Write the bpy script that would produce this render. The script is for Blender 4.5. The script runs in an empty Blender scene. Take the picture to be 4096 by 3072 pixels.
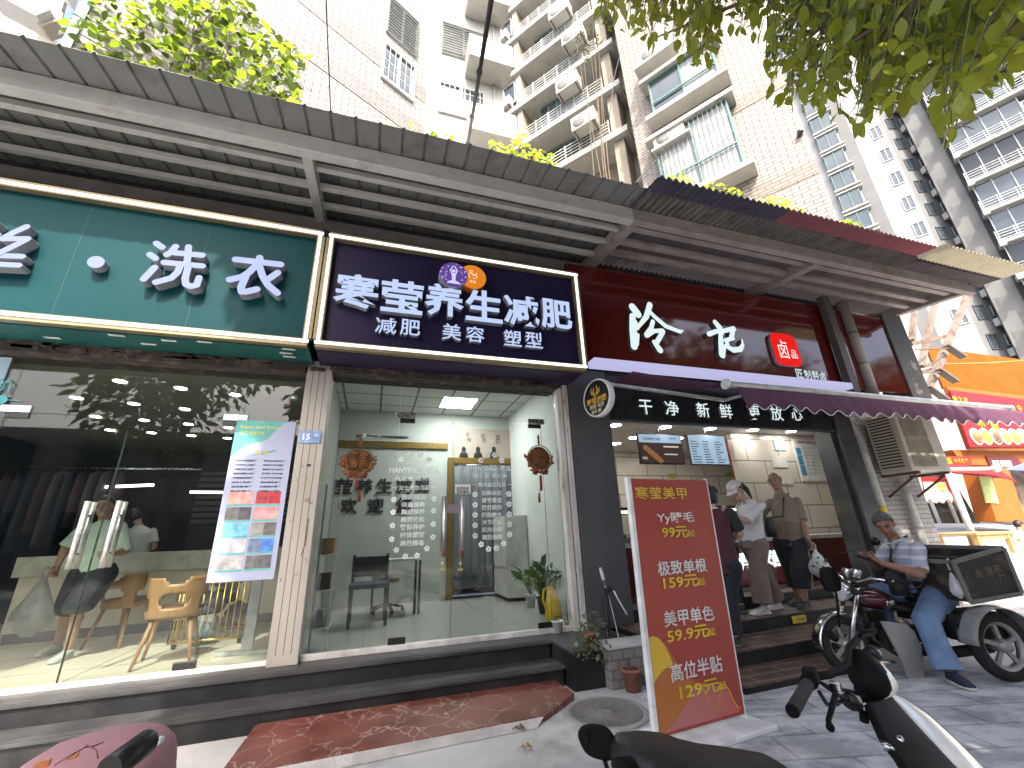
import bpy, bmesh, math, random
from mathutils import Vector, Matrix, noise
random.seed(7)
sc = bpy.context.scene
COL = sc.collection
R_ = math.radians
# ---------------------------------------------------------------- camera, sky, sun, exposure
CAM = Vector((0, 0, 1.32))
F_PX, PITCH, ROLL, YAW = 1675.0, R_(19.96), R_(2.2), R_(18.3)     # focal length in pixels of a 4096 px wide picture
_fw = Vector((math.sin(YAW)*math.cos(PITCH), math.cos(YAW)*math.cos(PITCH), math.sin(PITCH)))
_r0 = Vector((math.cos(YAW), -math.sin(YAW), 0)); _d0 = _fw.cross(_r0)
_rt = _r0*math.cos(ROLL) + _d0*math.sin(ROLL); _dn = _fw.cross(_rt)
cd = bpy.data.cameras.new('camera'); cam = bpy.data.objects.new('camera', cd); COL.objects.link(cam)
cam.matrix_world = Matrix(((_rt.x, -_dn.x, -_fw.x, CAM.x), (_rt.y, -_dn.y, -_fw.y, CAM.y), (_rt.z, -_dn.z, -_fw.z, CAM.z), (0, 0, 0, 1)))
cd.sensor_width = 36; cd.lens = F_PX*36/4096; cd.clip_start = .05; cd.clip_end = 2000
sc.camera = cam
SUN_DIR = Vector((-.17, -1, 1.22)).normalized()                   # towards the sun
w = bpy.data.worlds.new('World'); sc.world = w; w.use_nodes = True
nt = w.node_tree; bg = nt.nodes['Background']; sky = nt.nodes.new('ShaderNodeTexSky')
sky.sky_type = 'NISHITA'; sky.sun_disc = False
sky.sun_elevation = math.asin(SUN_DIR.z); sky.sun_rotation = math.atan2(SUN_DIR.x, SUN_DIR.y)
sky.air_density = .9; sky.dust_density = 6; sky.ozone_density = .5
nt.links.new(sky.outputs[0], bg.inputs[0]); bg.inputs[1].default_value = .15
sd = bpy.data.lights.new('sun', 'SUN'); sd.energy = 2.0; sd.angle = R_(.6); sd.color = (1, .95, .86)
so = bpy.data.objects.new('sun', sd); COL.objects.link(so)
so.rotation_euler = SUN_DIR.to_track_quat('Z', 'Y').to_euler(); so.location = (0, -20, 30)
sc.view_settings.view_transform = 'Standard'; sc.view_settings.look = 'None'; sc.view_settings.gamma = 1
EXPO = 2.2
sc.view_settings.exposure = EXPO
sc.cycles.use_denoising = True; sc.cycles.max_bounces = 8; sc.cycles.diffuse_bounces = 4; sc.cycles.transparent_max_bounces = 20
sc.cycles.sample_clamp_indirect = 6

# ---------------------------------------------------------------- places read off the photograph (rays through its pixels)
VIEWS = dict(u=(0, 0, 4096/2212), a=(0, 0, .6329), b=(1300, 0, .6329), c=(2600, 0, 1496/2212), d=(0, 700, .6329), e=(1200, 800, .6329),
             f=(2300, 1000, .6329), g=(0, 1500, 1300/2212), h=(1100, 1500, .6329), p1=(2300, 1800, 1796/2212), p2=(3200, 1900, 896/1486),
             p3=(2700, 1700, .4821), p4=(3500, 1000, 596/899), p5=(0, 2400, .6329), p6=(2300, 2400, 1000/2212), p7=(3000, 2500, 1096/2212),
             q=(2200, 2200, .5425), pb=(3300, 1000, 796/2201))
def ray(v, x, y):
    ox, oy, k = VIEWS[v]; x, y = ox+x*k-2048, oy+y*k-1536
    return _rt*x + _dn*y + _fw*F_PX
def atY(v, x, y, Y): d = ray(v, x, y); return CAM + d*((Y-CAM.y)/d.y)
def atX(v, x, y, X): d = ray(v, x, y); return CAM + d*((X-CAM.x)/d.x)
def atZ(v, x, y, Z): d = ray(v, x, y); return CAM + d*((Z-CAM.z)/d.z)
def atV(v, x, y, P, az):                                          # on the vertical plane through P running along compass bearing az
    n = Vector((math.cos(az), -math.sin(az), 0)); d = ray(v, x, y); return CAM + d*((P-CAM).dot(n)/d.dot(n))

# ---------------------------------------------------------------- materials
MATS = {}
def nodes_of(m):
    m.use_nodes = True; t = m.node_tree; return t, t.nodes['Principled BSDF']
def C4(c): return (c[0], c[1], c[2], 1)
def mat(name, col, rough=.6, metal=0, col2=None, scale=6, bump=0, bscale=60, emit=0, ecol=None, spec=.5, coat=0, stretch=None, detail=6, lo=.35, hi=.65, dirt=None, dscale=2.5, dlo=.5, dhi=.75, rvar=.12):
    if name in MATS: return MATS[name]
    m = bpy.data.materials.new(name); MATS[name] = m; t, b = nodes_of(m); N = t.nodes.new; L = t.links.new
    b.inputs['Roughness'].default_value = rough; b.inputs['Metallic'].default_value = metal; b.inputs['Specular IOR Level'].default_value = spec
    b.inputs['Coat Weight'].default_value = coat; b.inputs['Coat Roughness'].default_value = .08
    tc = N('ShaderNodeTexCoord'); mp = N('ShaderNodeMapping'); L(tc.outputs['Object'], mp.inputs[0])
    if stretch: mp.inputs['Scale'].default_value = stretch
    nz = N('ShaderNodeTexNoise'); nz.inputs['Scale'].default_value = scale; nz.inputs['Detail'].default_value = detail; L(mp.outputs[0], nz.inputs[0])
    rp = N('ShaderNodeValToRGB'); rp.color_ramp.elements[0].position = lo; rp.color_ramp.elements[1].position = hi
    c2 = col2 or tuple(min(1, x*1.18) for x in col); c1 = col if col2 else tuple(x*.86 for x in col)
    rp.color_ramp.elements[0].color = C4(c1); rp.color_ramp.elements[1].color = C4(c2); L(nz.outputs[0], rp.inputs[0])
    out = rp.outputs[0]
    if dirt:
        n2 = N('ShaderNodeTexNoise'); n2.inputs['Scale'].default_value = dscale; n2.inputs['Detail'].default_value = 9; n2.inputs['Roughness'].default_value = .65; L(mp.outputs[0], n2.inputs[0])
        r2 = N('ShaderNodeValToRGB'); r2.color_ramp.elements[0].position = dlo; r2.color_ramp.elements[1].position = dhi; L(n2.outputs[0], r2.inputs[0])
        mx = N('ShaderNodeMix'); mx.data_type = 'RGBA'; L(r2.outputs[0], mx.inputs[0]); L(out, mx.inputs[6]); mx.inputs[7].default_value = C4(dirt); out = mx.outputs[2]
    L(out, b.inputs['Base Color'])
    mr = N('ShaderNodeMapRange'); L(nz.outputs[0], mr.inputs[0]); mr.inputs[3].default_value = max(.02, rough-rvar); mr.inputs[4].default_value = min(1, rough+rvar); L(mr.outputs[0], b.inputs['Roughness'])
    if bump:
        nb = N('ShaderNodeTexNoise'); nb.inputs['Scale'].default_value = bscale; nb.inputs['Detail'].default_value = 5; L(mp.outputs[0], nb.inputs[0])
        bp = N('ShaderNodeBump'); bp.inputs['Strength'].default_value = bump; bp.inputs['Distance'].default_value = .01; L(nb.outputs[0], bp.inputs['Height']); L(bp.outputs[0], b.inputs['Normal'])
    if emit:
        b.inputs['Emission Color'].default_value = C4(ecol or col); b.inputs['Emission Strength'].default_value = emit
    return m
def glow(name, col, s):                                            # lamps and lit letters; s is brightness as displayed
    if name in MATS: return MATS[name]
    m = bpy.data.materials.new(name); MATS[name] = m; t, b = nodes_of(m)
    b.inputs['Base Color'].default_value = C4(tuple(.08*x for x in col)); b.inputs['Emission Color'].default_value = C4(col); b.inputs['Emission Strength'].default_value = s/2**EXPO; b.inputs['Roughness'].default_value = .6; b.inputs['Specular IOR Level'].default_value = .05
    return m
def glass(name, tint=(.93, .97, .95), refl=1.0, base=.0):
    if name in MATS: return MATS[name]
    m = bpy.data.materials.new(name); MATS[name] = m; m.use_nodes = True; t = m.node_tree; t.nodes.clear(); N = t.nodes.new; L = t.links.new
    tr = N('ShaderNodeBsdfTransparent'); tr.inputs[0].default_value = C4(tint); gl = N('ShaderNodeBsdfGlossy'); gl.inputs['Roughness'].default_value = .015
    lw_ = N('ShaderNodeLayerWeight'); lw_.inputs[0].default_value = .5; pw_ = N('ShaderNodeMath'); pw_.operation = 'POWER'; pw_.inputs[1].default_value = 5; L(lw_.outputs['Facing'], pw_.inputs[0])
    ma = N('ShaderNodeMath'); ma.operation = 'MULTIPLY_ADD'; ma.inputs[1].default_value = .7*refl; ma.inputs[2].default_value = .032*refl + base
    L(pw_.outputs[0], ma.inputs[0]); mx = N('ShaderNodeMixShader'); L(ma.outputs[0], mx.inputs[0]); L(tr.outputs[0], mx.inputs[1]); L(gl.outputs[0], mx.inputs[2])
    o = N('ShaderNodeOutputMaterial'); L(mx.outputs[0], o.inputs[0]); return m
def film(name, col, alpha=.5, rough=.3, wrinkle=0):                 # thin plastic: part see-through
    if name in MATS: return MATS[name]
    m = mat(name, col, rough, bump=wrinkle, bscale=14); t = m.node_tree; b = t.nodes['Principled BSDF']; b.inputs['Alpha'].default_value = alpha; return m
def translucent(name, col, tcol, f=.5, rough=.4, scale=8, col2=None):
    if name in MATS: return MATS[name]
    m = mat(name, col, rough, scale=scale, col2=col2); t = m.node_tree; N = t.nodes.new; L = t.links.new; b = t.nodes['Principled BSDF']
    tl = N('ShaderNodeBsdfTranslucent'); tl.inputs[0].default_value = C4(tcol); mx = N('ShaderNodeMixShader'); mx.inputs[0].default_value = f
    L(b.outputs[0], mx.inputs[1]); L(tl.outputs[0], mx.inputs[2]); L(mx.outputs[0], t.nodes['Material Output'].inputs[0]); return m
def tiled(name, col, col2, mortar, bw, bh, axes='xz', ms=.012, rough=.6, offset=.5, dirt=None, spec=.5, noise_amt=.3):
    if name in MATS: return MATS[name]
    m = bpy.data.materials.new(name); MATS[name] = m; t, b = nodes_of(m); N = t.nodes.new; L = t.links.new
    tc = N('ShaderNodeTexCoord'); sp = N('ShaderNodeSeparateXYZ'); L(tc.outputs['Object'], sp.inputs[0]); cb = N('ShaderNodeCombineXYZ')
    L(sp.outputs['xyz'.index(axes[0])], cb.inputs[0]); L(sp.outputs['xyz'.index(axes[1])], cb.inputs[1])
    br = N('ShaderNodeTexBrick'); L(cb.outputs[0], br.inputs[0]); br.inputs['Color1'].default_value = C4(col); br.inputs['Color2'].default_value = C4(col2); br.inputs['Mortar'].default_value = C4(mortar)
    br.inputs['Scale'].default_value = 1; br.inputs['Brick Width'].default_value = bw; br.inputs['Row Height'].default_value = bh; br.inputs['Mortar Size'].default_value = ms*min(bw, bh)*4; br.offset = offset
    nz = N('ShaderNodeTexNoise'); nz.inputs['Scale'].default_value = 3; nz.inputs['Detail'].default_value = 8; L(tc.outputs['Object'], nz.inputs[0])
    mx = N('ShaderNodeMix'); mx.data_type = 'RGBA'; mx.blend_type = 'MULTIPLY'; mx.inputs[0].default_value = noise_amt; L(br.outputs[0], mx.inputs[6]); L(nz.outputs[1] if not dirt else nz.outputs[0], mx.inputs[7])
    L(mx.outputs[2], b.inputs['Base Color']); b.inputs['Roughness'].default_value = rough; b.inputs['Specular IOR Level'].default_value = spec
    bp = N('ShaderNodeBump'); bp.inputs['Strength'].default_value = .25; bp.inputs['Distance'].default_value = .004; bp.invert = True; L(br.outputs[1], bp.inputs['Height']); L(bp.outputs[0], b.inputs['Normal'])
    return m

# ---------------------------------------------------------------- mesh building
class MB:
    def __init__(s, M=None): s.v = []; s.f = []; s.mi = []; s.sm = []; s.cur = 0; s.M = M
    def add(s, vs, fs, smooth=False):
        o = len(s.v); M = s.M
        s.v += [M @ Vector(p) if M else Vector(p) for p in vs]
        for f in fs: s.f.append([i+o for i in f]); s.mi.append(s.cur); s.sm.append(smooth)
        return s
    def box(s, x0, x1, y0, y1, z0, z1):
        return s.add([(x0,y0,z0),(x1,y0,z0),(x1,y1,z0),(x0,y1,z0),(x0,y0,z1),(x1,y0,z1),(x1,y1,z1),(x0,y1,z1)],
                     [(0,3,2,1),(4,5,6,7),(0,1,5,4),(1,2,6,5),(2,3,7,6),(3,0,4,7)])
    def hexa(s, p): return s.add(p, [(0,3,2,1),(4,5,6,7),(0,1,5,4),(1,2,6,5),(2,3,7,6),(3,0,4,7)])
    def obox(s, c, ax, ay, az):
        c, ax, ay, az = map(Vector, (c, ax, ay, az))
        return s.hexa([c-ax-ay-az, c+ax-ay-az, c+ax+ay-az, c-ax+ay-az, c-ax-ay+az, c+ax-ay+az, c+ax+ay+az, c-ax+ay+az])
    def bar(s, p, q, w, h, up=(0, 0, 1)):
        p, q = Vector(p), Vector(q); d = (q-p); a = d.cross(Vector(up)).normalized(); u = a.cross(d).normalized()
        return s.obox((p+q)/2, d/2, a*w/2, u*h/2)
    def tube(s, pts, r, n=10, cap=True, smooth=True):
        pts = [Vector(p) for p in pts]; rs = r if isinstance(r, (list, tuple)) else [r]*len(pts)
        vs, fs = [], []; a = None
        for i, p in enumerate(pts):
            d = (pts[min(i+1, len(pts)-1)] - pts[max(i-1, 0)]).normalized()
            if a is None: a = d.cross(Vector((0, 0, 1)) if abs(d.z) < .9 else Vector((1, 0, 0))).normalized()
            else: a = (a - d*a.dot(d)).normalized()
            b = d.cross(a)
            vs += [p + (a*math.cos(t*2*math.pi/n) + b*math.sin(t*2*math.pi/n))*rs[i] for t in range(n)]
        for i in range(len(pts)-1):
            for t in range(n): u = (t+1) % n; fs.append((i*n+t, i*n+u, (i+1)*n+u, (i+1)*n+t))
        s.add(vs, fs, smooth)
        if cap:
            o = len(s.v) - len(vs)
            for f in (list(range(n))[::-1], [len(vs)-n+t for t in range(n)]): s.f.append([i+o for i in f]); s.mi.append(s.cur); s.sm.append(False)
        return s
    def lathe(s, c, prof, n=20, axis=(0, 0, 1), smooth=True):
        c = Vector(c); z = Vector(axis).normalized(); x = z.cross(Vector((0, 0, 1)) if abs(z.z) < .9 else Vector((1, 0, 0))).normalized(); y = z.cross(x); vs, fs = [], []
        for r, h in prof: vs += [c + z*h + (x*math.cos(t*2*math.pi/n) + y*math.sin(t*2*math.pi/n))*r for t in range(n)]
        for i in range(len(prof)-1):
            for t in range(n): u = (t+1) % n; fs.append((i*n+t, i*n+u, (i+1)*n+u, (i+1)*n+t))
        return s.add(vs, fs, smooth)
    def sph(s, c, rx, ry=None, rz=None, n=12, ax=None, smooth=True):
        c = Vector(c); ry = ry or rx; rz = rz or rx; A = ax or (Vector((1,0,0)), Vector((0,1,0)), Vector((0,0,1)))
        m = max(5, n*2//3); vs = []; fs = []
        for i in range(m+1):
            t = math.pi*i/m
            for j in range(n): p = 2*math.pi*j/n; vs.append(c + A[0]*rx*math.sin(t)*math.cos(p) + A[1]*ry*math.sin(t)*math.sin(p) + A[2]*rz*math.cos(t))
        for i in range(m):
            for j in range(n): k = (j+1) % n; fs.append((i*n+j, (i+1)*n+j, (i+1)*n+k, i*n+k))
        return s.add(vs, fs, smooth)
    def cap(s, p, r0, q, r1, n=12): s.sph(p, r0, n=n); s.sph(q, r1, n=n); return s.tube([p, q], [r0, r1], n)
    def loft(s, rings, n=20, smooth=True):                          # rings: (centre, half-width vector, half-depth vector, squareness)
        vs, fs = [], []
        for rg in rings:
            c, a, b = Vector(rg[0]), Vector(rg[1]), Vector(rg[2]); e = rg[3] if len(rg) > 3 else 1
            for t in range(n):
                u, v = math.cos(t*2*math.pi/n), math.sin(t*2*math.pi/n)
                vs.append(c + a*math.copysign(abs(u)**e, u) + b*math.copysign(abs(v)**e, v))
        for i in range(len(rings)-1):
            for t in range(n): u = (t+1) % n; fs.append((i*n+t, i*n+u, (i+1)*n+u, (i+1)*n+t))
        fs.append(tuple(range(n))[::-1]); fs.append(tuple(len(vs)-n+t for t in range(n)))
        return s.add(vs, fs, smooth)
    def prism(s, poly, O, X, U, d):                                  # outline in the plane (X, U) from O, thickness d along X x U (from 0 outwards)
        O, X, U = Vector(O), Vector(X), Vector(U); N = X.cross(U).normalized(); n = len(poly)
        a = [O + X*p[0] + U*p[1] for p in poly]; ar = sum(poly[i][0]*poly[(i+1)%n][1]-poly[(i+1)%n][0]*poly[i][1] for i in range(n))
        if ar < 0: a.reverse()
        vs = a + [p + N*d for p in a]
        return s.add(vs, [tuple(range(n))[::-1], tuple(range(n, 2*n))] + [(i, (i+1) % n, n+(i+1) % n, n+i) for i in range(n)])
    def quad(s, *p): return s.add(p, [tuple(range(len(p)))])
    def grid(s, f, nu, nv, smooth=True):
        vs = [f(i/nu, j/nv) for j in range(nv+1) for i in range(nu+1)]
        return s.add(vs, [(j*(nu+1)+i, j*(nu+1)+i+1, (j+1)*(nu+1)+i+1, (j+1)*(nu+1)+i) for j in range(nv) for i in range(nu)], smooth)
    def mesh(s, name):
        me = bpy.data.meshes.new(name); me.from_pydata([tuple(p) for p in s.v], [], s.f); me.polygons.foreach_set('material_index', s.mi); me.polygons.foreach_set('use_smooth', s.sm); me.update(); return me
    def build(s, name, mats, parent=None, local=False, bevel=0, label=None, solid=0, sub=0, smooth=None):
        me = s.mesh(name); o = bpy.data.objects.new(name, me); COL.objects.link(o)
        for m in (mats if isinstance(mats, (list, tuple)) else [mats]): me.materials.append(m)
        if solid: md = o.modifiers.new('solid', 'SOLIDIFY'); md.thickness = solid; md.offset = 0
        if bevel: md = o.modifiers.new('bevel', 'BEVEL'); md.width = bevel; md.segments = 2; md.limit_method = 'ANGLE'; md.angle_limit = R_(40)
        if sub: md = o.modifiers.new('sub', 'SUBSURF'); md.levels = md.render_levels = sub
        if parent:
            o.parent = parent
            if not local: o.matrix_parent_inverse = world_of(parent).inverted()
        if label: o['label'] = label
        return o
    def pieces(s, name, mats, parent=None, local=False, **k):
        """one object for every separate piece"""
        up = list(range(len(s.v)))
        def find(i):
            while up[i] != i: up[i] = up[up[i]]; i = up[i]
            return i
        for f in s.f:
            for i in f[1:]: up[find(i)] = find(f[0])
        gr = {}
        for q, f in enumerate(s.f): gr.setdefault(find(f[0]), []).append(q)
        out = []
        for qs in gr.values():
            g = MB(); mp = {}
            for q in qs:
                for i in s.f[q]:
                    if i not in mp: mp[i] = len(g.v); g.v.append(s.v[i])
                g.f.append([mp[i] for i in s.f[q]]); g.mi.append(s.mi[q]); g.sm.append(s.sm[q])
            out.append(g.build(name, mats, parent, local, **k))
        return out
    def remesh(s, name, mats, voxel, parent=None, smooth=4, local=False, extra=None, paint=None, label=None):
        """one continuous skin out of overlapping closed pieces"""
        me = s.mesh('tmp'); o = bpy.data.objects.new('tmp', me); COL.objects.link(o)
        md = o.modifiers.new('r', 'REMESH'); md.mode = 'VOXEL'; md.voxel_size = voxel
        if smooth: md = o.modifiers.new('s', 'SMOOTH'); md.factor = .5; md.iterations = smooth
        bpy.context.view_layer.update()
        nm = bpy.data.meshes.new_from_object(o.evaluated_get(bpy.context.evaluated_depsgraph_get()))
        bpy.data.objects.remove(o); bpy.data.meshes.remove(me)
        g = MB(); g.v = [v.co.copy() for v in nm.vertices]; g.f = [list(p.vertices) for p in nm.polygons]; g.mi = [0]*len(g.f); g.sm = [True]*len(g.f)
        if paint:
            for i, p in enumerate(nm.polygons): g.mi[i] = paint(p.center)
        bpy.data.meshes.remove(nm)
        if extra:
            k = len(g.v); g.v += extra.v; g.f += [[i+k for i in f] for f in extra.f]; g.mi += extra.mi; g.sm += extra.sm
        return g.build(name, mats, parent, local=local, label=label)
def world_of(o):
    m = o.matrix_basis.copy()
    if o.parent: m = world_of(o.parent) @ o.matrix_parent_inverse @ m
    return m
def tag(o, label, cat, group=None, kind=None):
    o['label'] = label; o['category'] = cat
    if group: o['group'] = group
    if kind: o['kind'] = kind
    return o
def struct(o): o['kind'] = 'structure'; return o
def thing(name, label, cat, loc=(0, 0, 0), rz=0, group=None):
    o = bpy.data.objects.new(name, None); COL.objects.link(o); o.location = loc; o.rotation_euler = (0, 0, rz); o.empty_display_size = .1
    return tag(o, label, cat, group)
def kids(o): return [c for c in bpy.data.objects if c.parent == o]
def dup(o, loc, rz=None, label=None, group=None, parent=None, scale=None):
    r = o.copy(); COL.objects.link(r)
    if parent: r.parent = parent
    if loc is not None: r.location = loc
    if rz is not None: r.rotation_euler = (0, 0, rz)
    if scale: r.scale = scale
    if label: r['label'] = label
    if group: r['group'] = group
    for c in kids(o): dup(c, None, parent=r)
    return r
# ---------------------------------------------------------------- lettering
_TC = {}
def tmesh(body, bold, res=2):
    k = (body, bold)
    if k not in _TC:
        c = bpy.data.curves.new('t', 'FONT'); c.body = body; c.resolution_u = res; c.offset = bold; o = bpy.data.objects.new('t', c); COL.objects.link(o)
        bpy.context.view_layer.update(); me = bpy.data.meshes.new_from_object(o.evaluated_get(bpy.context.evaluated_depsgraph_get()))
        v = [p.co.copy() for p in me.vertices]; f = [list(p.vertices) for p in me.polygons]; e = {}
        for p in f:
            for i in range(len(p)): e[(p[i], p[(i+1) % len(p)])] = 1
        rim = [a for a in e if (a[1], a[0]) not in e]
        bpy.data.objects.remove(o); bpy.data.curves.remove(c); bpy.data.meshes.remove(me)
        x0 = min(p.x for p in v); x1 = max(p.x for p in v); y0 = min(p.y for p in v); y1 = max(p.y for p in v)
        _TC[k] = ([((p.x-x0)/(x1-x0)-.5, (p.y-y0)/(y1-y0)-.5) for p in v], f, rim, (x1-x0)/(y1-y0))
    return _TC[k]
def text(mb, body, c, X, U, h, w=None, depth=0, bold=.02, aspect=None):
    """lettering centred on c, h tall, standing depth proud of the plane (X, U)"""
    v, f, rim, ar = tmesh(body, bold); c, X, U = Vector(c), Vector(X), Vector(U); N = X.cross(U); w = w or h*(aspect or ar)
    pts = [c + X*p[0]*w + U*p[1]*h for p in v]
    if not depth: return mb.add([p + N*.002 for p in pts], f)
    n = len(pts); return mb.add([p + N*depth for p in pts] + pts, f + [(b, a, a+n, b+n) for a, b in rim])
XR, ZU = Vector((1, 0, 0)), Vector((0, 0, 1))
def ptext(mb, body, v, x, y, h, Y, depth=0, bold=.02, aspect=None, w=None):
    """lettering on a wall facing the street: centre and height (and width) in photograph pixels"""
    c = atY(v, x, y, Y); hh = (atY(v, x, y-h/2, Y) - atY(v, x, y+h/2, Y)).z
    if w: w = (atY(v, x+w/2, y, Y) - atY(v, x-w/2, y, Y)).x
    return text(mb, body, c, XR, ZU, hh, w, depth, bold, aspect)
def stroke(mb, pts, O, X, U, wd, d, n=6):
    """one brush stroke: points (x, u) or (x, u, width)"""
    for i in range(len(pts)-1):
        (x0, y0), (x1, y1) = pts[i][:2], pts[i+1][:2]; w0 = pts[i][2] if len(pts[i]) > 2 else wd; w1 = pts[i+1][2] if len(pts[i+1]) > 2 else wd
        a = math.atan2(y1-y0, x1-x0)
        poly = [(x0+w0/2*math.cos(a+math.pi/2+math.pi*k/n), y0+w0/2*math.sin(a+math.pi/2+math.pi*k/n)) for k in range(n+1)] + [(x1+w1/2*math.cos(a-math.pi/2+math.pi*k/n), y1+w1/2*math.sin(a-math.pi/2+math.pi*k/n)) for k in range(n+1)]
        stroke.k = (getattr(stroke, 'k', 0)+1) % 9
        mb.prism(poly, O, X, U, d + stroke.k*.0006)
def pstrokes(mb, v, strokes, Y, w, d):
    c = atY(v, *strokes[0][0][:2], Y); s = (atY(v, strokes[0][0][0]+10, strokes[0][0][1], Y)-c).length/10
    for st in strokes:
        P = [atY(v, p[0], p[1], Y) for p in st]
        stroke(mb, [(q.x, q.z) + ((st[i][2]*s,) if len(st[i]) > 2 else ()) for i, q in enumerate(P)], (0, Y, 0), XR, ZU, w*s, d)
# ================================================================ ground
conc = mat('concrete', (.36, .36, .35), .85, col2=(.48, .475, .46), scale=1.6, bump=.5, bscale=70, dirt=(.17, .17, .165), dscale=1.1, dlo=.52, dhi=.72)
ROADM = mat('concrete road', (.22, .215, .205), .9, scale=9, bump=.6, bscale=120)
struct(MB().quad((-80, -60, -.02), (120, -60, -.02), (120, 120, -.02), (-80, 120, -.02)).build('ground', ROADM))
struct(MB().box(-30, 60, -1.2, 12, -.15, 0).build('pavement', conc))
# stained stone slabs laid in the right half of the pavement
m = tiled('slab stone', (.50, .51, .52), (.58, .585, .59), (.17, .17, .175), .62, .31, 'xy', .008, .75, dirt=1, noise_amt=.55); MATS['slabs'] = m
t = m.node_tree; N = t.nodes.new; L = t.links.new; b = t.nodes['Principled BSDF']; src = b.inputs['Base Color'].links[0].from_socket
tc = N('ShaderNodeTexCoord'); mp = N('ShaderNodeMapping'); mp.inputs['Scale'].default_value = (1, 1.7, 1); L(tc.outputs['Object'], mp.inputs[0])
n1 = N('ShaderNodeTexNoise'); n1.inputs['Scale'].default_value = 1.9; n1.inputs['Detail'].default_value = 10; n1.inputs['Roughness'].default_value = .68; L(mp.outputs[0], n1.inputs[0])
rp = N('ShaderNodeValToRGB'); rp.color_ramp.elements[0].position = .41; rp.color_ramp.elements[1].position = .57; rp.color_ramp.elements[0].color = (.10, .112, .13, 1); rp.color_ramp.elements[1].color = (.62, .63, .635, 1); L(n1.outputs[0], rp.inputs[0])
mx = N('ShaderNodeMix'); mx.data_type = 'RGBA'; mx.inputs[0].default_value = .5; L(src, mx.inputs[6]); L(rp.outputs[0], mx.inputs[7]); L(mx.outputs[2], b.inputs['Base Color'])
o = MB().quad((0, 0, 0), (14, 0, 0), (14, 3.6, 0), (0, 3.6, 0)).build('stone_slab_paving', m); o.location = (1.35, .55, .004); o.rotation_euler = (0, 0, R_(-16)); struct(o)
mb = MB(); mb.quad((9.6, 2.5, .006), (60, -4, .3), (60, 11.8, 2.2), (17, 11.8, 1.12), (12.4, 7.2, .62), (9.6, 5.0, .006)); struct(mb.build('alley', mat('alley concrete', (.36, .35, .33), .85, scale=2, col2=(.45, .44, .41), bump=.3)))
# red marble slab lying in front of the steps
m = mat('red marble', (.10, .028, .020), .35, col2=(.19, .062, .045), scale=3.2, lo=.3, hi=.7, detail=9, dirt=None, bump=.05)
t = m.node_tree; N = t.nodes.new; L = t.links.new; b = t.nodes['Principled BSDF']; src = b.inputs['Base Color'].links[0].from_socket
tc = N('ShaderNodeTexCoord'); n0 = N('ShaderNodeTexNoise'); n0.inputs['Scale'].default_value = 5; n0.inputs['Detail'].default_value = 6; L(tc.outputs['Object'], n0.inputs[0])
mx0 = N('ShaderNodeMix'); mx0.data_type = 'RGBA'; mx0.inputs[0].default_value = .22; L(tc.outputs['Object'], mx0.inputs[6]); L(n0.outputs[1], mx0.inputs[7])
vo = N('ShaderNodeTexVoronoi'); vo.feature = 'DISTANCE_TO_EDGE'; vo.inputs['Scale'].default_value = 5.5; L(mx0.outputs[2], vo.inputs[0])
rp = N('ShaderNodeValToRGB'); rp.color_ramp.elements[0].position = .004; rp.color_ramp.elements[1].position = .024; rp.color_ramp.elements[0].color = (1, 1, 1, 1); rp.color_ramp.elements[1].color = (0, 0, 0, 1); L(vo.outputs[0], rp.inputs[0])
n2 = N('ShaderNodeTexNoise'); n2.inputs['Scale'].default_value = 2.2; L(tc.outputs['Object'], n2.inputs[0]); mu = N('ShaderNodeMath'); mu.operation = 'MULTIPLY'; L(rp.outputs[0], mu.inputs[0]); L(n2.outputs[0], mu.inputs[1])
mx = N('ShaderNodeMix'); mx.data_type = 'RGBA'; L(mu.outputs[0], mx.inputs[0]); L(src, mx.inputs[6]); mx.inputs[7].default_value = (.50, .38, .33, 1); L(mx.outputs[2], b.inputs['Base Color'])
mb = MB(); P = [(-.72, 4.235), (1.70, 4.235), (1.74, 3.90), (1.36, 3.60), (-.78, 3.53)]
top = [Vector((x, y, .03+.05*(y-3.5))) for x, y in P]; n = len(P)
mb.add(top + [Vector((p.x, p.y, -.01)) for p in top], [tuple(range(n))[::-1]] + [(i, (i+1) % n, n+(i+1) % n, n+i) for i in range(n)])
tag(mb.build('marble_slab', m, bevel=.004), 'red white-veined marble slab lying on the pavement below the black steps', 'slab')
mb = MB(); P2 = [(-.80, 3.52), (1.34, 3.59), (1.25, 3.50), (-.84, 3.42)]; mb.add([(x, y, .034) for x, y in P2[:2]] + [(x, y, .004) for x, y in P2[2:]], [(0, 1, 2, 3)]); struct(mb.build('mortar_strip', mat('mortar', (.36, .35, .33), .9, bump=.8, bscale=40)))
# ================================================================ black granite steps in front of the two shops
gran = mat('black granite', (.008, .0085, .010), .45, col2=(.018, .018, .021), spec=.35, scale=2.2, bump=.12, bscale=90, dirt=(.04, .039, .038), dscale=3, dlo=.5, dhi=.8)
granT = mat('granite tread', (.030, .030, .033), .45, col2=(.06, .06, .062), spec=.35, scale=2.5, bump=.15, bscale=90, dirt=(.085, .082, .08), dscale=2.2, dlo=.5, dhi=.8)
st = thing('entrance_steps', 'two long black granite steps in front of the two glass shopfronts', 'steps', (-1, 4.4, 0))
mb = MB(); mb.box(-8, 1.80, 4.24, 4.55, -.05, .137); mb.box(-8, 1.80, 4.55, 4.95, -.05, .285); mb.build('riser', gran, st, bevel=.004)
mb = MB(); mb.box(-8, 1.82, 4.215, 4.548, .140, .162); mb.box(-8, 1.82, 4.525, 4.96, .288, .312)
for y, z in ((4.215, .162), (4.525, .312)):
    for k in range(3): mb.box(-8, 1.82, y+.018+k*.022, y+.030+k*.022, z+.0005, z+.004)
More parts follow.
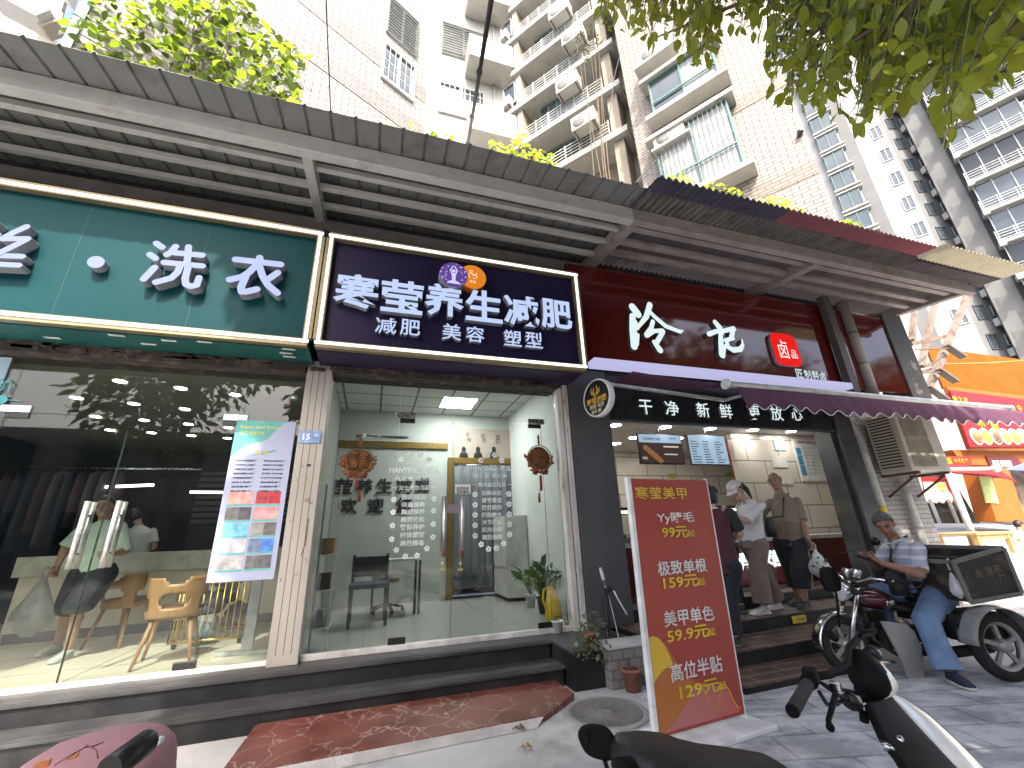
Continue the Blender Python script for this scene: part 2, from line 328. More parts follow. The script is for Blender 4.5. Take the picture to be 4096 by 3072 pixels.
mb.build('tread', granT, st, bevel=.006)
mb = MB(); mb.box(1.823, 2.62, 4.06, 4.95, -.05, .285); mb.build('end_block', gran, st, bevel=.004); MB().box(1.825, 2.60, 4.05, 4.96, .288, .31).build('end_slab', granT, st, bevel=.004)
# ================================================================ the row of shops
ZF = .30; YG = 4.88
cream = mat('cream pillar paint', (.34, .315, .275), .6, col2=(.42, .395, .355), scale=2.5, bump=.15, bscale=50, dirt=(.19, .15, .11), dscale=4.5, dlo=.6, dhi=.8, stretch=(1, 1, .35))
grey_tile = mat('dark grey cladding', (.045, .048, .055), .42, col2=(.062, .065, .072), scale=1.3, bump=.06, bscale=40, spec=.6)
wallw = mat('white plaster', (.62, .64, .63), .7, col2=(.70, .71, .70), scale=1.5, bump=.05)
wallg = mat('grey green plaster', (.40, .42, .40), .7, col2=(.46, .48, .46), scale=1.2)
ceil_m = tiled('ceiling tiles', (.60, .61, .60), (.56, .57, .56), (.16, .16, .16), .6, .6, 'xy', .008, .7, offset=0, noise_amt=.1)
floor_m = tiled('polished floor tiles', (.46, .46, .44), (.50, .50, .48), (.30, .30, .29), .8, .8, 'xy', .0015, .12, offset=0, noise_amt=.12)
cream_fl = tiled('cream floor tiles', (.62, .58, .46), (.66, .62, .50), (.35, .32, .26), .8, .8, 'xy', .003, .25, offset=0, noise_amt=.12)
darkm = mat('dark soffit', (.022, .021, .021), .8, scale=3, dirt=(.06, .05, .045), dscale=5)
steel = mat('brushed steel', (.55, .55, .56), .28, 1, scale=30, rvar=.06)
gl = glass('shop glass', (.84, .87, .85), 1.1, 0)
edge = mat('glass edge', (.04, .06, .055), .25)
shop = thing('shop_row', 'single storey row of shops with a laundry, a beauty salon and a deli', 'building', (1, 6, 0))
mb = MB(); mb.box(-.80, -.545, 4.75, 5.05, .312, 3.24); mb.build('pillar', cream, shop, bevel=.006)
mb = MB()
for x in (-.735, -.672, -.61): mb.box(x-.003, x+.003, 4.7495, 4.756, .40, 3.2)
mb.build('pillar_groove', mat('groove', (.09, .075, .06), .9), shop)
mb = MB(); mb.box(2.36, 2.93, 4.75, 5.05, .31, 3.42); mb.box(2.36, 2.93, 4.748, 4.752, 1.5, 1.504); mb.build('pillar', grey_tile, shop, bevel=.004, label='dark grey clad pillar')
mb = MB(); mb.box(2.20, 2.27, 4.80, 4.95, .312, 3.14); mb.box(2.285, 2.35, 4.78, 4.93, .312, 3.2); mb.build('shutter_track', mat('rusty white frame', (.52, .50, .47), .55, dirt=(.16, .085, .05), dscale=6, dlo=.55, dhi=.7, scale=5, stretch=(1, 1, .3)), shop, bevel=.003)
mb = MB(); mb.box(-8, -.81, 4.70, 5.06, 3.085, 3.21); mb.box(-.54, 2.19, 4.72, 5.06, 3.11, 3.215)
for k in range(60):
    x = random.uniform(-4, 2.1); mb.obox((x, 4.698, random.uniform(3.12, 3.18)), (random.uniform(.02, .12), 0, 0), (0, .012, 0), (0, 0, random.uniform(.006, .02)))
mb.build('shutter_box', mat('shutter box grime', (.03, .024, .021), .8, dirt=(.14, .10, .08), dscale=8, dlo=.5, dhi=.7, bump=.8, bscale=25), shop)
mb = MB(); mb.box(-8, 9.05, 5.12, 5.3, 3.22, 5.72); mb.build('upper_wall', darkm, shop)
mb = MB(); mb.box(-8, 9.05, 5.3, 12, 5.7, 5.78); mb.build('roof', conc, shop)
# laundry room
mb = MB(); mb.box(-5.6, -.80, 5.05, 9.6, .2, ZF); mb.build('floor', cream_fl, shop, label='cream tiled floor')
mb = MB(); mb.box(-5.6, -.80, 5.05, 9.7, 3.09, 3.16); mb.build('ceiling', mat('grey ceiling', (.11, .11, .10), .6, scale=1), shop)
dkwall = mat('dark shop wall', (.035, .035, .036), .6, scale=1.5)
mb = MB(); mb.box(-5.7, -5.6, 4.9, 9.6, .3, 3.1); mb.box(-5.7, -.7, 9.6, 9.7, .3, 3.1); mb.build('back_wall', dkwall, shop)
mb = MB(); mb.box(-.80, -.70, 5.05, 8.5, .3, 3.75); mb.build('partition', mat('partition paint', (.30, .30, .28), .6), shop)
# salon room
mb = MB(); mb.box(-.70, 2.95, 4.98, 8.6, .2, ZF); mb.build('floor', floor_m, shop, label='glossy grey tiled floor')
mb = MB(); mb.box(-.70, 2.75, 5.05, 8.5, 3.70, 3.76); mb.build('ceiling', ceil_m, shop)
mb = MB(); mb.box(-.69, 1.42, 8.24, 8.34, ZF, 3.71); mb.box(1.42, 2.78, 8.24, 8.34, 2.72, 3.71); mb.box(2.70, 2.78, 8.24, 8.34, ZF, 2.72); mb.build('back_wall', wallg, shop)
mb = MB(); mb.box(1.3, 2.9, 8.85, 9.3, ZF, 2.8); mb.build('inner_wall', dkwall, shop)
mb = MB(); mb.box(2.62, 2.80, 5.05, 8.24, ZF, 3.71); mb.build('side_wall', wallw, shop)
gold = mat('gold door trim', (.20, .125, .035), .45, .4, scale=20)
mb = MB(); mb.box(1.33, 1.45, 8.19, 8.25, ZF, 2.82); mb.box(2.62, 2.72, 8.19, 8.25, ZF, 2.74); mb.box(-.69, 1.33, 8.19, 8.25, 2.98, 3.10); mb.box(1.45, 2.62, 8.19, 8.25, 2.70, 2.82); mb.build('door_trim', gold, shop, bevel=.006)
# deli room
ZD = .46
mb = MB(); mb.box(2.93, 8.85, 5.35, 8.4, .2, ZD); mb.build('floor', tiled('patterned floor', (.40, .38, .36), (.16, .15, .14), (.55, .52, .5), .10, .10, 'xy', .03, .3), shop, label='small patterned floor tiles')
cer = tiled('cream wall tiles', (.62, .585, .52), (.65, .61, .55), (.22, .19, .17), .8, .42, 'xz', .006, .25, noise_amt=.12)
mb = MB(); mb.box(2.93, 8.85, 8.4, 8.5, ZD, 3.3); mb.build('back_wall', cer, shop)
mb = MB(); mb.box(8.85, 8.92, 5.0, 8.5, ZD, 3.3); mb.box(2.93, 3.0, 5.05, 8.4, ZD, 3.3); mb.pieces('side_wall', tiled('cream side tiles', (.62, .585, .52), (.65, .61, .55), (.22, .19, .17), .8, .42, 'yz', .006, .25, noise_amt=.12), shop)
mb = MB(); mb.box(2.93, 8.85, 5.05, 8.4, 3.06, 3.12); mb.build('ceiling', mat('deli ceiling', (.62, .60, .57), .5), shop)
fr = mat('graphite frame', (.10, .105, .11), .35, .6, scale=4)
mb = MB(); mb.hexa([(7.10, 4.72, .42), (7.46, 4.72, .42), (7.46, 5.1, .42), (7.10, 5.1, .42), (7.10, 4.72, 3.3), (7.46, 4.72, 3.3), (7.46, 5.1, 3.3), (7.10, 5.1, 3.3)]); mb.box(7.02, 7.10, 4.80, 5.08, .42, 2.74); mb.build('door_jamb', fr, shop, bevel=.006)
mb = MB(); mb.box(2.93, 7.10, 4.78, 5.08, 3.0, 3.44); mb.build('lintel', darkm, shop)
# right end wall of painted brick
pb_ = tiled('painted brick', (.50, .49, .46), (.56, .55, .52), (.33, .31, .29), .24, .075, 'xz', .03, .8, noise_amt=.35)
mb = MB(); mb.box(7.50, 9.05, 4.95, 5.12, 0, 3.5); mb.build('end_wall', pb_, shop)
mb = MB(); mb.box(8.95, 9.05, 5.12, 8.6, 0, 5.7); mb.build('end_wall', tiled('painted brick side', (.50, .49, .46), (.56, .55, .52), (.33, .31, .29), .24, .075, 'yz', .03, .8, noise_amt=.35), shop)
# glass fronts
def pane(x0, x1, z0, z1, y=YG): return MB().box(x0, x1, y-.005, y+.005, z0, z1).build('window_pane', gl, shop)
TRK = mat('white sill', (.62, .61, .60), .4, scale=3, dirt=(.30, .28, .25), dscale=4)
mb = MB(); mb.box(-6, -.81, 4.84, 4.92, .312, .345); mb.box(-.54, 2.19, 4.84, 4.92, .312, .36); mb.build('window_sill', TRK, shop, bevel=.003)
pane(-5.6, -3.25, .346, 3.085); pane(-1.36, -.81, .346, 3.085); pane(-3.245, -1.365, 2.55, 3.085)
pane(-.54, .22, .361, 3.11); pane(1.985, 2.19, .361, 3.11); pane(.225, 1.98, 2.66, 3.11)
def glass_door(x0, x1, z0, z1, hx, hz0, hz1, sx):
    d = MB().box(x0, x1, YG-.006, YG+.006, z0, z1).build('glass_door', gl, shop)
    mb = MB(); mb.box(x0, x0+.0015, YG-.0065, YG+.0065, z0, z1); mb.box(x1-.0015, x1, YG-.0065, YG+.0065, z0, z1); mb.build('door_edge', edge, d)
    mb = MB()
    for s in (-1, 1):
        mb.tube([(hx, YG+s*.05, hz0), (hx, YG+s*.05, hz1)], .022, 14)
    for z in (hz0+.12, hz1-.12): mb.tube([(hx, YG-.05, z), (hx, YG+.05, z)], .009, 8)
    mb.build('handle', mat('handle steel', (.62, .62, .62), .38, .9, scale=30, rvar=.05), d)
    mb = MB(); fx = (x0, x0+.17) if sx < 0 else (x1-.17, x1)
    mb.box(*fx, YG-.016, YG+.016, z1-.05, z1); mb.box(*fx, YG-.016, YG+.016, z0, z0+.055); mb.pieces('patch_fitting', mat('dark steel', (.05, .05, .05), .3, .8), d, bevel=.003)
    e = MB(); f2 = (x0-.05, x0+.17) if sx < 0 else (x1-.17, x1+.05)
    e.box(*f2, YG-.018, YG+.018, z1+.004, z1+.07); e.build('top_fitting', steel, d, bevel=.003)
    return d
glass_door(-3.243, -2.312, .35, 2.545, -2.43, 1.19, 1.75, -1); glass_door(-2.306, -1.366, .35, 2.545, -2.20, 1.19, 1.75, 1)
glass_door(.227, .842, .365, 2.655, .757, 1.19, 1.77, -1); glass_door(.848, 1.978, .365, 2.655, .955, 1.19, 1.77, 1)
# ================================================================ deli steps
bt = tiled('brown step tiles', (.10, .055, .04), (.13, .075, .055), (.30, .27, .24), .30, .15, 'xy', .012, .45, dirt=1, noise_amt=.4)
ds = thing('deli_steps', 'black fronted steps with brown tiled treads up to the deli counter', 'steps', (4.6, 4.2, 0))
def tier(pts, z0, z1):
    n = len(pts); mb = MB(); mb.add([(x, y, z0) for x, y in pts] + [(x, y, z1-.012) for x, y in pts], [tuple(range(n, 2*n))] + [(i, (i+1) % n, n+(i+1) % n, n+i) for i in range(n)]); mb.build('riser', gran, ds)
    mb = MB(); mb.add([(x, y-.006, z1-.011) for x, y in pts] + [(x, y-.006, z1) for x, y in pts], [tuple(range(n, 2*n))] + [(i, (i+1) % n, n+(i+1) % n, n+i) for i in range(n)]); mb.build('tread', bt, ds)
tier([(3.07, 3.40), (4.35, 3.44), (4.75, 3.85), (5.6, 3.93), (5.6, 4.1), (3.2, 4.1)], -.02, .062)
tier([(2.72, 3.80), (7.6, 4.02), (7.6, 4.6), (2.72, 4.6)], -.02, .19)
tier([(2.72, 4.27), (7.6, 4.62), (7.6, 5.0), (2.72, 5.0)], .0, .325)
tier([(2.96, 4.84), (7.05, 5.06), (7.05, 5.42), (2.96, 5.42)], .0, .46)
mb = MB(); c = atY('p3', 1130, 1635, 4.27); yel = mat('yellow sticker', (.62, .47, .05), .5)
mb.obox((c.x, 4.42, .255), (.12, .008, 0), (0, .002, 0), (0, 0, .04)); yst = mb.build('warning_sticker', yel, ds)
mb = MB(); text(mb, '小心台阶', (c.x+.02, 4.417, .255), XR, ZU, .03); mb.build('lettering', mat('black print', (.02, .02, .02), .5), yst)
# ================================================================ canopy over the shops
cp = thing('canopy', 'long steel canopy with grey sheet and coloured corrugated plastic roof over the shops', 'canopy', (2, 4.3, 0))
SL = .12; zb_ = lambda y: 5.16 + SL*(y-3.7)
pw = mat('canopy white paint', (.40, .40, .39), .55, col2=(.47, .47, .455), scale=3, bump=.1, dirt=(.20, .18, .16), dscale=3, dlo=.55, dhi=.8)
pwr = mat('canopy rusty paint', (.25, .225, .21), .6, col2=(.33, .29, .275), scale=3, bump=.1, dirt=(.17, .12, .09), dscale=3.5, dlo=.5, dhi=.78)
mb = MB(); mb.box(-7, 3.0, 3.70, 3.80, 5.165, 5.36); mb.box(-7, 3.0, 3.688, 3.81, 5.155, 5.164); mb.build('beam', pw, cp, bevel=.006)
mb = MB(); mb.box(3.0, 10.2, 3.70, 3.80, 5.165, 5.36); mb.build('beam', pwr, cp, bevel=.006)
for x, wd, m in ((-.935, .105, pw), (3.05, .15, pwr), (6.43, .15, pwr), (10.0, .13, pwr), (-4.9, .105, pw)):
    mb = MB(); a, b = Vector((x, 3.80, zb_(3.80)+.085)), Vector((x, 5.2, zb_(5.2)+.085)); mb.bar(a, b, wd, .17); mb.build('rafter', m, cp, bevel=.004)
def purl(x0, x1, y, wd, m): MB().bar((x0, y, zb_(y)+.088), (x1, y, zb_(y)+.088), wd, .065).build('purlin', m, cp, bevel=.003)
for y in (4.035, 4.365, 4.725): purl(-7, -.99, y, .07, pw); purl(-.88, 2.97, y, .07, pw)
for y in (3.95, 4.285, 4.58): purl(3.13, 6.35, y, .095, pwr); purl(6.51, 9.93, y, .095, pwr)
mb = MB(); mb.box(-7, 2.9, 4.98, 5.12, 5.2, 5.36); mb.build('wall_beam', mat('wall beam', (.16, .15, .15), .8, scale=4), cp)
# grey standing-seam sheet
zr = lambda y: 5.375 + SL*(y-3.7)
prof = []; x = -7.0
while x < 3.0: prof += [(x, 0), (x+.195, 0), (x+.208, .022), (x+.222, .022)]; x += .235
def sheet(prof, y0, y1, ny, sag=0): 
    n = len(prof); g = MB()
    ys = [y0+(y1-y0)*j/ny for j in range(ny+1)]
    vs = [(px, y, zr(y)+pz + (sag*math.sin(px*2.1)*max(0, 1-(y-y0)/.4) if sag else 0)) for y in ys for px, pz in prof]
    return g.add(vs, [(j*n+i, j*n+i+1, (j+1)*n+i+1, (j+1)*n+i) for j in range(ny) for i in range(n-1)])
gs = mat('grey roof sheet', (.20, .20, .20), .5, .3, col2=(.26, .26, .25), scale=2, dirt=(.10, .095, .09), dscale=2, dlo=.5, dhi=.75)
sheet(prof, 3.33, 5.35, 4, .006).build('roof_sheet', gs, cp, solid=.003)
def corr(x0, x1, amp=.028, pitch=.10):
    n = int((x1-x0)/pitch*6); return [(x0+(x1-x0)*i/n, amp*math.sin(2*math.pi*(x0+(x1-x0)*i/n)/pitch)) for i in range(n+1)]
gcs = translucent('shaded corrugated plastic', (.07, .062, .062), (.07, .062, .066), .2, .35, 5, (.11, .10, .10))  # dark grey carries the shade on the inner part of the coloured sheets
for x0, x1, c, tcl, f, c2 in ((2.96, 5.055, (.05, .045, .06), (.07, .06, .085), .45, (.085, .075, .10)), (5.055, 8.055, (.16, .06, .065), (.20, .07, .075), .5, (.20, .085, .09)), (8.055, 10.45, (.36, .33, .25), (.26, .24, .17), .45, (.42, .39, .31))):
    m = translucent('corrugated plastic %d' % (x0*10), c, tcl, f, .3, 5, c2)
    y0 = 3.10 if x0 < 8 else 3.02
    sheet(corr(x0, x1), y0, 3.45, 2).build('corrugated_sheet', m, cp); o = sheet(corr(x0, x1), 3.40, 5.3, 4).build('corrugated_sheet', gcs, cp, label='inner corrugated sheet with its shade coloured in grey'); o.location.z -= .004
gc = mat('dark corrugated', (.13, .125, .12), .6, .2, col2=(.20, .19, .18), scale=4, dirt=(.07, .06, .055), dscale=5)
def under(x0, x1, y0, y1, m, dz): o = sheet(corr(x0, x1), y0, y1, 2).build('corrugated_sheet', m, cp); o.location.z -= dz; return o
under(2.98, 8.1, 3.36, 3.69, gc, .008)
mb = MB(); P = corr(2.62, 9.6, .012, .09); n = len(P)
mb.add([(x, 4.86, 5.06+z) for x, z in P] + [(x, 5.11, 5.03+z) for x, z in P], [(i, i+1, n+i+1, n+i) for i in range(n-1)]); mb.build('flashing', mat('grey flashing', (.20, .185, .185), .55, .2, scale=5), cp)
# posts and pipes along the facade
tag(MB().bar((7.40, 4.5, 3.2), (7.40, 4.5, 5.14), .16, .12, (0, 1, 0)).build('square_post', mat('dark post', (.075, .065, .062), .6, dirt=(.2, .17, .15), dscale=6, dlo=.6, dhi=.75), bevel=.006), 'dark square steel post in front of the deli sign', 'post')
rp_ = thing('round_post', 'grey round post holding the canopy beside the deli sign', 'post', (8.05, 4.62, 3.2))
MB().tube([(8.06, 4.62, 3.2), (8.06, 4.62, 5.2)], .09, 16).build('pipe', mat('post paint', (.30, .28, .27), .5, col2=(.38, .36, .35), scale=6, dirt=(.14, .11, .09), dscale=6, dlo=.6, dhi=.75), rp_)
mb = MB()
for z in (3.95, 4.55): mb.tube([(8.06, 4.62, z-.02), (8.06, 4.62, z+.02)], .093, 16)
mb.build('collar', gc, rp_)
# ================================================================ the shop signs
YS = 4.25
ltr = glow('lit letter', (.56, .64, 1), .92); ltr2 = glow('lit letter blue white', (.56, .68, 1), .95); ltrw = glow('lit letter white', (.78, .92, .93), .98)
lside = mat('letter return', (.22, .23, .26), .5)
led = glow('led strip', (1, .97, .9), 2.2); brass = mat('champagne frame', (.20, .165, .095), .4, .5, col2=(.25, .21, .13), scale=4)
plas = mat('paper label', (.55, .56, .55), .6)
def frame_sign(root, x0, x1, z0, z1, panel, under, left=True):
    MB().box(x0, x1, YS+.05, YS+.09, z0, z1).build('panel', panel, root)
    mb = MB(); t = .085
    mb.box(x0, x1, YS-.02, YS+.048, z0-.03, z0+t-.03); mb.box(x0, x1, YS-.02, YS+.048, z1-t+.03, z1+.03)
    mb.box(x1-t+.03, x1+.03, YS-.02, YS+.048, z0+t-.03, z1-t+.03)
    if left: mb.box(x0-.03, x0+t-.03, YS-.02, YS+.048, z0+t-.03, z1-t+.03)
    mb.build('frame', brass, root, bevel=.004)
    mb = MB(); l = .03
    mb.box(x0-.008, x1+.008, YS-.032, YS-.021, z0+.008, z0+.008+l); mb.box(x0-.008, x1+.008, YS-.032, YS-.021, z1-.008-l, z1-.008)
    mb.box(x1-.008-l, x1-.008, YS-.032, YS-.021, z0+.008+l, z1-.008-l)
    if left: mb.box(x0+.008, x0+.008+l, YS-.032, YS-.021, z0+.008+l, z1-.008-l)
    mb.build('led_strip', led, root)
    mb = MB(); mb.box(x0, x1, YS+.092, 5.1, z0-.022, z0+.0); mb.box(x0, x1, YS+.092, 5.1, z1-.02, z1); mb.box(x1-.02, x1, YS+.092, 5.1, z0, z1-.02); mb.build('box_side', under, root)
def letters(root, items, Y, d, m=None, bold=.02):
    for b, v, x, y, h, *r in items:
        mb = MB(); ptext(mb, b, v, x, y, h, Y, d, bold, r[0] if r else None)
        nf = len(tmesh(b, bold)[1]); mb.mi = [0 if i < nf else 1 for i in range(len(mb.f))]; mb.build('character', [m or ltr, lside], root)
teal = mat('teal panel', (.003, .042, .050), .5, col2=(.004, .050, .058), scale=1, spec=.1); teal2 = mat('teal underside', (.004, .07, .066), .5)
g = thing('laundry_sign', 'dark teal shop sign with white rounded characters and a bright edge strip above the laundry', 'shop sign', (-3, YS, 3.2))
frame_sign(g, -6.5, -.745, 3.21, 4.575, teal, teal2, False)
mb = MB()
for p, q in (((485, 465), (335, 890)), ((1215, 780), (1170, 960))):
    a, b = atY('d', *p, YS+.05), atY('d', *q, YS+.05); mb.box(a.x-.002, a.x+.002, YS+.0485, YS+.052, 3.3, 4.5)
mb.build('panel_seam', mat('seam', (.01, .05, .055), .6), g)
W7 = 46
chars = dict(wash=[[(1018, 472), (1052, 496)], [(978, 542), (1012, 566)], [(1008, 622), (940, 695)], [(1137, 492), (1108, 530), (1082, 543)], [(1112, 530), (1302, 546)], [(1217, 494), (1212, 560), (1206, 600)], [(1066, 590), (1302, 611)], [(1166, 606), (1150, 650), (1110, 688), (1015, 714)], [(1216, 612), (1196, 690), (1200, 726), (1232, 740), (1268, 732), (1282, 686)]],
 clothes=[[(1655, 558), (1662, 592)], [(1506, 570), (1786, 600)], [(1640, 600), (1590, 650), (1545, 680), (1470, 697)], [(1572, 672), (1540, 745), (1546, 772), (1572, 772), (1638, 756)], [(1652, 606), (1672, 670), (1708, 730), (1765, 778)], [(1767, 652), (1712, 690)]],
 silk=[[(220, 372), (150, 405), (72, 448)], [(75, 450), (228, 447)], [(226, 450), (130, 500), (32, 548)], [(34, 552), (192, 556)], [(-260, 590), (172, 612)], [(26, 345), (-60, 385), (-120, 420)], [(-118, 424), (40, 422)], [(36, 426), (-60, 475), (-160, 522)], [(-158, 526), (0, 530)]])
for k, s in chars.items():
    mb = MB(); pstrokes(mb, 'd', s, YS+.045, W7, .10)
    for i, f in enumerate(mb.f): mb.mi[i] = 0 if len(f) > 4 else 1
    mb.build('character', [ltr, lside], g)
c = atY('d', 600, 543, YS-.05); mb = MB(); mb.lathe((c.x, YS+.045, c.z), [(.064, 0), (.064, .08)], 28, (0, -1, 0)); mb.cur = 1; mb.lathe((c.x, YS+.045, c.z), [(.064, .08), (0, .0801)], 28, (0, -1, 0)); mb.build('character', [lside, ltr], g)
mb = MB()
for x, y in ((330, 1030), (735, 1015), (940, 1070), (1068, 1048), (1292, 1056), (1825, 1102), (1808, 1127), (1830, 1150)):
    p = atZ('d', x, y, 3.186); mb.obox((p.x, p.y, 3.1865), (.06, 0, 0), (0, .018, 0), (0, 0, .001))
mb.pieces('paper_tag', plas, g)
# purple salon sign
purp = mat('purple panel', (.011, .007, .034), .5, col2=(.015, .009, .042), scale=1.4, spec=.25); purp2 = mat('purple underside', (.018, .008, .04), .6)
g = thing('salon_sign', 'deep purple shop sign with white block characters and two round emblems above the salon', 'shop sign', (.8, YS, 3.2))
frame_sign(g, -.675, 2.365, 3.21, 4.575, purp, purp2)
letters(g, [('寒', 'e', 364, 595, 212, 1.12), ('莹', 'e', 645, 630, 205, 1.1), ('养', 'e', 908, 652, 202, 1.06), ('生', 'e', 1155, 688, 196, 1.06), ('减', 'e', 1390, 716, 190, 1.08), ('肥', 'e', 1608, 738, 182, 1.0)], YS+.03, .07, ltr2, .026)
letters(g, [('减', 'e', 543, 806, 100, 1.15), ('肥', 'e', 695, 818, 100, 1.1), ('美', 'e', 955, 845, 102, 1.05), ('容', 'e', 1102, 860, 98, 1.08), ('塑', 'e', 1338, 884, 98, 1.05), ('型', 'e', 1470, 895, 98, 1.05)], YS+.035, .05, ltr2, .012)
def disc(root, v, x, y, r, Y, d, name, mface, mside, n=36):
    c = atY(v, x, y, Y-d); rr = (atY(v, x, y-r, Y-d)-c).length; mb = MB(); mb.lathe((c.x, Y, c.z), [(rr, 0), (rr, d)], n, (0, -1, 0)); mb.cur = 1; mb.lathe((c.x, Y, c.z), [(rr, d), (0, d+.0001)], n, (0, -1, 0), False)
    return mb.build(name, [mside, mface], root), Vector((c.x, Y-d, c.z)), rr
e1, c, r = disc(g, 'e', 972, 472, 76, YS+.03, .11, 'emblem', mat('emblem violet', (.10, .045, .25), .5, emit=.12), lside)
mb = MB(); wt = glow('emblem white', (.7, .72, 1), .9)
def on(p): return (c.x+p[0]*r, c.y-.003, c.z+p[1]*r)
for pts in ([(-.45, -.62), (-.2, -.5), (.2, -.5), (.45, -.62), (.3, -.72), (-.3, -.72)], [(-.12, -.5), (-.14, -.05), (-.2, .12), (.2, .12), (.14, -.05), (.12, -.5)], [(-.2, .12), (-.3, .35), (-.06, .74), (-.01, .7), (-.19, .36), (-.1, .1)], [(.2, .12), (.3, .35), (.06, .74), (.01, .7), (.19, .36), (.1, .1)]):
    mb.prism([(p[0]*r, p[1]*r) for p in pts], c, XR, ZU, .003)
mb.lathe((c.x, c.y, c.z+r*.3), [(r*.13, 0), (r*.13, .004), (0, .0041)], 14, (0, -1, 0))
for k in range(58):
    a = random.uniform(0, 6.28); q = random.uniform(.5, .93); s = random.uniform(.03, .07)*r; px, pz = q*math.cos(a), q*math.sin(a)
    if abs(px) < .38 and pz < .8: continue
    mb.prism([(px*r-s, pz*r), (px*r, pz*r-s*.6), (px*r+s, pz*r), (px*r, pz*r+s*.9)], c, XR, ZU, .002)
mb.build('figure_print', wt, e1)
e2, c, r = disc(g, 'e', 1092, 486, 73, YS+.035, .10, 'emblem', glow('emblem orange', (.85, .26, .02), .85), mat('orange side', (.35, .12, .02), .5))
mb = MB(); text(mb, '寒莹', (c.x, c.y, c.z-r*.42), XR, ZU, r*.24)
for a0, rr, cx, cz in ((0, .2, -.12, .12), (2.2, .2, .1, .32), (4, .17, .14, .05), (1, .13, -.1, .42)):
    stroke(mb, [(cx*r+rr*r*math.cos(a0+t*.55), cz*r+rr*r*math.sin(a0+t*.55)) for t in range(9)], c, XR, ZU, r*.045, .002)
mb.build('flower_print', glow('emblem pale', (1, .7, .45), .95), e2)
# deli sign: glossy maroon board
maro = mat('glossy maroon board', (.085, .009, .009), .06, col2=(.096, .011, .010), scale=1, spec=.6, rvar=.02)
g = thing('deli_sign', 'glossy maroon shop sign with white brush characters and a red square seal', 'shop sign', (6, 4.6, 3.4))
MB().box(2.42, 7.38, 4.60, 4.66, 3.50, 5.02).build('panel', maro, g); MB().box(2.42, 7.38, 4.615, 4.67, 4.72, 5.03).build('top_band', darkm, g)
MB().box(7.39, 9.08, 4.64, 4.70, 3.48, 5.02).build('panel', maro, g, label='plain right end of the maroon board')
mb = MB(); mb.box(9.085, 9.62, 4.61, 5.05, 3.40, 5.12); mb.build('end_cover', mat('torn grey sheet', (.10, .10, .095), .7, dirt=(.32, .31, .29), dscale=2.5, dlo=.62, dhi=.66), g)
brush = [[[(352, 370, 44), (385, 415, 46)], [(352, 428, 36), (356, 520, 44), (362, 618, 40)], [(380, 500, 30), (365, 470, 40)], [(372, 600, 36), (385, 545, 20)], [(462, 355, 34), (440, 430, 32), (385, 500, 18)], [(452, 390, 24), (490, 430, 26), (560, 490, 28), (650, 525, 24), (668, 518, 8)], [(480, 462, 26), (470, 500, 26), (440, 545, 30)], [(440, 550, 28), (490, 520, 24), (542, 520, 30)], [(545, 525, 26), (500, 600, 30)], [(488, 590, 26), (525, 640, 38)]],
 [[(872, 465, 28), (900, 500, 36)], [(832, 540, 26), (880, 522, 24), (915, 530, 26)], [(905, 535, 24), (908, 600, 32), (915, 670, 38)], [(918, 660, 32), (935, 610, 12)], [(925, 520, 22), (990, 505, 28)], [(985, 510, 26), (975, 560, 28)], [(935, 580, 22), (985, 565, 22)], [(945, 575, 20), (950, 620, 26), (985, 640, 30), (1030, 635, 28), (1045, 610, 20), (1040, 575, 8)]]]
edgeb = mat('letter dark edge', (.02, .06, .07), .4)
for s in brush:
    mb = MB(); pstrokes(mb, 'f', s, 4.598, 30, .045)
    for i, f in enumerate(mb.f): mb.mi[i] = 0 if len(f) > 4 else 1
    mb.build('character', [ltrw, edgeb], g)
c = atY('f', 1332, 630, 4.55); R = .285
sq = [(R*.98*math.copysign(abs(math.cos(t))**.42, math.cos(t)), R*1.02*math.copysign(abs(math.sin(t))**.42, math.sin(t))) for t in [i*math.pi/20 for i in range(40)]]
mb = MB(); mb.prism(sq, (c.x, 4.598, c.z), XR, ZU, .05); mb.mi = [1, 0]+[1]*40; se = mb.build('seal', [glow('seal red', (.85, .012, .01), .95), lside], g)
mb = MB(); text(mb, '卤', (c.x-.06, 4.545, c.z-.0), XR, ZU, .33, .2, .002, .0); text(mb, '品', (c.x+.15, 4.545, c.z-.07), XR, ZU, .15, .13, .002, .0); mb.build('lettering', glow('seal lettering', (1, .8, .78), 1.1), se)
letters(g, [('匠', 'f', 1412, 782, 52, 1), ('制', 'f', 1463, 788, 52, 1), ('鲜', 'f', 1512, 792, 52, 1), ('卤', 'f', 1558, 798, 50, .9)], 4.598, .02, ltrw, .005)
MB().box(2.60, 7.30, 4.42, 4.598, 3.375, 3.47).build('light_bar', glow('white light bar', (.62, .62, .95), .8), g, bevel=.006)
# black slogan board over the deli opening
g = thing('slogan_board', 'long black board with seven outlined white characters over the deli opening', 'shop sign', (5, 4.75, 2.75))
MB().box(2.94, 7.09, 4.755, 4.78, 2.745, 3.37).build('panel', mat('black board', (.012, .014, .016), .3), g); mb = MB(); mb.box(2.94, 7.05, 4.73, 4.80, 2.715, 2.742); mb.build('bottom_rail', fr, g)
letters(g, [('干', 'f', 440, 996, 90, 1), ('净', 'f', 605, 1003, 92, 1.05), ('新', 'f', 800, 1014, 92, 1), ('鲜', 'f', 945, 1022, 90, 1), ('更', 'f', 1125, 1032, 88, 1), ('放', 'f', 1263, 1036, 88, 1.05), ('心', 'f', 1390, 1042, 76, 1.1)], 4.75, .03, ltrw, .008)
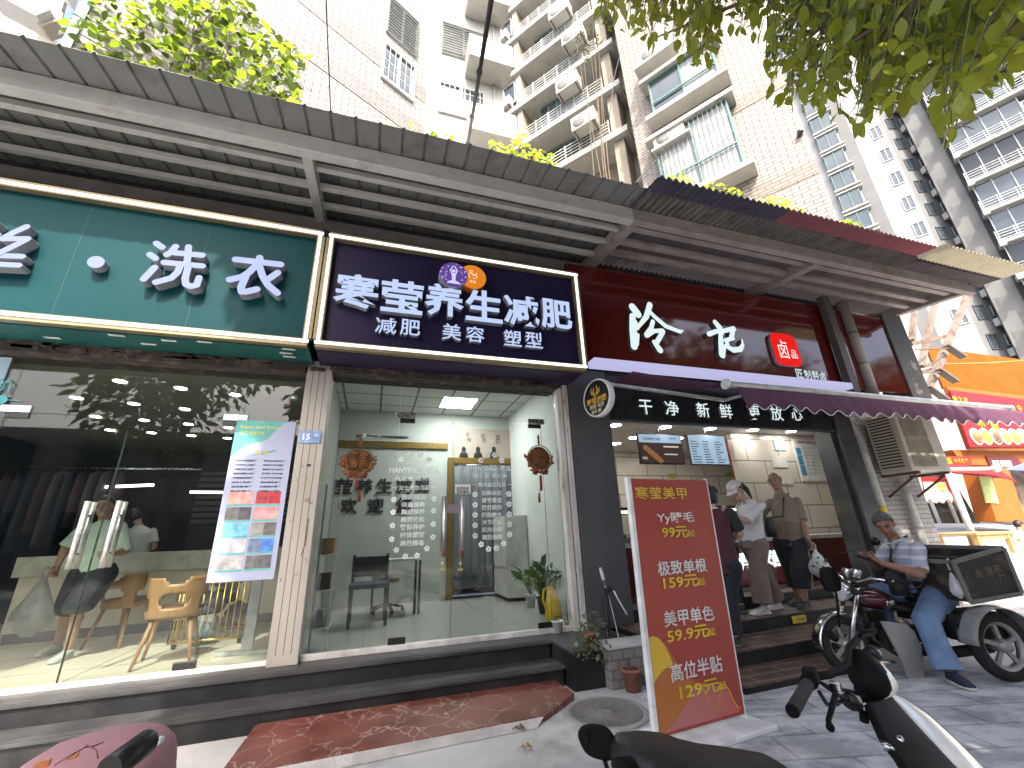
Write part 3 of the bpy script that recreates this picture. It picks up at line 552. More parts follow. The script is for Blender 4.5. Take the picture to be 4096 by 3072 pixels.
# round bracket sign
g = thing('round_sign', 'small round black and gold sign with white rim hung on the dark grey pillar', 'shop sign', (2.8, 4.5, 2.7))
c = atY('e', 1888, 1252, 4.45); nrm = Vector((-.97, -.24, 0)).normalized(); side = Vector((-nrm.y, nrm.x, 0)); side = side if side.x > 0 else -side
r = .232; mb = MB(); mb.lathe(c-nrm*.05, [(r*.0, 0), (r, 0), (r*1.06, .02), (r*1.06, .09), (r*.98, .1), (r*.97, .085)], 40, nrm); mb.build('rim', mat('white rim', (.66, .67, .70), .35), g)
mb = MB(); mb.lathe(c-nrm*.05, [(r*.97, .088), (0, .0881)], 40, nrm, False); mb.build('face', mat('black face', (.016, .016, .018), .35), g)
gp = mat('gold print', (.62, .40, .08), .4); fc = c+nrm*.042; mb = MB(); X = side if side.cross(ZU).dot(nrm) > 0 else -side
mb.cur = 0; stroke(mb, [(-.02, .02, .02), (-.05, .08, .03), (-.02, .14, .012)], fc, X, ZU, .02, .002); stroke(mb, [(.0, .05, .012), (.035, .10, .022), (.02, .16, .006)], fc, X, ZU, .02, .002); stroke(mb, [(.01, .03, .012), (.06, .07, .02), (.075, .12, .006)], fc, X, ZU, .02, .002); stroke(mb, [(-.07, .05, .008), (-.085, .1, .018), (-.06, .15, .006)], fc, X, ZU, .02, .002)
text(mb, '寒莹减肥', fc+ZU*-.03, X, ZU, .085, .36, .002); mb.build('gold_lettering', gp, g)
mb = MB(); text(mb, '美容 化妆', fc+ZU*-.105, X, ZU, .058, .27, .002); text(mb, '美甲 美睫', fc+ZU*-.172, X, ZU, .055, .22, .002); mb.build('pale_lettering', mat('pale gold print', (.62, .55, .35), .5), g)
mb = MB(); mb.bar(Vector((c.x, c.y+.2, c.z+.06)), Vector((c.x, 4.745, c.z+.06)), .03, .03); mb.bar(Vector((c.x, c.y+.2, c.z-.06)), Vector((c.x, 4.745, c.z-.06)), .03, .03); mb.build('bracket', mat('grey bracket', (.25, .25, .25), .5), g)
# house number
g = thing('house_number_plate', 'small blue house number plate reading 15 on the cream pillar', 'number plate', (-.7, 4.745, 2.3))
a, b = atY('h', 158, 350, 4.74), atY('h', 285, 432, 4.74); MB().box(a.x, b.x, 4.737, 4.748, b.z, a.z).build('plate', mat('blue enamel', (.20, .32, .58), .4, dirt=(.42, .48, .6), dscale=12, dlo=.5, dhi=.8), g, bevel=.002)
mb = MB(); text(mb, '15', ((a.x*.66+b.x*.34), 4.736, (a.z+b.z)/2), XR, ZU, .066, bold=.03); text(mb, '附2', ((a.x*.2+b.x*.8), 4.736, (a.z+b.z)/2+.018), XR, ZU, .03); mb.build('lettering', mat('white enamel', (.75, .77, .8), .4), g)
mb = MB(); mark = mat('pen marks', (.03, .03, .035), .8); text(mb, 'XJ1866245185', (-.60, 4.7485, 1.43), Vector((0, 0, 1)), Vector((-1, 0, 0)), .02, .26); mb.obox((-.66, 4.7495, 2.08), (.02, 0, 0), (0, .001, 0), (0, 0, .012))
for k in range(13):
    x, z = random.uniform(-.78, -.57), random.uniform(1.0, 2.1); stroke(mb, [(x, z), (x+random.uniform(-.02, .02), z+random.uniform(-.05, .05)), (x+random.uniform(-.03, .03), z+random.uniform(-.05, .05))], (0, 4.7497, 0), XR, ZU, .0025, .001)
mb.build('scribbled_marks', mark, shop)
# ================================================================ inside the shops: lamps first
dl = glow('downlight glass', (1, .96, .88), 42); dl2 = glow('deli downlight glass', (1, .95, .86), 80); pan = glow('ceiling panel glass', (.97, 1, .97), 75)
for i, (x, y) in enumerate(((815, 45), (1230, 93), (1600, 137), (520, 158), (910, 198), (1258, 235), (650, 285), (980, 310), (1282, 337), (1557, 360), (750, 377), (1032, 395), (1302, 414), (1547, 432))):
    p = atZ('g', x, y, 3.085); mb = MB(); mb.lathe((p.x, p.y, 3.088), [(.062, 0), (.0, .0001)], 16, (0, 0, -1)); 
    o = mb.build('ceiling_lamp', dl); tag(o, 'small round downlight in the grey laundry ceiling', 'ceiling lamp', 'downlights in the laundry ceiling')
for x, y in ((255, 1110), (570, 1122), (855, 1132), (1125, 1140), (1370, 1147), (375, 1188), (650, 1193), (900, 1198), (258, 1225)):
    p = atZ('f', x, y, 3.055); mb = MB(); mb.lathe((p.x, p.y, 3.058), [(.10, 0), (.0, .0001)], 16, (0, 0, -1)); tag(mb.build('ceiling_lamp', dl2), 'round downlight in the deli ceiling', 'ceiling lamp', 'downlights in the deli ceiling')
g = thing('ceiling_lamp', 'square lit panel lamp in the tiled salon ceiling', 'ceiling lamp', (1.4, 7.4, 3.7)); MB().box(1.08, 1.68, 7.12, 7.72, 3.688, 3.698).build('lit_panel', pan, g); MB().box(1.06, 1.70, 7.10, 7.74, 3.692, 3.6995).build('frame', steel, g)
for (x0, y0), (x1, y1) in (((720, 762), (1045, 748)), ((1295, 797), (1515, 799))):
    a, b = atY('g', x0, y0, 8.6), atY('g', x1, y1, 8.6); tag(MB().bar(a, b, .05, .04).build('tube_lamp', glow('tube lamp glass', (.9, .95, 1), 5)), 'left lit tube lamp hanging deep in the laundry' if x0 < 1000 else 'right lit tube lamp hanging deep in the laundry', 'lamp')
def rect(v, x0, y0, x1, y1, Y): a, b = atY(v, x0, y0, Y), atY(v, x1, y1, Y); return min(a.x, b.x), max(a.x, b.x), min(a.z, b.z), max(a.z, b.z)
def card(name, label, cat, v, x0, y0, x1, y1, Y, m, d=.006, group=None, parent=None):
    a = rect(v, x0, y0, x1, y1, Y); o = MB().box(a[0], a[1], Y, Y+d, a[2], a[3]).build(name, m, parent)
    return tag(o, label, cat, group) if cat else o
ink = mat('black ink', (.015, .015, .016), .6); wvin = mat('white vinyl', (.66, .70, .70), .5); paper = mat('paper', (.62, .62, .60), .6)
# ---- salon
o = MB(); 
for b, x, y, h in (('寒', 312, 705, 100), ('莹', 437, 705, 98), ('养', 566, 705, 98), ('生', 692, 702, 92), ('减', 815, 703, 95), ('肥', 932, 696, 90), ('欢', 465, 828, 100), ('迎', 637, 825, 96), ('您', 815, 824, 100)): ptext(o, b, 'h', x, y, h, 8.236, .02, .02, 1.05)
tag(o.build('wall_lettering', ink), 'big black characters of the welcome line on the salon back wall', 'wall lettering')
card('air_vent', 'long black air vent high on the salon back wall', 'vent', 'h', 515, 378, 840, 394, 8.2, ink, .03)
pst = card('wall_poster', 'beige poster with brush writing and three robed figures above the curtain', 'poster', 'h', 1135, 335, 1505, 545, 8.21, mat('beige poster', (.36, .29, .25), .6, col2=(.42, .34, .30), scale=2), .02)
mb = MB()
for b, x, y, h in (('千', 1218, 380, 34), ('传', 1225, 412, 30), ('古', 1316, 385, 32), ('方', 1322, 415, 30), ('苗', 1408, 392, 30), ('药', 1410, 420, 30)): ptext(mb, b, 'h', x, y, h, 8.206, .001, .0)
for x in (1193, 1283, 1383):
    c = atY('h', x, 470, 8.208); mb.sph(c, .045, .01, .06, 10); c2 = atY('h', x, 505, 8.208); mb.loft([(c2-ZU*.12, (.10, 0, 0), (0, .01, 0)), (c2+ZU*.02, (.08, 0, 0), (0, .01, 0)), (c2+ZU*.08, (.03, 0, 0), (0, .008, 0))], 12)
mb.build('brush_print', ink, pst)
cur = thing('door_curtain', 'two grey cloth curtain panels hanging in the salon doorway', 'curtain', (2, 8.2, .4)); cm = mat('grey curtain cloth', (.12, .13, .15), .85, col2=(.17, .18, .20), scale=3, stretch=(4, 4, .6))
for x0, x1 in ((1.46, 2.03), (2.04, 2.62)): MB().grid(lambda u, v: (x0+(x1-x0)*u, 8.2+.025*math.sin(u*22)*(1.1-v*.5), .46+2.2*v), 40, 6).build('curtain_panel', cm, cur, solid=.004)
MB().tube([(1.45, 8.21, 2.68), (2.63, 8.21, 2.68)], .012, 8).build('curtain_rod', steel, cur)
cab = thing('cabinet', 'white drawer cabinet against the right wall of the salon', 'cabinet', (2.4, 7.8, .3)); z = atY('h', 1510, 893, 7.7).z
wl = mat('white laminate', (.60, .60, .57), .35); MB().box(2.22, 2.61, 7.35, 8.17, .36, z).build('body', wl, cab, bevel=.006)
for k in range(3): MB().box(2.205, 2.218, 7.38, 8.14, .40+k*(z-.38)/3, .38+(k+.94)*(z-.38)/3).build('drawer', wl, cab, bevel=.004)
def pot_plant(name, label, p, r, h, fh, n, L, mp_, spread=.6, W=.5, m=None):
    t = thing(name, label, 'potted plant', p); mb = MB(); mb.lathe(p, [(0, .0), (r*.72, 0), (r, h), (r*1.08, h), (r*1.08, h*.9), (r*.9, h*.88), (0, h*.86)], 20); mb.build('pot', mp_, t)
    g = MB(); s = MB(); P = Vector(p)
    for _ in range(n):
        a = random.uniform(0, 6.28); q = random.random()**.6*spread; e = P+Vector((math.cos(a)*q*fh, math.sin(a)*q*fh, h+fh*(1-.55*q*q/(spread*spread+.01))*random.uniform(.35, 1)))
        s.tube([P+ZU*h*.85, (P+ZU*h*.9+e)/2+ZU*.03, e], [.004, .003, .002], 4, False); leaf(g, e, (e-P)*.6+rv()*.4*fh+Vector((0, 0, -.1)), ZU+rv()*.5, L*random.uniform(.7, 1.3), W)
    s.build('stem', mat('plant stem', (.10, .16, .05), .7), t); g.build('leaves', m or lf_pot, t); return t
wpot = mat('white ceramic', (.62, .62, .60), .3); gpot = mat('grey plastic pot', (.06, .065, .06), .5); terra = mat('terracotta', (.20, .075, .045), .8, col2=(.27, .11, .07), scale=6, dirt=(.12, .07, .05), dscale=8)
# ================================================================ apartment blocks behind the shops
wtile = tiled('white wall tiles', (.27, .258, .243), (.30, .288, .27), (.085, .08, .075), .34, .11, 'xz', .03, .5, noise_amt=.15)
gtile = tiled('grey wall tiles', (.175, .165, .158), (.205, .195, .185), (.10, .095, .09), .34, .11, 'xz', .03, .5, noise_amt=.15)
btile = tiled('beige wall tiles', (.29, .258, .226), (.33, .295, .26), (.085, .07, .06), .34, .11, 'xz', .03, .5, noise_amt=.2)
bband = tiled('tan wall tiles', (.20, .17, .14), (.24, .205, .17), (.10, .083, .07), .34, .11, 'xz', .03, .5, noise_amt=.2)
white = mat('white render', (.36, .36, .35), .7, col2=(.42, .42, .405), scale=.8, dirt=(.50, .47, .42), dscale=.7, dlo=.55, dhi=.85)
creamw = mat('cream render', (.25, .222, .178), .7, col2=(.30, .27, .22), scale=.8, dirt=(.42, .36, .27), dscale=.9, dlo=.5, dhi=.85)
greyr = mat('grey render', (.12, .123, .127), .75, col2=(.15, .153, .157), scale=.6, dirt=(.09, .09, .09), dscale=.5)
pale = mat('pale slab paint', (.36, .355, .33), .6, col2=(.42, .415, .39), scale=2, dirt=(.24, .215, .18), dscale=3, dlo=.55, dhi=.8)
wglass = mat('window glass', (.035, .05, .06), .05, col2=(.07, .09, .10), scale=.6, spec=.9, rvar=.03); dgl = mat('dark window', (.03, .035, .04), .1, scale=.8)
curt = mat('pale curtain', (.22, .24, .25), .7, col2=(.30, .32, .33), scale=4, stretch=(6, 1, .3)); gfr = mat('green window frame', (.10, .20, .18), .4); wfr = mat('white frame', (.42, .43, .42), .45)
acm = mat('air conditioner white', (.40, .40, .37), .45, col2=(.46, .46, .43), scale=3, dirt=(.28, .25, .20), dscale=4, dlo=.6, dhi=.8); grill = mat('grey grille', (.16, .16, .16), .6)
def facade(name, label, O, az):
    O = Vector((O.x, O.y, 0)); rz = math.pi/2 - az
    r = thing(name, label, 'apartment block', O, rz); r['O'] = 0; d = Vector((math.sin(az), math.cos(az), 0))
    def loc(v, x, y): p = atV(v, x, y, O, az); return (p-O).dot(d), p.z
    return r, loc, Matrix.Translation(O) @ Matrix.Rotation(rz, 4, 'Z')
def window(r, s0, s1, z0, z1, nx=2, bars=0, fm=wfr, gm=wglass, curtain=0, horiz=0, out=.0, name='window'):
    mb = MB(); t = .05; y = -.02-out
    mb.box(s0, s1, y-.05, y+.02, z0, z0+t); mb.box(s0, s1, y-.05, y+.02, z1-t, z1)
    for k in range(nx+1): x = s0+(s1-s0-t)*k/nx; mb.box(x, x+t, y-.045, y+.02, z0+t, z1-t)
    f = mb.build(name, fm, r, True)
    g = MB(); g.box(s0+.01, s1-.01, y+.005, y+.018, z0+.01, z1-.01); g.build('pane', gm, f, True)
    if curtain: MB().grid(lambda u, v: (s0+.1+(s1-s0-.2)*u if curtain == 3 else s0+.1+(s1-s0)*(.5*u+.02 if curtain == 1 else .45+.5*u), y+.003+.001*math.sin(u*40), z0+.08+(z1-z0-.16)*v), 30, 1).build('curtain', curt, f, True)
    if bars or horiz:
        b = MB(); n = max(1, int((s1-s0)/(bars or 9)))
        if bars:
            for k in range(1, n): x = s0+(s1-s0)*k/n; b.box(x-.007, x+.007, y-.09, y-.074, z0, z1)
            for q in (.02, .28, .5, .75, .98): b.box(s0, s1, y-.085, y-.077, z0+(z1-z0)*q-.007, z0+(z1-z0)*q+.007)
        if horiz:
            n = int((z1-z0)/horiz)
            for k in range(n): z = z0+(z1-z0)*(k+.5)/n; b.obox(((s0+s1)/2, y-.075, z), ((s1-s0)/2, 0, 0), (0, .022, .018), (0, -.004, .005))
        b.build('window_bars', mat('grey bars', (.20, .22, .22), .5) if name == 'bay_window' else wfr, f, True)
    return f
def ac(r, s, z, w=.85, h=.58, d=.34, y=-.1, name='air_conditioner'):
    mb = MB(); mb.box(s, s+w, y-d, y, z, z+h); o = mb.build(name, acm, r, True, bevel=.02)
    g = MB(); g.lathe((s+w*.36, y-d-.002, z+h*.5), [(h*.40, 0), (h*.38, .012), (h*.1, .014), (0, .012)], 20, (0, -1, 0)); g.build('fan_grille', grill, o, True)
    k = MB(); k.box(s+.08, s+.12, y-d-.03, y+.1, z-.05, z-.005); k.box(s+w-.12, s+w-.08, y-d-.03, y+.1, z-.05, z-.005); k.build('bracket', mat('rusty bracket', (.12, .07, .05), .8), o, True)
    return o
def railing(r, s0, s1, z0, z1, y, n=None, rows=4):
    mb = MB(); n = n or int((s1-s0)/.9)
    for k in range(n+1): x = s0+(s1-s0)*k/n; mb.box(x-.02, x+.02, y-.02, y+.02, z0, z1)
    for q in range(rows): z = z0+(z1-z0)*(q+.5)/rows; mb.box(s0, s1, y-.012, y+.012, z-.018, z+.018)
    return mb.build('railing', wfr, r, True)
# --- white tiled block on the left
P1 = atY('b', 640, 600, 9.2); A1 = R_(61.6)
r, L1, _ = facade('apartment_block', 'white tiled apartment block with grey bands behind the grey canopy', P1, A1)
sl = L1('a', 510, 110)[0]; mb = MB(); mb.box(sl, 0, 0, 3, 5, 22); mb.build('wall', wtile, r, True)
mb = MB()
for z in (L1('b', 0, 395)[1], L1('b', 0, 90)[1], L1('a', 1400, 640)[1]): mb.box(sl, 0, -.012, .0, z-.30, z+.30)
mb.pieces('tile_band', gtile, r, True)
for (x0, y0), (x1, y1), kw in (((372, 270), (556, 612), dict(bars=.17)), ((405, -20), (585, 200), dict(horiz=.13))):
    a, b = L1('b', x0, y0), L1('b', x1, y1); z1 = a[1]; z0 = L1('b', x0-15, y0+225)[1]; window(r, a[0], b[0], z0, z1, 2, **kw)
mb = MB(); mb.box(sl-.06, sl+.05, -.05, .05, 5, 22); mb.build('corner_trim', gfr, r, True)
# --- white block squarely behind the canopy
P2 = Vector((P1.x, 9.2, 0))
r, L2, _ = facade('apartment_block', 'narrow white rendered block with three projecting air conditioner boxes', P2, R_(90))
xr = L2('b', 1130, 700)[0]; mb = MB(); mb.box(-.02, xr, 0, 3.5, 5, 20.5); mb.build('wall', white, r, True)
for (a, b), kw in ((((740, 145), (1010, 385)), dict(horiz=.12)), (((720, 520), (1008, 755)), dict(bars=.15))):
    p = L2('b', *a); z0 = L2('b', b[0], b[1]-60)[1]; q = L2('b', *b); z0 = L2('b', a[0]-6, a[1]+190)[1]; window(r, p[0], q[0], z0, p[1], 2, **kw)
for yb, yf in ((-5, 105), (370, 490), (825, 945)):
    s0, z0 = L2('b', 882, yf); s1 = xr+.12; mb = MB(); mb.box(s0, s1, -.75, -.002, z0, z0+.12); mb.box(s0, s0+.08, -.75, -.002, z0+.12, z0+.95); mb.box(s1-.08, s1, -.75, -.002, z0+.12, z0+.95); mb.box(s0+.08, s1-.08, -.75, -.67, z0+.12, z0+.95)
    mb.build('box_ledge', pale, r, True)
mb = MB()
for x, y in ((1060, 160), (1065, 540)): s, z = L2('b', x, y); mb.tube([(s, -.05, z), (s, -.05, z-1.3), (s+.05, -.05, z-1.4)], .035, 8)
mb.build('drain_pipe', wfr, r, True)
# --- balcony block, running away to the left
P3 = atY('b', 1130, 700, 14.0); A3 = R_(143)
r, L3, _ = facade('apartment_block', 'cream apartment block with long balconies, white railings and air conditioners', P3, A3)
bands = [L3('b', 1280, 920)[1], L3('b', 1280, 665)[1], L3('b', 1280, 395)[1], L3('b', 1280, 120)[1]]; fh = bands[1]-bands[0]
bands = [bands[0]-fh] + [bands[0]+fh*k for k in range(5)]
mb = MB(); mb.box(-3, 9, .9, 3, 4, bands[-1]+fh); mb.build('wall', creamw, r, True)
sp1, sp2, sp3 = L3('b', 1215, 560)[0], L3('b', 1240, 560)[0], L3('b', 1810, 760)[0]
mb = MB(); mb.box(-3, sp3+.9, -.12, .9, 0, 1); mb.v = []; mb.f = []; mb.mi = []; mb.sm = []
for z in bands: mb.box(-3, sp3+.6, -.25, .92, z-.14, z+.14)
mb.pieces('balcony_slab', pale, r, True)
mb = MB(); mb.box(sp1-.02, sp2+.05, -.1, .9, 4, bands[-1]+fh); mb.box(sp3-.05, sp3+.35, -.02, .9, 4, bands[-1]+fh); mb.pieces('pilaster', creamw, r, True)
for k, z in enumerate(bands):
    window(r, sp2+.4+(k % 2)*.3, sp3-1.1, z+.95, z+fh-.25, 5, fm=gfr, gm=wglass if k % 2 else dgl, out=-.45 if k % 2 else -.8)
    railing(r, sp2+.1, sp3-.1, z+.16, z+.95, -.15, 6, 5)
    window(r, sp1-1.5, sp1-.1, z+.7, z+fh-.3, 2, bars=.16 if k % 2 else 0, gm=dgl)
    ac(r, sp1-1.05, z+.28, y=-.1); ac(r, sp3-1.4-(k % 2)*.5, z+.75+.1*(k % 3), 1.0, .7, .5, y=-.2)
# --- beige tiled wing with bay windows
P4 = atY('c', 440, 480, 6.3); A4 = R_(147)
r, L4, M4 = facade('apartment_block', 'beige tiled apartment wing with two big green framed bay windows', P4, A4)
sR = L4('c', 930, 830)[0]; sL = L4('c', -150, 500)[0]; zt = L4('c', 300, -260)[1]
mb = MB(); mb.box(sL, sR, 0, 2.6, 4.5, zt+4); mb.build('wall', btile, r, True)
mb = MB()
for p in ((620, 570), (790, 1070)): z = L4('c', *p)[1]; mb.box(L4('c', 455, 640)[0], sR+.01, -.012, 0, z-.22, z+.22)
mb.pieces('tile_band', bband, r, True)
def bay(s0, s1, z0, z1, d, curtain=0, bars=False):
    mb = MB(); mb.box(s0-.25, s1+.2, -d-.15, -.002, z0-.16, z0); mb.box(s0-.25, s1+.2, -d-.15, -.002, z1, z1+.14); mb.pieces('bay_slab', pale, r, True, bevel=.01)
    f = window(r, s0, s1, z0+.002, z1-.002, 2, .13 if bars else 0, gfr, wglass, curtain, out=d-.05, name='bay_window')
    g = MB(); z_ = z0+(z1-z0)*.33; g.box(s0+.05, s1-.05, -d-.04, -d+.0, z_-.025, z_+.025); g.box(s0, s0+.05, -d+.05, -.0, z0+.002, z1-.002); g.box(s1-.05, s1, -d+.05, -.0, z0+.002, z1-.002); g.build('side_frame', gfr, f, True)
s0, zb0 = L4('c', 55, 745); s1 = L4('c', 430, 480)[0]; zt1 = L4('c', 20, 470)[1]; bay(s0, s1, zb0+.05, zb0+1.55, .42, 2)
s2, zt2 = L4('c', 60, 875); s3, _z = L4('c', 470, 640); zb2 = L4('c', 590, 1050)[1]; bay(s2-.05, s3, zb2+.12, zt2-.05, .42, 3, True)
mb = MB(); z = zb0-.75; mb.box(s0-.25, s0+.9, -.6, -.002, z-.72, z-.64); mb.build('bay_slab', pale, r, True); ac(r, s0-.18, z-.62, .95, .62, .4, -.1)
mb = MB(); z = zt1+.3; mb.box(s0-.3, s0+1.1, -.6, -.002, z-.1, z); mb.build('bay_slab', pale, r, True); ac(r, s0-.1, z+.02, .95, .62, .4, -.1)
mb = MB(); c = L4('c', 890, 790); mb.sph((c[0], -.06, c[1]), .08, n=8); mb.tube([(c[0], -.06, c[1]), (c[0]-.1, -.06, c[1]-.14)], .02, 6); mb.build('vent_hole', dgl, r, True)
# --- far block: narrow bays, grey strip, white face, grey return
P5 = atY('c', 940, 580, 17.0); A5 = R_(150)
r, L5, _ = facade('apartment_block', 'tall white and grey block with a column of small bay windows', P5, A5)
s_a, s_b, s_c, s_d = L5('c', 900, 640)[0], L5('c', 1040, 610)[0], L5('c', 1120, 610)[0], L5('c', 1400, 800)[0]
mb = MB(); mb.box(s_a-2, s_d, 0, 6, 0, 60); mb.build('wall', white, r, True)
mb = MB(); mb.box(s_b, s_c, -.02, .1, 0, 60); mb.build('grey_strip', greyr, r, True)
zs = [L5('c', 995, y)[1] for y in (690, 815)]; dz = abs(zs[0]-zs[1]); z0 = L5('c', 975, 690)[1]
for k in range(-7, 6):
    z = z0+dz*k; w0 = s_a+.1; w1 = s_b-.15
    mb = MB(); mb.box(w0-.1, w1+.25, -.5, -.002, z-.12, z); mb.box(w0-.1, w1+.25, -.5, -.002, z+dz*.78, z+dz*.78+.1); mb.pieces('bay_slab', pale, r, True)
    window(r, w0, w1, z+.01, z+dz*.77, 2, fm=gfr, gm=wglass, out=.36, name='bay_window')
wz = L5('c', 1370, 970)[1]; wa, wb = L5('c', 1376, 950)[0], L5('c', 1436, 912)[0]; wdz = abs(L5('c', 1370, 970)[1]-L5('c', 1432, 1110)[1])
for k in range(-6, 6): window(r, wa, wb, wz+wdz*k, wz+wdz*k+wdz*.5, 2, fm=wfr, gm=wglass)
P6 = P5 + Vector((math.sin(A5), math.cos(A5), 0))*s_d; A6 = R_(112)
r, L6, _ = facade('apartment_block', 'grey rendered tower face with small windows and air conditioners beyond the white block', P6, A6)
s_e = L6('c', 1560, 800)[0]; mb = MB(); mb.box(0, s_e, 0, 6, 0, 62); mb.build('wall', greyr, r, True)
for k in range(-7, 7):
    z, dz6 = L6('c', 1505, 1010)[1], abs(L6('c', 1500, 1010)[1]-L6('c', 1560, 1140)[1]); z += dz6*k
    window(r, s_e*.18, s_e*.52, z, z+dz6*.5, 2, fm=mat('dark frame', (.08, .09, .10), .4), gm=wglass); window(r, s_e*.72, s_e*.92, z+.2, z+dz6*.45, 1, bars=.2, gm=dgl); ac(r, s_e*.55, z-.6, .8, .5, .35)
# --- right block with balconies
P7 = atY('c', 1750, 900, 12.0); A7 = R_(157)
r, L7, _ = facade('apartment_block', 'tall grey apartment block with glazed balconies and white railings beyond the tower', P7, A7)
zz = [L7('c', 1880, 1130)[1], L7('c', 1790, 975)[1]]; fh = abs(zz[1]-zz[0]); s_r = L7('c', 2350, 900)[0]+3
mb = MB(); mb.box(0, s_r, .0, 1, 0, 45); mb.build('wall', greyr, r, True)
mb = MB(); mb.box(-1.2, -.02, -.3, 5, 0, 45); mb.build('side_wall', mat('shaded grey render', (.16, .16, .155), .8, scale=.5), r, True)
for k in range(-6, 6):
    z = zz[0]+fh*k; mb = MB(); mb.box(.1, s_r, -1.1, -.002, z-.14, z+.06); mb.box(.1, .4, -1.25, -1.1, z-.35, z+.08); mb.build('balcony_slab', pale, r, True)
    railing(r, .15, s_r, z+.08, z+.85, -1.05, 8, 4)
    window(r, .25, s_r*.55, z+.08, z+fh-.2, 4, fm=wfr, gm=wglass if k % 3 else dgl, out=.7); window(r, s_r*.6, s_r, z+.5, z+fh-.3, 3, fm=gfr, gm=wglass, bars=.2 if k % 4 == 1 else 0, out=.3, curtain=k % 3)
    ac(r, s_r*.55, z+1.2, .8, .55, .35, y=-.4)
# --- fragment of a block at the far left
r = thing('apartment_block', 'corner of a white block with a cream balcony box beside the roof shrub', 'apartment block', (-9, 9, 0)); Yb = 9.0
def poly(v, pts, Y, d, m, name):
    mb = MB(); P = [atY(v, x, y, Y) for x, y in pts]; mb.prism([(p.x, p.z) for p in P], (0, Y, 0), XR, ZU, -d if d < 0 else d); return mb.build(name, m, r)
poly('a', [(20, 20), (415, 225), (330, 262), (18, 95)], Yb-.5, .5, white, 'balcony_slab'); poly('a', [(18, 98), (330, 265), (440, 330), (440, 700), (-40, 700), (10, 260)], Yb, .1, creamw, 'wall')
poly('a', [(180, 0), (205, -120), (470, -120), (380, 180)], Yb+.3, .1, mat('tan balcony', (.35, .30, .2), .7), 'wall')  # plain tan balcony wall
mb = MB()
for k in range(8): a, b = atY('a', 190+k*2, 20-k*14+60, Yb-.4), atY('a', 372+k*4, 130-k*14+60, Yb-.4); mb.bar(a, b, .03, .03)
mb.build('railing', wfr, r); poly('a', [(300, 165), (420, 228), (330, 262), (300, 245)], Yb-.55, .3, creamw, 'balcony_corner'); poly('a', [(400, 0), (430, -90), (520, -90), (470, 75)], Yb-.2, .3, acm, 'air_conditioner')

# --- buildings added behind the viewer, so the shop glass mirrors dark walls, not sky
r = thing('added_building', 'plain grey building added behind the viewer to darken the shop glass reflections', 'building', (0, -20, 0)); mb = MB(); mb.box(-30, 16, -30, -20, 0, 8); mb.box(16.1, 75, -30, -20, 0, 16); mb.build('wall', mat('street wall', (.24, .23, .22), .8, scale=.3), r)
mb = MB()
for k in range(17):
    for j in range(2): mb.box(-28+k*4, -26+k*4, -20.0, -19.97, 1.2+j*4, 3.4+j*4)
mb.build('windows', dgl, r)
# ================================================================ trees and plants
def leafmat(name, c, c2, t, f=.45, rough=.35): return translucent(name, c, t, f, rough, 3.5, c2)
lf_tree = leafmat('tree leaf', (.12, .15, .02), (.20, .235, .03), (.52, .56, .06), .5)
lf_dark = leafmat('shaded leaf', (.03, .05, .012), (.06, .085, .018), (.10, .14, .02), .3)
lf_vine = leafmat('vine leaf', (.07, .14, .015), (.13, .22, .025), (.30, .42, .03), .5)
lf_yel = leafmat('yellow vine leaf', (.20, .24, .02), (.30, .30, .03), (.5, .5, .05), .5)
lf_pot = leafmat('pot plant leaf', (.035, .09, .03), (.06, .13, .04), (.10, .2, .04), .3)
bark = mat('bark', (.10, .075, .05), .9, col2=(.17, .13, .10), scale=12, bump=1, bscale=30, stretch=(1, 1, .3))
def leaf(mb, p, d, nrm, L, W=.5, fold=.15, curl=.2):
    d = d.normalized(); s = d.cross(nrm)
    if s.length < 1e-4: return
    s.normalize(); n = s.cross(d); w = L*W/2
    q = [p, p+d*L*.22+s*w*.75+n*fold*w, p+d*L*.5+s*w+n*fold*w, p+d*L*.8+s*w*.5-n*curl*L*.3, p+d*L-n*curl*L*.6, p+d*L*.8-s*w*.5-n*curl*L*.3, p+d*L*.5-s*w+n*fold*w, p+d*L*.22-s*w*.75+n*fold*w, p+d*L*.5, p+d*L*.8-n*curl*L*.35]
    mb.add(q, [(0, 1, 2, 8), (8, 2, 3, 9), (9, 3, 4), (0, 8, 6, 7), (8, 9, 5, 6), (9, 4, 5)], True)
def rv(): 
    while 1:
        v = Vector((random.uniform(-1, 1), random.uniform(-1, 1), random.uniform(-1, 1)))
        if .05 < v.length < 1: return v.normalized()
def crown(mb, c, r, n, L, dens=None):
    for _ in range(n):
        v = rv(); q = random.random()**.45; p = Vector((c[0]+v.x*r[0]*q, c[1]+v.y*r[1]*q, c[2]+v.z*r[2]*q))
        if noise.noise(p*1.1) < -.42: continue
        d = Vector((v.x, v.y, -.5))+rv()*.9; leaf(mb, p, d, Vector((0, 0, 1))+rv()*.7, L*random.uniform(.7, 1.3))
def inpoly(x, y, P):
    c = False; j = len(P)-1
    for i in range(len(P)):
        if (P[i][1] > y) != (P[j][1] > y) and x < (P[j][0]-P[i][0])*(y-P[i][1])/(P[j][1]-P[i][1])+P[i][0]: c = not c
        j = i
    return c
def street_tree(x, y, h, label, blobs, n, L):
    t = thing('street_tree', label, 'tree', (x, y, 0)); mb = MB(); mb.tube([(x, y, 0), (x+.05, y, h*.3), (x-.05, y+.1, h*.6), (x, y+.2, h)], [.19, .15, .12, .05], 12)
    for c, r, k in blobs: mb.tube([(x, y, h*.5), ((x+c[0])/2, (y+c[1])/2, (h*.5+c[2])/2+.3), c], [.09, .06, .02], 8)
    mb.build('trunk', bark, t); g = MB()
    for c, r, k in blobs: crown(g, c, r, int(n*k), L)
    return t, g
random.seed(11)
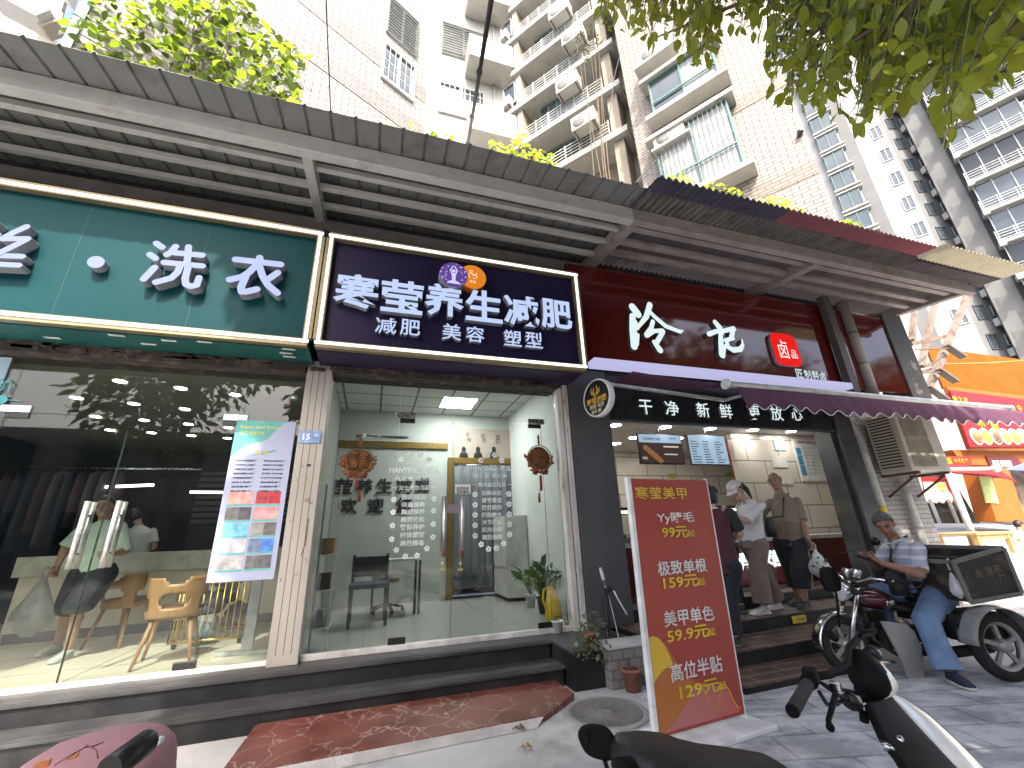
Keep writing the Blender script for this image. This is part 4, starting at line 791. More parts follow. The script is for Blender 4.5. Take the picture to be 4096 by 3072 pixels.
# the tree overhead: it stands on the kerb behind the camera, its lowest twigs hang into the top right of the picture
t, g = street_tree(2.6, -2.6, 8.5, 'street tree with drooping leafy twigs hanging over the pavement before the apartment blocks', [((1.6, -1.2, 6.2), (2.0, 1.6, 1.2), 1), ((4.6, -1.0, 6.4), (2.2, 1.7, 1.2), 1.1), ((3.2, .3, 7.4), (2.4, 1.7, 1.2), 1.1), ((6.5, -1.0, 7.2), (2.2, 1.6, 1.2), 1), ((3, -2.4, 8.6), (3, 2, 1.4), 1), ((.5, .5, 7.7), (1.9, 1.5, 1.0), 1), ((5.6, .9, 8.0), (2.2, 1.2, .9), 1), ((2.5, 1.4, 8.4), (2.2, 1.0, .8), .9), ((1.5, -2.6, 4.6), (1.6, 1.2, .9), .8), ((4.5, -2.4, 4.9), (1.9, 1.2, 1), .8)], 2900, .30)
g.build('crown', lf_dark, t)
# hanging twigs
REG = [(1280, -60), (1300, 55), (1350, 90), (1440, 95), (1500, 150), (1545, 120), (1560, 60), (1640, 75), (1660, 190), (1730, 235), (1790, 225), (1850, 275), (1910, 250), (1960, 205), (2010, 230), (2055, 300), (2100, 215), (2150, 180), (2230, 130), (2260, -60)]
tw = MB(); gl_ = MB(); gd = MB()
for k in range(720):
    while 1:
        x, y = random.uniform(1270, 2300), random.uniform(-80, 300)
        if inpoly(x, y, REG): break
    right = (x-1280)/930; dist = 3.0-1.1*right+random.uniform(-.3, .6)
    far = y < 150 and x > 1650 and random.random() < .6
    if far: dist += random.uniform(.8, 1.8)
    d = ray('u', x, y).normalized(); tip = CAM+d*dist
    up = Vector((random.uniform(-.3, .3), -.55+random.uniform(-.25, .25), random.uniform(.35, .9))).normalized(); ln = random.uniform(.22, .45)
    base = tip+up*ln; mid = (tip+base)/2+Vector((0, 0, .04)); tw.tube([base, mid, tip], [.004, .003, .0015], 4, False)
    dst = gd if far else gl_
    for j in range(5):
        f = j/5; p = tip+(base-tip)*f*1.0; ld = Vector((random.uniform(-.8, .8), random.uniform(-.8, .8), -.55+random.uniform(-.7, .3)))
        leaf(dst, p, ld, rv()*.8+Vector((0, -.5, .8)), random.uniform(.048, .082), random.uniform(.42, .6))
br = MB()
for (x, y), (x2, y2), dd in (((2120, -40), (1700, 190), 2.3), ((2230, 20), (2050, 240), 2.0), ((1800, -40), (1420, 80), 2.8), ((2000, -30), (1880, 220), 2.2)):
    a = CAM+ray('u', x, y).normalized()*dd; b = CAM+ray('u', x2, y2).normalized()*dd; br.tube([a+Vector((0, -.4, .7)), a, (a+b)/2+Vector((0, 0, .05)), b], [.022, .014, .009, .004], 6)
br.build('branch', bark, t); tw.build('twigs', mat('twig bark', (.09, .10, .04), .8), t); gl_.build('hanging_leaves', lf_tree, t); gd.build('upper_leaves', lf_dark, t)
t, g = street_tree(-1.0, -3.4, 8.0, 'smaller street tree on the kerb behind the viewer', [((-.7, -1.0, 6.4), (1.5, 1.5, 1.0), 1), ((-.8, -2.2, 7.2), (1.5, 1.5, 1.1), .9), ((-.6, .2, 7.4), (1.4, 1.3, .9), 1), ((-1.0, -3.0, 5.2), (1.5, 1.2, .9), .8), ((-.7, 1.1, 8.2), (1.4, 1.0, .7), .8)], 2900, .30)
g.build('crown', lf_dark, t)
t, g = street_tree(8.5, -4.5, 8.0, 'outer street tree on the kerb behind the viewer', [((7.6, -2.9, 6.2), (1.8, 1.6, 1.2), 1), ((9.5, -4.4, 7.2), (2, 1.6, 1.3), .9), ((6.5, -3.4, 5.2), (1.8, 1.3, 1), 1)], 2600, .30)
g.build('crown', lf_dark, t)
# ---- plants growing over the shop roof
def region_plant(name, label, pts, Y, n, L, m, m2, dy=.8, stems=12, root=None):
    xs = [p[0] for p in pts]; ys = [p[1] for p in pts]; cx = sum(xs)/len(xs); b = atY('u', cx, max(ys), Y); t = thing(name, label, 'plant', (b.x, Y, 5.8)); g = MB(); g2 = MB(); st = MB(); P0 = Vector((b.x, Y, 5.8))
    for _ in range(n):
        while 1:
            x, y = random.uniform(min(xs), max(xs)), random.uniform(min(ys), max(ys))
            if inpoly(x, y, pts): break
        p = atY('u', x, y, Y+random.uniform(-dy, dy)); dn = Vector((random.uniform(-1, 1), random.uniform(-1, .4), -.25+random.uniform(-.6, .5)))
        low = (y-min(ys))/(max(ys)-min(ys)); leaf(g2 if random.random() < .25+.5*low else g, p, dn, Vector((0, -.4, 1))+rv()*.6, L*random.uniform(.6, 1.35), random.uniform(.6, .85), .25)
    for _ in range(stems):
        while 1:
            x, y = random.uniform(min(xs), max(xs)), random.uniform(min(ys), max(ys))
            if inpoly(x, y, pts): break
        e = atY('u', x, y, Y); st.tube([P0+Vector((random.uniform(-.3, .3), 0, -.2)), (P0+e)/2+Vector((random.uniform(-.3, .3), 0, .2)), e], [.03, .02, .008], 5, False)
    st.build('stem', bark, t); g.build('foliage', m, t); g2.build('foliage', m2, t, label='shadier lower leaves'); return t
random.seed(5)
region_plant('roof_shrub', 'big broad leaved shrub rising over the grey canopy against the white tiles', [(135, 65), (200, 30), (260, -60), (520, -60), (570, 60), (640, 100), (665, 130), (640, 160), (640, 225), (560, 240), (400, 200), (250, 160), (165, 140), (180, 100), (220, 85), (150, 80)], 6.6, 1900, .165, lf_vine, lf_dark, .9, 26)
region_plant('roof_vine', 'yellow green creeper on the roof edge beside the balcony block', [(1040, 330), (1060, 300), (1095, 325), (1110, 300), (1130, 290), (1150, 320), (1195, 335), (1200, 360), (1100, 345)], 5.9, 190, .10, lf_yel, lf_vine, .2, 5)
region_plant('roof_vine', 'creeper on the roof edge above the start of the violet plastic sheet', [(1440, 385), (1470, 375), (1500, 400), (1550, 390), (1600, 415), (1620, 440), (1540, 425), (1470, 405)], 5.7, 190, .10, lf_yel, lf_vine, .2, 5)
region_plant('roof_vine', 'creeper on the roof edge above the red plastic sheet', [(1625, 440), (1650, 425), (1675, 420), (1720, 450), (1760, 455), (1800, 480), (1850, 475), (1860, 500), (1760, 480), (1660, 455)], 5.7, 280, .10, lf_yel, lf_vine, .2, 6)
region_plant('roof_vine', 'few bright creeper leaves on the edge of the grey roof sheet', [(640, 195), (655, 200), (660, 230), (620, 232)], 5.9, 24, .11, lf_vine, lf_yel, .1, 2)
region_plant('roof_vine', 'two single vine leaves peeping over the middle of the grey roof', [(800, 255), (830, 262), (990, 290), (1010, 310), (940, 300), (820, 270)], 5.7, 22, .12, lf_yel, lf_vine, .05, 2)
region_plant('balcony_plant', 'thin dry shrub growing out of an upper balcony', [(1235, 60), (1280, 50), (1300, 90), (1275, 140), (1240, 115)], 9.6, 180, .09, mat('dry leaf green', (.13, .13, .07), .7, col2=(.2, .19, .1)), lf_dark, .2, 6)
# ---- overhead cables
ck = mat('black cable', (.01, .01, .011), .5)
a, b = CAM+ray('u', 1066, -30).normalized()*4.2, atY('u', 1008, 325, 5.1); mb = MB(); mb.tube([a, (a+b)/2-Vector((0, 0, .03)), b], .021, 8)
for f in (.32, .62, .9): p = a+(b-a)*f; mb.tube([p, p+(b-a).normalized()*.06], .032, 8)
tag(mb.build('cable', ck), 'thick black cable dropping from above to the canopy roof in the middle', 'cable')
a, b = CAM+ray('u', 703, -30).normalized()*5.5, atY('u', 716, 283, 3.9); tag(MB().tube([a, b], .006, 6).build('cable', ck), 'thin wire dropping from above to the grey canopy', 'cable')
for lab, p, q, Y in (('thin wire curling down the beige tiled wing beside the bay windows', (1795, 760), (1880, 280), 5.0), ('short wire against the beige tiled wing near the canopy', (1420, 1160), (1440, 1000), 5.2)):
    a, b = atY('b', *p, Y), atY('b', *q, Y+1); tag(MB().tube([a, (a+b)/2-Vector((.1, 0, .15)), b], .008, 5).build('cable', ck), lab, 'cable')
a, b, c = atY('b', 1960, 1160, 5.4), atY('b', 2050, 1060, 5.8), atY('b', 2115, 990, 6.2); tag(MB().tube([a, b, c], .014, 6).build('cable', ck), 'upper of two black wires rising from the canopy to the beige wing', 'cable'); tag(MB().tube([a, b+Vector((.1, 0, -.1)), c+Vector((.1, 0, -.1))], .010, 6).build('cable', ck), 'lower of two black wires rising from the canopy to the beige wing', 'cable')
for x, y, h in ((-9, -14, 13), (-1, -13.5, 15), (6, -14, 14), (13, -13, 15), (22, -13, 17), (31, -14, 18), (41, -13, 18)):  # unseen trees added so the maroon sign mirrors dark crowns, not sky
    t = thing('street_tree', 'tall tree added across the road behind the viewer to darken the sign reflections', 'tree', (x, y, 0), 0, 'added trees across the road'); MB().tube([(x, y, 0), (x, y, h*.5), (x+.2, y, h*.8)], [.28, .2, .08], 10).build('trunk', bark, t); g = MB()
    for k in range(5): crown(g, (x+random.uniform(-2, 2), y+random.uniform(-1.2, 1.2), h*.62+k*.9-1), (2.6, 2.2, 1.7), 330, .55)
    g.build('crown', lf_dark, t)
a, b = atY('p4', 400, 692, 7), atY('p4', 960, 665, 7); tag(MB().tube([a, (a+b)/2-Vector((0, 0, .02)), b], .025, 6).build('cable', mat('ochre cable', (.30, .17, .04), .6)), 'ochre cable stretched in front of the orange shop', 'cable')
random.seed(3)
pot_plant('potted_plant', 'spiky dark green plant standing on the white cabinet in the salon', (2.38, 7.75, z+.002), .10, .16, .45, 60, .28, wpot, .9, .2)
pot_plant('potted_plant', 'broad leaved plant in a small white pot on the salon floor', (2.40, 6.75, .301), .085, .17, .42, 14, .20, wpot, .5, .55)
pot_plant('potted_plant', 'bushy plant in a dark pot beside the yellow watering can', (2.38, 6.15, .301), .10, .2, .48, 120, .10, gpot, .55, .6)
w_ = thing('watering_can', 'yellow plastic watering can on the salon floor', 'watering can', (2.30, 5.62, .301)); yc = mat('yellow plastic', (.62, .40, .005), .35)
mb = MB(); mb.loft([((2.3, 5.62, .301), (.11, 0, 0), (0, .08, 0), .8), ((2.3, 5.62, .45), (.105, 0, 0), (0, .08, 0), .8), ((2.29, 5.62, .60), (.06, 0, 0), (0, .06, 0)), ((2.28, 5.62, .68), (.045, 0, 0), (0, .045, 0))], 20); mb.build('body', yc, w_)
MB().tube([(2.25, 5.6, .67), (2.17, 5.58, .66), (2.14, 5.56, .55), (2.19, 5.57, .42), (2.22, 5.6, .40)], .014, 8).build('handle', yc, w_)
mp = thing('mop', 'blue handled flat mop leaning inside the salon window', 'mop', (2.2, 5.0, .3)); bl = mat('blue mop', (.02, .05, .16), .5)
mb = MB(); a, b = atY('h', 1853, 935, 4.97), atY('h', 1862, 1340, 4.97); mb.tube([a, b], .012, 8); mb.build('pole', bl, mp); b2 = atY('h', 1868, 1560, 4.97); MB().bar(b, b2, .075, .03, (0, 1, 0)).build('mop_head', bl, mp); MB().obox(b2-ZU*.02, (.06, 0, 0), (0, .03, 0), (0, 0, .03)).build('foot', mat('tan plastic', (.4, .25, .12), .5), mp)
ch = thing('chair', 'dark chair with a blue seat by the table in the salon', 'chair', (.05, 6.6, .3)); dk = mat('dark wood', (.03, .028, .028), .45); bs = mat('blue seat', (.03, .05, .10), .6)
for x, y in ((-.2, 6.35), (.25, 6.35), (-.2, 6.8), (.25, 6.8)): MB().box(x-.02, x+.02, y-.02, y+.02, .301, .74 if y < 6.5 else 1.15).build('leg', dk, ch)
MB().box(-.23, .28, 6.32, 6.83, .742, .80).build('seat', bs, ch, bevel=.01); MB().box(-.18, .23, 6.785, 6.815, .86, 1.12).build('backrest', dk, ch)
tb = thing('table', 'pale manicure table with brown legs behind the salon glass', 'table', (.5, 7.0, .3)); MB().box(.05, .75, 6.95, 7.5, 1.03, 1.06).build('table_top', wl, tb); br_ = mat('brown rail', (.12, .085, .06), .5)
for x in (.68, .74): MB().box(x-.018, x+.018, 7.0, 7.036, .301, 1.028).build('leg', br_, tb)
MB().box(.07, .66, 7.0, 7.03, .80, .86).build('apron', wl, tb)
for x in (.08,): MB().box(x-.018, x+.018, 7.4, 7.436, .301, 1.028).build('leg', br_, tb)
sl_ = thing('stool', 'round beige stool on black castors in the salon', 'stool', (.3, 7.4, .3)); MB().lathe((.3, 7.4, .72), [(0, 0), (.17, 0), (.18, .04), (.17, .09), (0, .10)], 20).build('seat', mat('beige leather', (.22, .19, .14), .5), sl_); MB().tube([(.3, 7.4, .40), (.3, 7.4, .72)], .025, 8).build('column', dk, sl_)
mb = MB()
for k in range(5): a = k*1.2566; e = Vector((.3+.24*math.cos(a), 7.4+.24*math.sin(a), .37)); mb.tube([(.3, 7.4, .42), e], .018, 6); mb.sph(e-ZU*.035, .032, n=8)
mb.build('castor_base', dk, sl_)
rk = thing('shelf_rack', 'white metal rack with small goods behind the left edge of the salon window', 'rack', (-.45, 5.3, .3)); mb = MB()
for x in (-.52, -.36): mb.box(x-.012, x+.012, 5.28, 5.304, .301, 1.95)
for z_ in (.5, .85, 1.2): mb.box(-.53, -.34, 5.2, 5.5, z_, z_+.012)
mb.build('frame', wl, rk)
for k, (z_, c) in enumerate(((.512, (.3, .32, .35)), (.862, (.05, .05, .06)), (1.212, (.35, .2, .1)))): MB().box(-.5, -.38, 5.25, 5.42, z_, z_+.16).build('goods', mat('goods %d' % k, c, .6), rk, bevel=.006)
# good-luck hangings stuck inside the glass
def hanging(lab, v, cx, cy, r, ty, words, m):
    t = thing('lucky_hanging', lab, 'hanging ornament', atY(v, cx, cy, 4.95)); c = atY(v, cx, cy, 4.95); R = (atY(v, cx+r, cy, 4.95)-c).length
    mb = MB(); mb.tube([c+Vector((math.cos(a*.3142)*R, 0, math.sin(a*.3142)*R)) for a in range(21)], .006, 6); mb.build('ring', gold, t); MB().lathe(c+Vector((0, .012, 0)), [(R*.9, 0), (0, .002)], 30, (0, -1, 0), False).build('backing_disc', mat('lucky backing', (.16, .045, .02), .6, col2=(.28, .13, .03), scale=14), t)
    mb = MB()
    for q, (b, dx, dz) in enumerate(zip(words, (-.3, .3, -.3, .3), (.35, .35, -.25, -.25))): text(mb, b, c+Vector((dx*R, -.01, dz*R)), XR, ZU, R*.56, R*.54, .008, .03)
    mb.build('characters', m, t); mb = MB(); om = mat('lucky orange', (.40, .12, .03), .5)
    for k in range(46): a = random.uniform(2.8, 6.6); q = random.uniform(.85, 1.25); p = c+Vector((math.cos(a)*R*q, random.uniform(-.01, .01), math.sin(a)*R*q)); mb.sph(p, random.uniform(.012, .026), .01, n=7)
    for k in range(5): mb.sph(c+Vector((0, 0, R*(1.1+.16*k))), .014+.006*(k % 2), .01, .02, 7)
    mb.build('blossoms', om, t); mb = MB(); b = atY(v, cx, ty, 4.95); mb.tube([c-ZU*R*1.2, b], .004, 5)
    for s in (-1, 1): mb.loft([(c+Vector((0, 0, -R*1.15)), (.01, 0, 0), (0, .008, 0)), (c+Vector((s*.06, 0, -R*1.05)), (.03, 0, .03), (0, .012, 0)), (c+Vector((s*.10, 0, -R*1.1)), (.01, 0, .03), (0, .01, 0))], 10)
    mb.loft([(b, (.018, 0, 0), (0, .018, 0)), (b+ZU*.09, (.012, 0, 0), (0, .012, 0)), (b+ZU*.11, (.006, 0, 0), (0, .006, 0))], 10); mb.box(c.x-.016, c.x+.016, 4.945, 4.955, b.z+.14, c.z-R*1.35); mb.build('tassel', mat('lucky red', (.38, .03, .02), .55), t)
hanging('large gold and red good luck hanging before the black wall characters in the salon', 'h', 530, 540, 92, 800, '平安喜乐', mat('lucky orange', (.40, .12, .03), .5)); hanging('smaller gold and red good luck hanging near the white side wall of the salon', 'h', 1672, 525, 75, 805, '招财进宝', mat('lucky orange', (.40, .12, .03), .5))
# white lettering on the glass doors
def flower(mb, v, x, y, r, Y):
    c = atY(v, x, y, Y); R = (atY(v, x+r, y, Y)-c).length
    for k in range(5): a = k*1.2566+.5; mb.lathe(c+Vector((math.cos(a)*R*.58, -.0012-.0004*k, math.sin(a)*R*.58)), [(R*.40, 0), (0, .0005)], 9, (0, -1, 0), False)
YL = 4.868
for lab, items, fl in (('white lettering and flowers on the left salon door listing womens treatments', [('HANYING', 820, 601, 34, 190), ('寒莹', 995, 601, 38, 0), ('女士养生项目', 880, 712, 32, 195), ('面部精调', 878, 770, 34, 150), ('卵巢保养', 876, 819, 34, 150), ('胸部保养', 873, 864, 34, 150), ('肩颈放松', 870, 912, 34, 150), ('臀部养护', 868, 960, 36, 152), ('纤体塑型', 868, 1010, 36, 154), ('淋巴排毒', 866, 1062, 36, 154), ('遇见爱 遇见美', 880, 655, 24, 250)], [(797, 534), (853, 502), (920, 502), (975, 534), (750, 787), (1005, 782), (747, 867), (1002, 858), (742, 952), (1000, 942), (738, 1038), (998, 1024), (767, 1106), (960, 1096), (824, 1146), (898, 1141)]),
   ('white lettering and flowers on the right salon door listing herbal treatments', [('HANYING', 1312, 588, 30, 148), ('寒莹', 1456, 588, 34, 0), ('贵州苗药项目', 1370, 693, 30, 172), ('妇科杂症', 1370, 745, 32, 122), ('肾亏肾虚', 1371, 791, 32, 122), ('跌打损伤', 1371, 837, 32, 124), ('四肢麻木', 1372, 883, 32, 124), ('关节疼痛', 1372, 930, 32, 124), ('肌肉拉伤', 1372, 976, 32, 124), ('腰肌劳损', 1373, 1024, 32, 126), ('遇见爱 遇见美', 1360, 637, 22, 220)], [(1300, 540), (1344, 506), (1388, 506), (1433, 540), (1264, 755), (1477, 752), (1264, 820), (1478, 816), (1264, 884), (1480, 880), (1264, 950), (1481, 944), (1265, 1016), (1483, 1008), (1303, 1070), (1445, 1064), (1350, 1100), (1398, 1096)])):
    t = thing('door_lettering', lab, 'window lettering', atY('h', items[2][1], 900, YL))
    for b, x, y, h, w_ in items:
        mb = MB(); ptext(mb, b, 'h', x, y, h, YL, .001, .0 if '遇' in b else .012, w=w_ or None)
        if '项目' in b:
            for s in (-1, 1): p, q = atY('h', x+s*(w_/2+8), y, YL), atY('h', x+s*(w_/2+42), y, YL); mb.box(min(p.x, q.x), max(p.x, q.x), YL-.002, YL-.001, p.z-.002, p.z+.002)
        if b == '寒莹': p, q = atY('h', x-62, y-18, YL), atY('h', x-62, y+18, YL); mb.box(p.x-.002, p.x+.002, YL-.002, YL-.001, q.z, p.z)
        mb.build('lettering_line', wvin, t)
    for x, y in fl: mb = MB(); flower(mb, 'h', x, y, 19, YL); mb.build('flower_decal', wvin, t)
a = rect('h', 1138, 690, 1238, 752, 4.866); g = tag(MB().box(a[0], a[1], 4.864, 4.87, a[2], a[3]).build('door_card', paper, bevel=.01), 'small white card on the salon door saying open and air conditioned', 'card'); mb = MB(); ptext(mb, '空调开放', 'h', 1188, 718, 22, 4.863, .001, w=80); ptext(mb, '正在营业', 'h', 1188, 740, 20, 4.863, .001, w=76); mb.build('lettering', ink, g)
a = rect('h', 1085, 818, 1168, 872, 4.862); tag(MB().box(a[0], a[1], 4.828, 4.836, a[2], a[3]).build('door_tag', mat('mauve tag', (.20, .16, .20), .5)), 'small mauve push tag hanging between the two salon door handles', 'tag')
for x, lab in ((1062, 'left'), (1173, 'right')):
    p = atY('h', x, 1128, 4.82); t = thing('charm', 'beaded charm hanging from the %s handle of the salon door' % lab, 'charm', p); MB().sph(p, .028, .012, .035, 10).build('knot', mat('charm red', (.18, .05, .04), .6), t); mb = MB(); mb.tube([p, p-ZU*.17], .003, 5); mb.sph(p-ZU*.10, .018, n=8); mb.sph(p-ZU*.16+XR*.015, .014, n=8); mb.sph(p-ZU*.16-XR*.015, .014, n=8); mb.build('beads', mat('charm beads', (.45, .38, .12), .3), t)
# ---- laundry
bgm = mat('counter laminate', (.50, .46, .39), .45, col2=(.55, .51, .44), scale=1); ct = thing('counter', 'pale reception counter inside the laundry', 'counter', (-2.6, 7.6, .3))
zt_ = atY('g', 1430, 1190, 7.4).z; MB().box(-4.2, -1.25, 7.42, 8.0, .42, zt_-.24).build('front', bgm, ct, bevel=.004); MB().box(-4.25, -1.2, 7.36, 8.05, zt_-.238, zt_).build('counter_top', mat('counter top', (.42, .41, .38), .4), ct, bevel=.004); MB().box(-4.2, -1.25, 7.47, 7.9, .301, .418).build('plinth', dk, ct)
wood = mat('light bent wood', (.27, .145, .055), .45, col2=(.34, .19, .08), scale=3, stretch=(8, 8, .7)); seatm = mat('brown seat', (.20, .09, .045), .5)
def wchair(lab, x, y, rz):
    t = thing('chair', lab, 'chair', (x, y, .301), rz, 'wooden chairs in the laundry')
    for sx, sy in ((-1, -1), (1, -1), (-1, 1), (1, 1)): MB().tube([(sx*.14, sy*.13, .42), (sx*.22, sy*.22, 0)], [.022, .014], 10).build('leg', wood, t, True)
    MB().lathe((0, 0, .42), [(0, 0), (.19, 0), (.225, .02), (.23, .05), (.20, .075), (0, .085)], 24).build('seat', seatm, t, True)
    def bp(u, v): a = R_(200)+R_(140)*u; r = .235+.03*v; return Vector((r*math.cos(a), r*math.sin(a), .40+.36*v))
    mb = MB(); nu, nv = 20, 12; vs = [bp(i/nu, j/nv) for j in range(nv+1) for i in range(nu+1)]; fs = []
    for j in range(nv):
        for i in range(nu):
            u, v = (i+.5)/nu, (j+.5)/nv
            if ((u-.5)/.2)**2+((v-.42)/.17)**2 < 1: continue
            if v > .8 and abs(u-.5) < .12*(v-.8)/.2*1.8: continue
            if .15 < v < .5 and (u < .12 or u > .88): continue
            fs.append((j*(nu+1)+i, j*(nu+1)+i+1, (j+1)*(nu+1)+i+1, (j+1)*(nu+1)+i))
    mb.add(vs, fs, True); mb.build('backrest', wood, t, True, solid=.016)
wchair('front light wood chair with a cut out curved back in the laundry sunlight', -1.80, 5.50, R_(10)); wchair('rear light wood chair with a cut out back close to the laundry counter', -2.72, 6.75, R_(-20))
bk = thing('laundry_basket', 'gold wire basket trolley heaped with clothes in the laundry', 'basket', (-1.7, 6.3, .3)); gw = mat('gold wire', (.50, .34, .08), .35, .8); mb = MB()
for k in range(12): x = -2.0+k*.065; mb.tube([(x, 6.05, .36), (x, 6.05, .95)], .007, 5); mb.tube([(x, 6.6, .36), (x, 6.6, .95)], .007, 5)
for k in range(7): y = 6.05+k*.09; mb.tube([(-2.0, y, .36), (-2.0, y, .95)], .007, 5); mb.tube([(-1.285, y, .36), (-1.285, y, .95)], .007, 5)
for z_ in (.37, .95): mb.tube([(-2.0, 6.05, z_), (-1.285, 6.05, z_), (-1.285, 6.6, z_), (-2.0, 6.6, z_), (-2.0, 6.05, z_)], .012, 6)
mb.build('wire_frame', gw, bk); mb = MB()
for x in (-1.95, -1.33):
    for y in (6.1, 6.55): mb.lathe((x-.015, y, .34), [(0, 0), (.038, 0), (.038, .03), (0, .03)], 12, (1, 0, 0))
mb.build('castors', dk, bk)
for k in range(11):
    c = random.choice([(.03, .03, .035), (.25, .25, .26), (.05, .06, .09), (.12, .17, .2), (.5, .5, .48), (.02, .02, .02)]); p = Vector((random.uniform(-1.9, -1.4), random.uniform(6.15, 6.5), .42+.055*k)); sc_ = random.uniform(.12, .2)
    o = MB().grid(lambda u, v: p+Vector((math.cos(u*6.283)*sc_*math.sin(v*3.14)*(1+.3*noise.noise(Vector((u*5, v*4, k)))), math.sin(u*6.283)*sc_*.8*math.sin(v*3.14), math.cos(v*3.14)*.09+.05*noise.noise(Vector((u*7, v*6, k*2))))), 18, 12).build('folded_clothes', mat('cloth %.2f %.2f' % (c[0], c[2]), c, .9, scale=5), bk)
pg = mat('poster lilac', (.31, .35, .50), .45, col2=(.35, .39, .55), scale=.8); tg = mat('poster teal', (.10, .38, .36), .5); yl = mat('poster yellow', (.55, .52, .12), .5)
X0, X1, Z0, Z1 = -1.405, -.853, 1.02, 2.556; po = tag(MB().box(X0, X1, 4.858, 4.866, Z0, Z1).build('poster', pg), 'tall lilac poster headed Repair And Tailor on the laundry window', 'poster')
mb = MB(); mb.prism([(X0, Z1), (X0, Z1-.38), (X0+.12, Z1-.26), (X0+.30, Z1-.20), (X0+.38, Z1-.08), (X0+.46, Z1)], (0, 4.857, 0), XR, ZU, .001); mb.prism([(X0+.15+.13*math.cos(a*.3142)+.13, Z1-.30+(-.07 if a % 20 > 0 else -.07)*math.sin(a*.3142/2*1)) for a in range(11)], (0, 4.857, 0), XR, ZU, .001)
for j in range(5):
    for i in range(2): x = X0+.05+i*.24; z_ = Z0+.10+j*.148; mb.box(x, x+.22, 4.8555, 4.857, z_-.016, z_)
mb.pieces('teal_print', tg, po); mb = MB(); text(mb, 'Repair And Tailor', (X0+.22, 4.857, Z1-.075), XR, ZU, .042, .36); text(mb, '修复及修改类', (X0+.16, 4.857, Z1-.135), XR, ZU, .04, .22); text(mb, '品 类', (X0+.28, 4.855, Z1-.335), XR, ZU, .04, .12); mb.build('yellow_lettering', yl, po); mb = MB()
for j, (a, b) in enumerate((('羊毛缩水/版型修复', '开线缝补/单线打扁'), ('衬衫裤子上色修复', '双线打扁/牛仔原扁'), ('外套/风衣上色修复', '瑜伽裤三针五线打扁'), ('真丝/羊毛面料上色修复', '改裤腰/下摆改短'), ('衣领串染色修复', '裙子打下摆/改版型'), ('皮衣上色修复', '毛衫脱毛修复'), ('羽绒服修复', '衣物刺绣修复'), ('包包修复', '衣物精工织补'))): text(mb, a, (X0+.15, 4.857, Z1-.42-j*.043), XR, ZU, .019, .19); text(mb, b, (X0+.40, 4.857, Z1-.42-j*.043), XR, ZU, .019, .19)
mb.build('black_lettering', ink, po)
cols = [((.55, .25, .22), (.50, .22, .2)), ((.28, .02, .03), (.35, .02, .03)), ((.12, .12, .12), (.06, .06, .07)), ((.42, .22, .22), (.45, .24, .24)), ((.10, .30, .42), (.12, .36, .48)), ((.2, .2, .2), (.1, .1, .1)), ((.35, .35, .37), (.4, .4, .45)), ((.12, .16, .25), (.05, .16, .5)), ((.3, .3, .3), (.35, .35, .36)), ((.12, .12, .13), (.08, .08, .09))]
for k, (c1, c2) in enumerate(cols):
    j, i = 4-k//2, k % 2; x = X0+.05+i*.24; z_ = Z0+.10+j*.148
    for q, c in enumerate((c1, c2)): MB().box(x+.11*q, x+.11*q+.107, 4.8555, 4.857, z_, z_+.118).build('picture', mat('picture %d %d' % (k, q), c, .5, col2=tuple(min(1, v*1.5+.02) for v in c), scale=14, lo=.4, hi=.62), po)
X0, X1 = -4.3, -3.34; po = tag(MB().box(X0, X1, 4.858, 4.866, 1.6, 3.07).build('poster', mat('poster pale blue', (.32, .47, .62), .5, col2=(.44, .58, .70), scale=.7)), 'pale blue price poster at the left edge of the laundry window', 'poster')
mb = MB(); ptext(mb, '价', 'd', 28, 1330, 90, 4.857, .001, .0); c = atY('d', 5, 1420, 4.857); mb.lathe(c, [(.045, 0), (0, .001)], 18, (0, -1, 0)); mb.box(c.x, c.x+.14, 4.855, 4.857, c.z-.003, c.z+.003); mb.build('teal_print', mat('poster cyan', (.05, .33, .38), .5), po)
ht = thing('clothes_rail', 'rail of dark garments hanging at the back of the laundry', 'clothes rail', (-4, 8.7, 2.4)); MB().tube([(-5.5, 8.7, 2.62), (-2.9, 8.7, 2.62)], .018, 8).build('rail', steel, ht)
for k in range(10):
    x = -5.4+k*.15; c = random.choice([(.07, .035, .035), (.03, .03, .045), (.07, .06, .05), (.09, .09, .095), (.025, .035, .05)]); L_ = random.uniform(.8, 1.15)
    MB().loft([((x, 8.7, 2.57), (.02, 0, 0), (0, .05, 0)), ((x, 8.7, 2.5), (.035, 0, 0), (0, .21, 0)), ((x, 8.7, 2.2), (.05, 0, 0), (0, .24, 0)), ((x+.02, 8.7, 2.5-L_), (.06, 0, 0), (0, .26, 0))], 12).build('garment', mat('garment %.2f' % c[0], c, .8, scale=4), ht)
mb = MB()
for k in range(9): mb.box(-3.2, -.82, 9.55, 9.59, 1.75+k*.11, 1.75+k*.11+.07)
mb.build('slat_panel', mat('slat panel', (.10, .10, .10), .5), shop)
ps = thing('poster_stand', 'grey metal stand with a long flat foot inside the laundry window', 'stand', (-1.2, 5.5, .3)); gm_ = mat('grey painted metal', (.32, .33, .33), .45); MB().box(-1.16, -1.06, 5.45, 5.5, .34, 1.25).build('upright', gm_, ps, bevel=.004); MB().obox((-1.12, 5.48, .32), (.28, -.05, 0), (.008, .04, 0), (0, 0, .018)).build('foot', gm_, ps, bevel=.004)
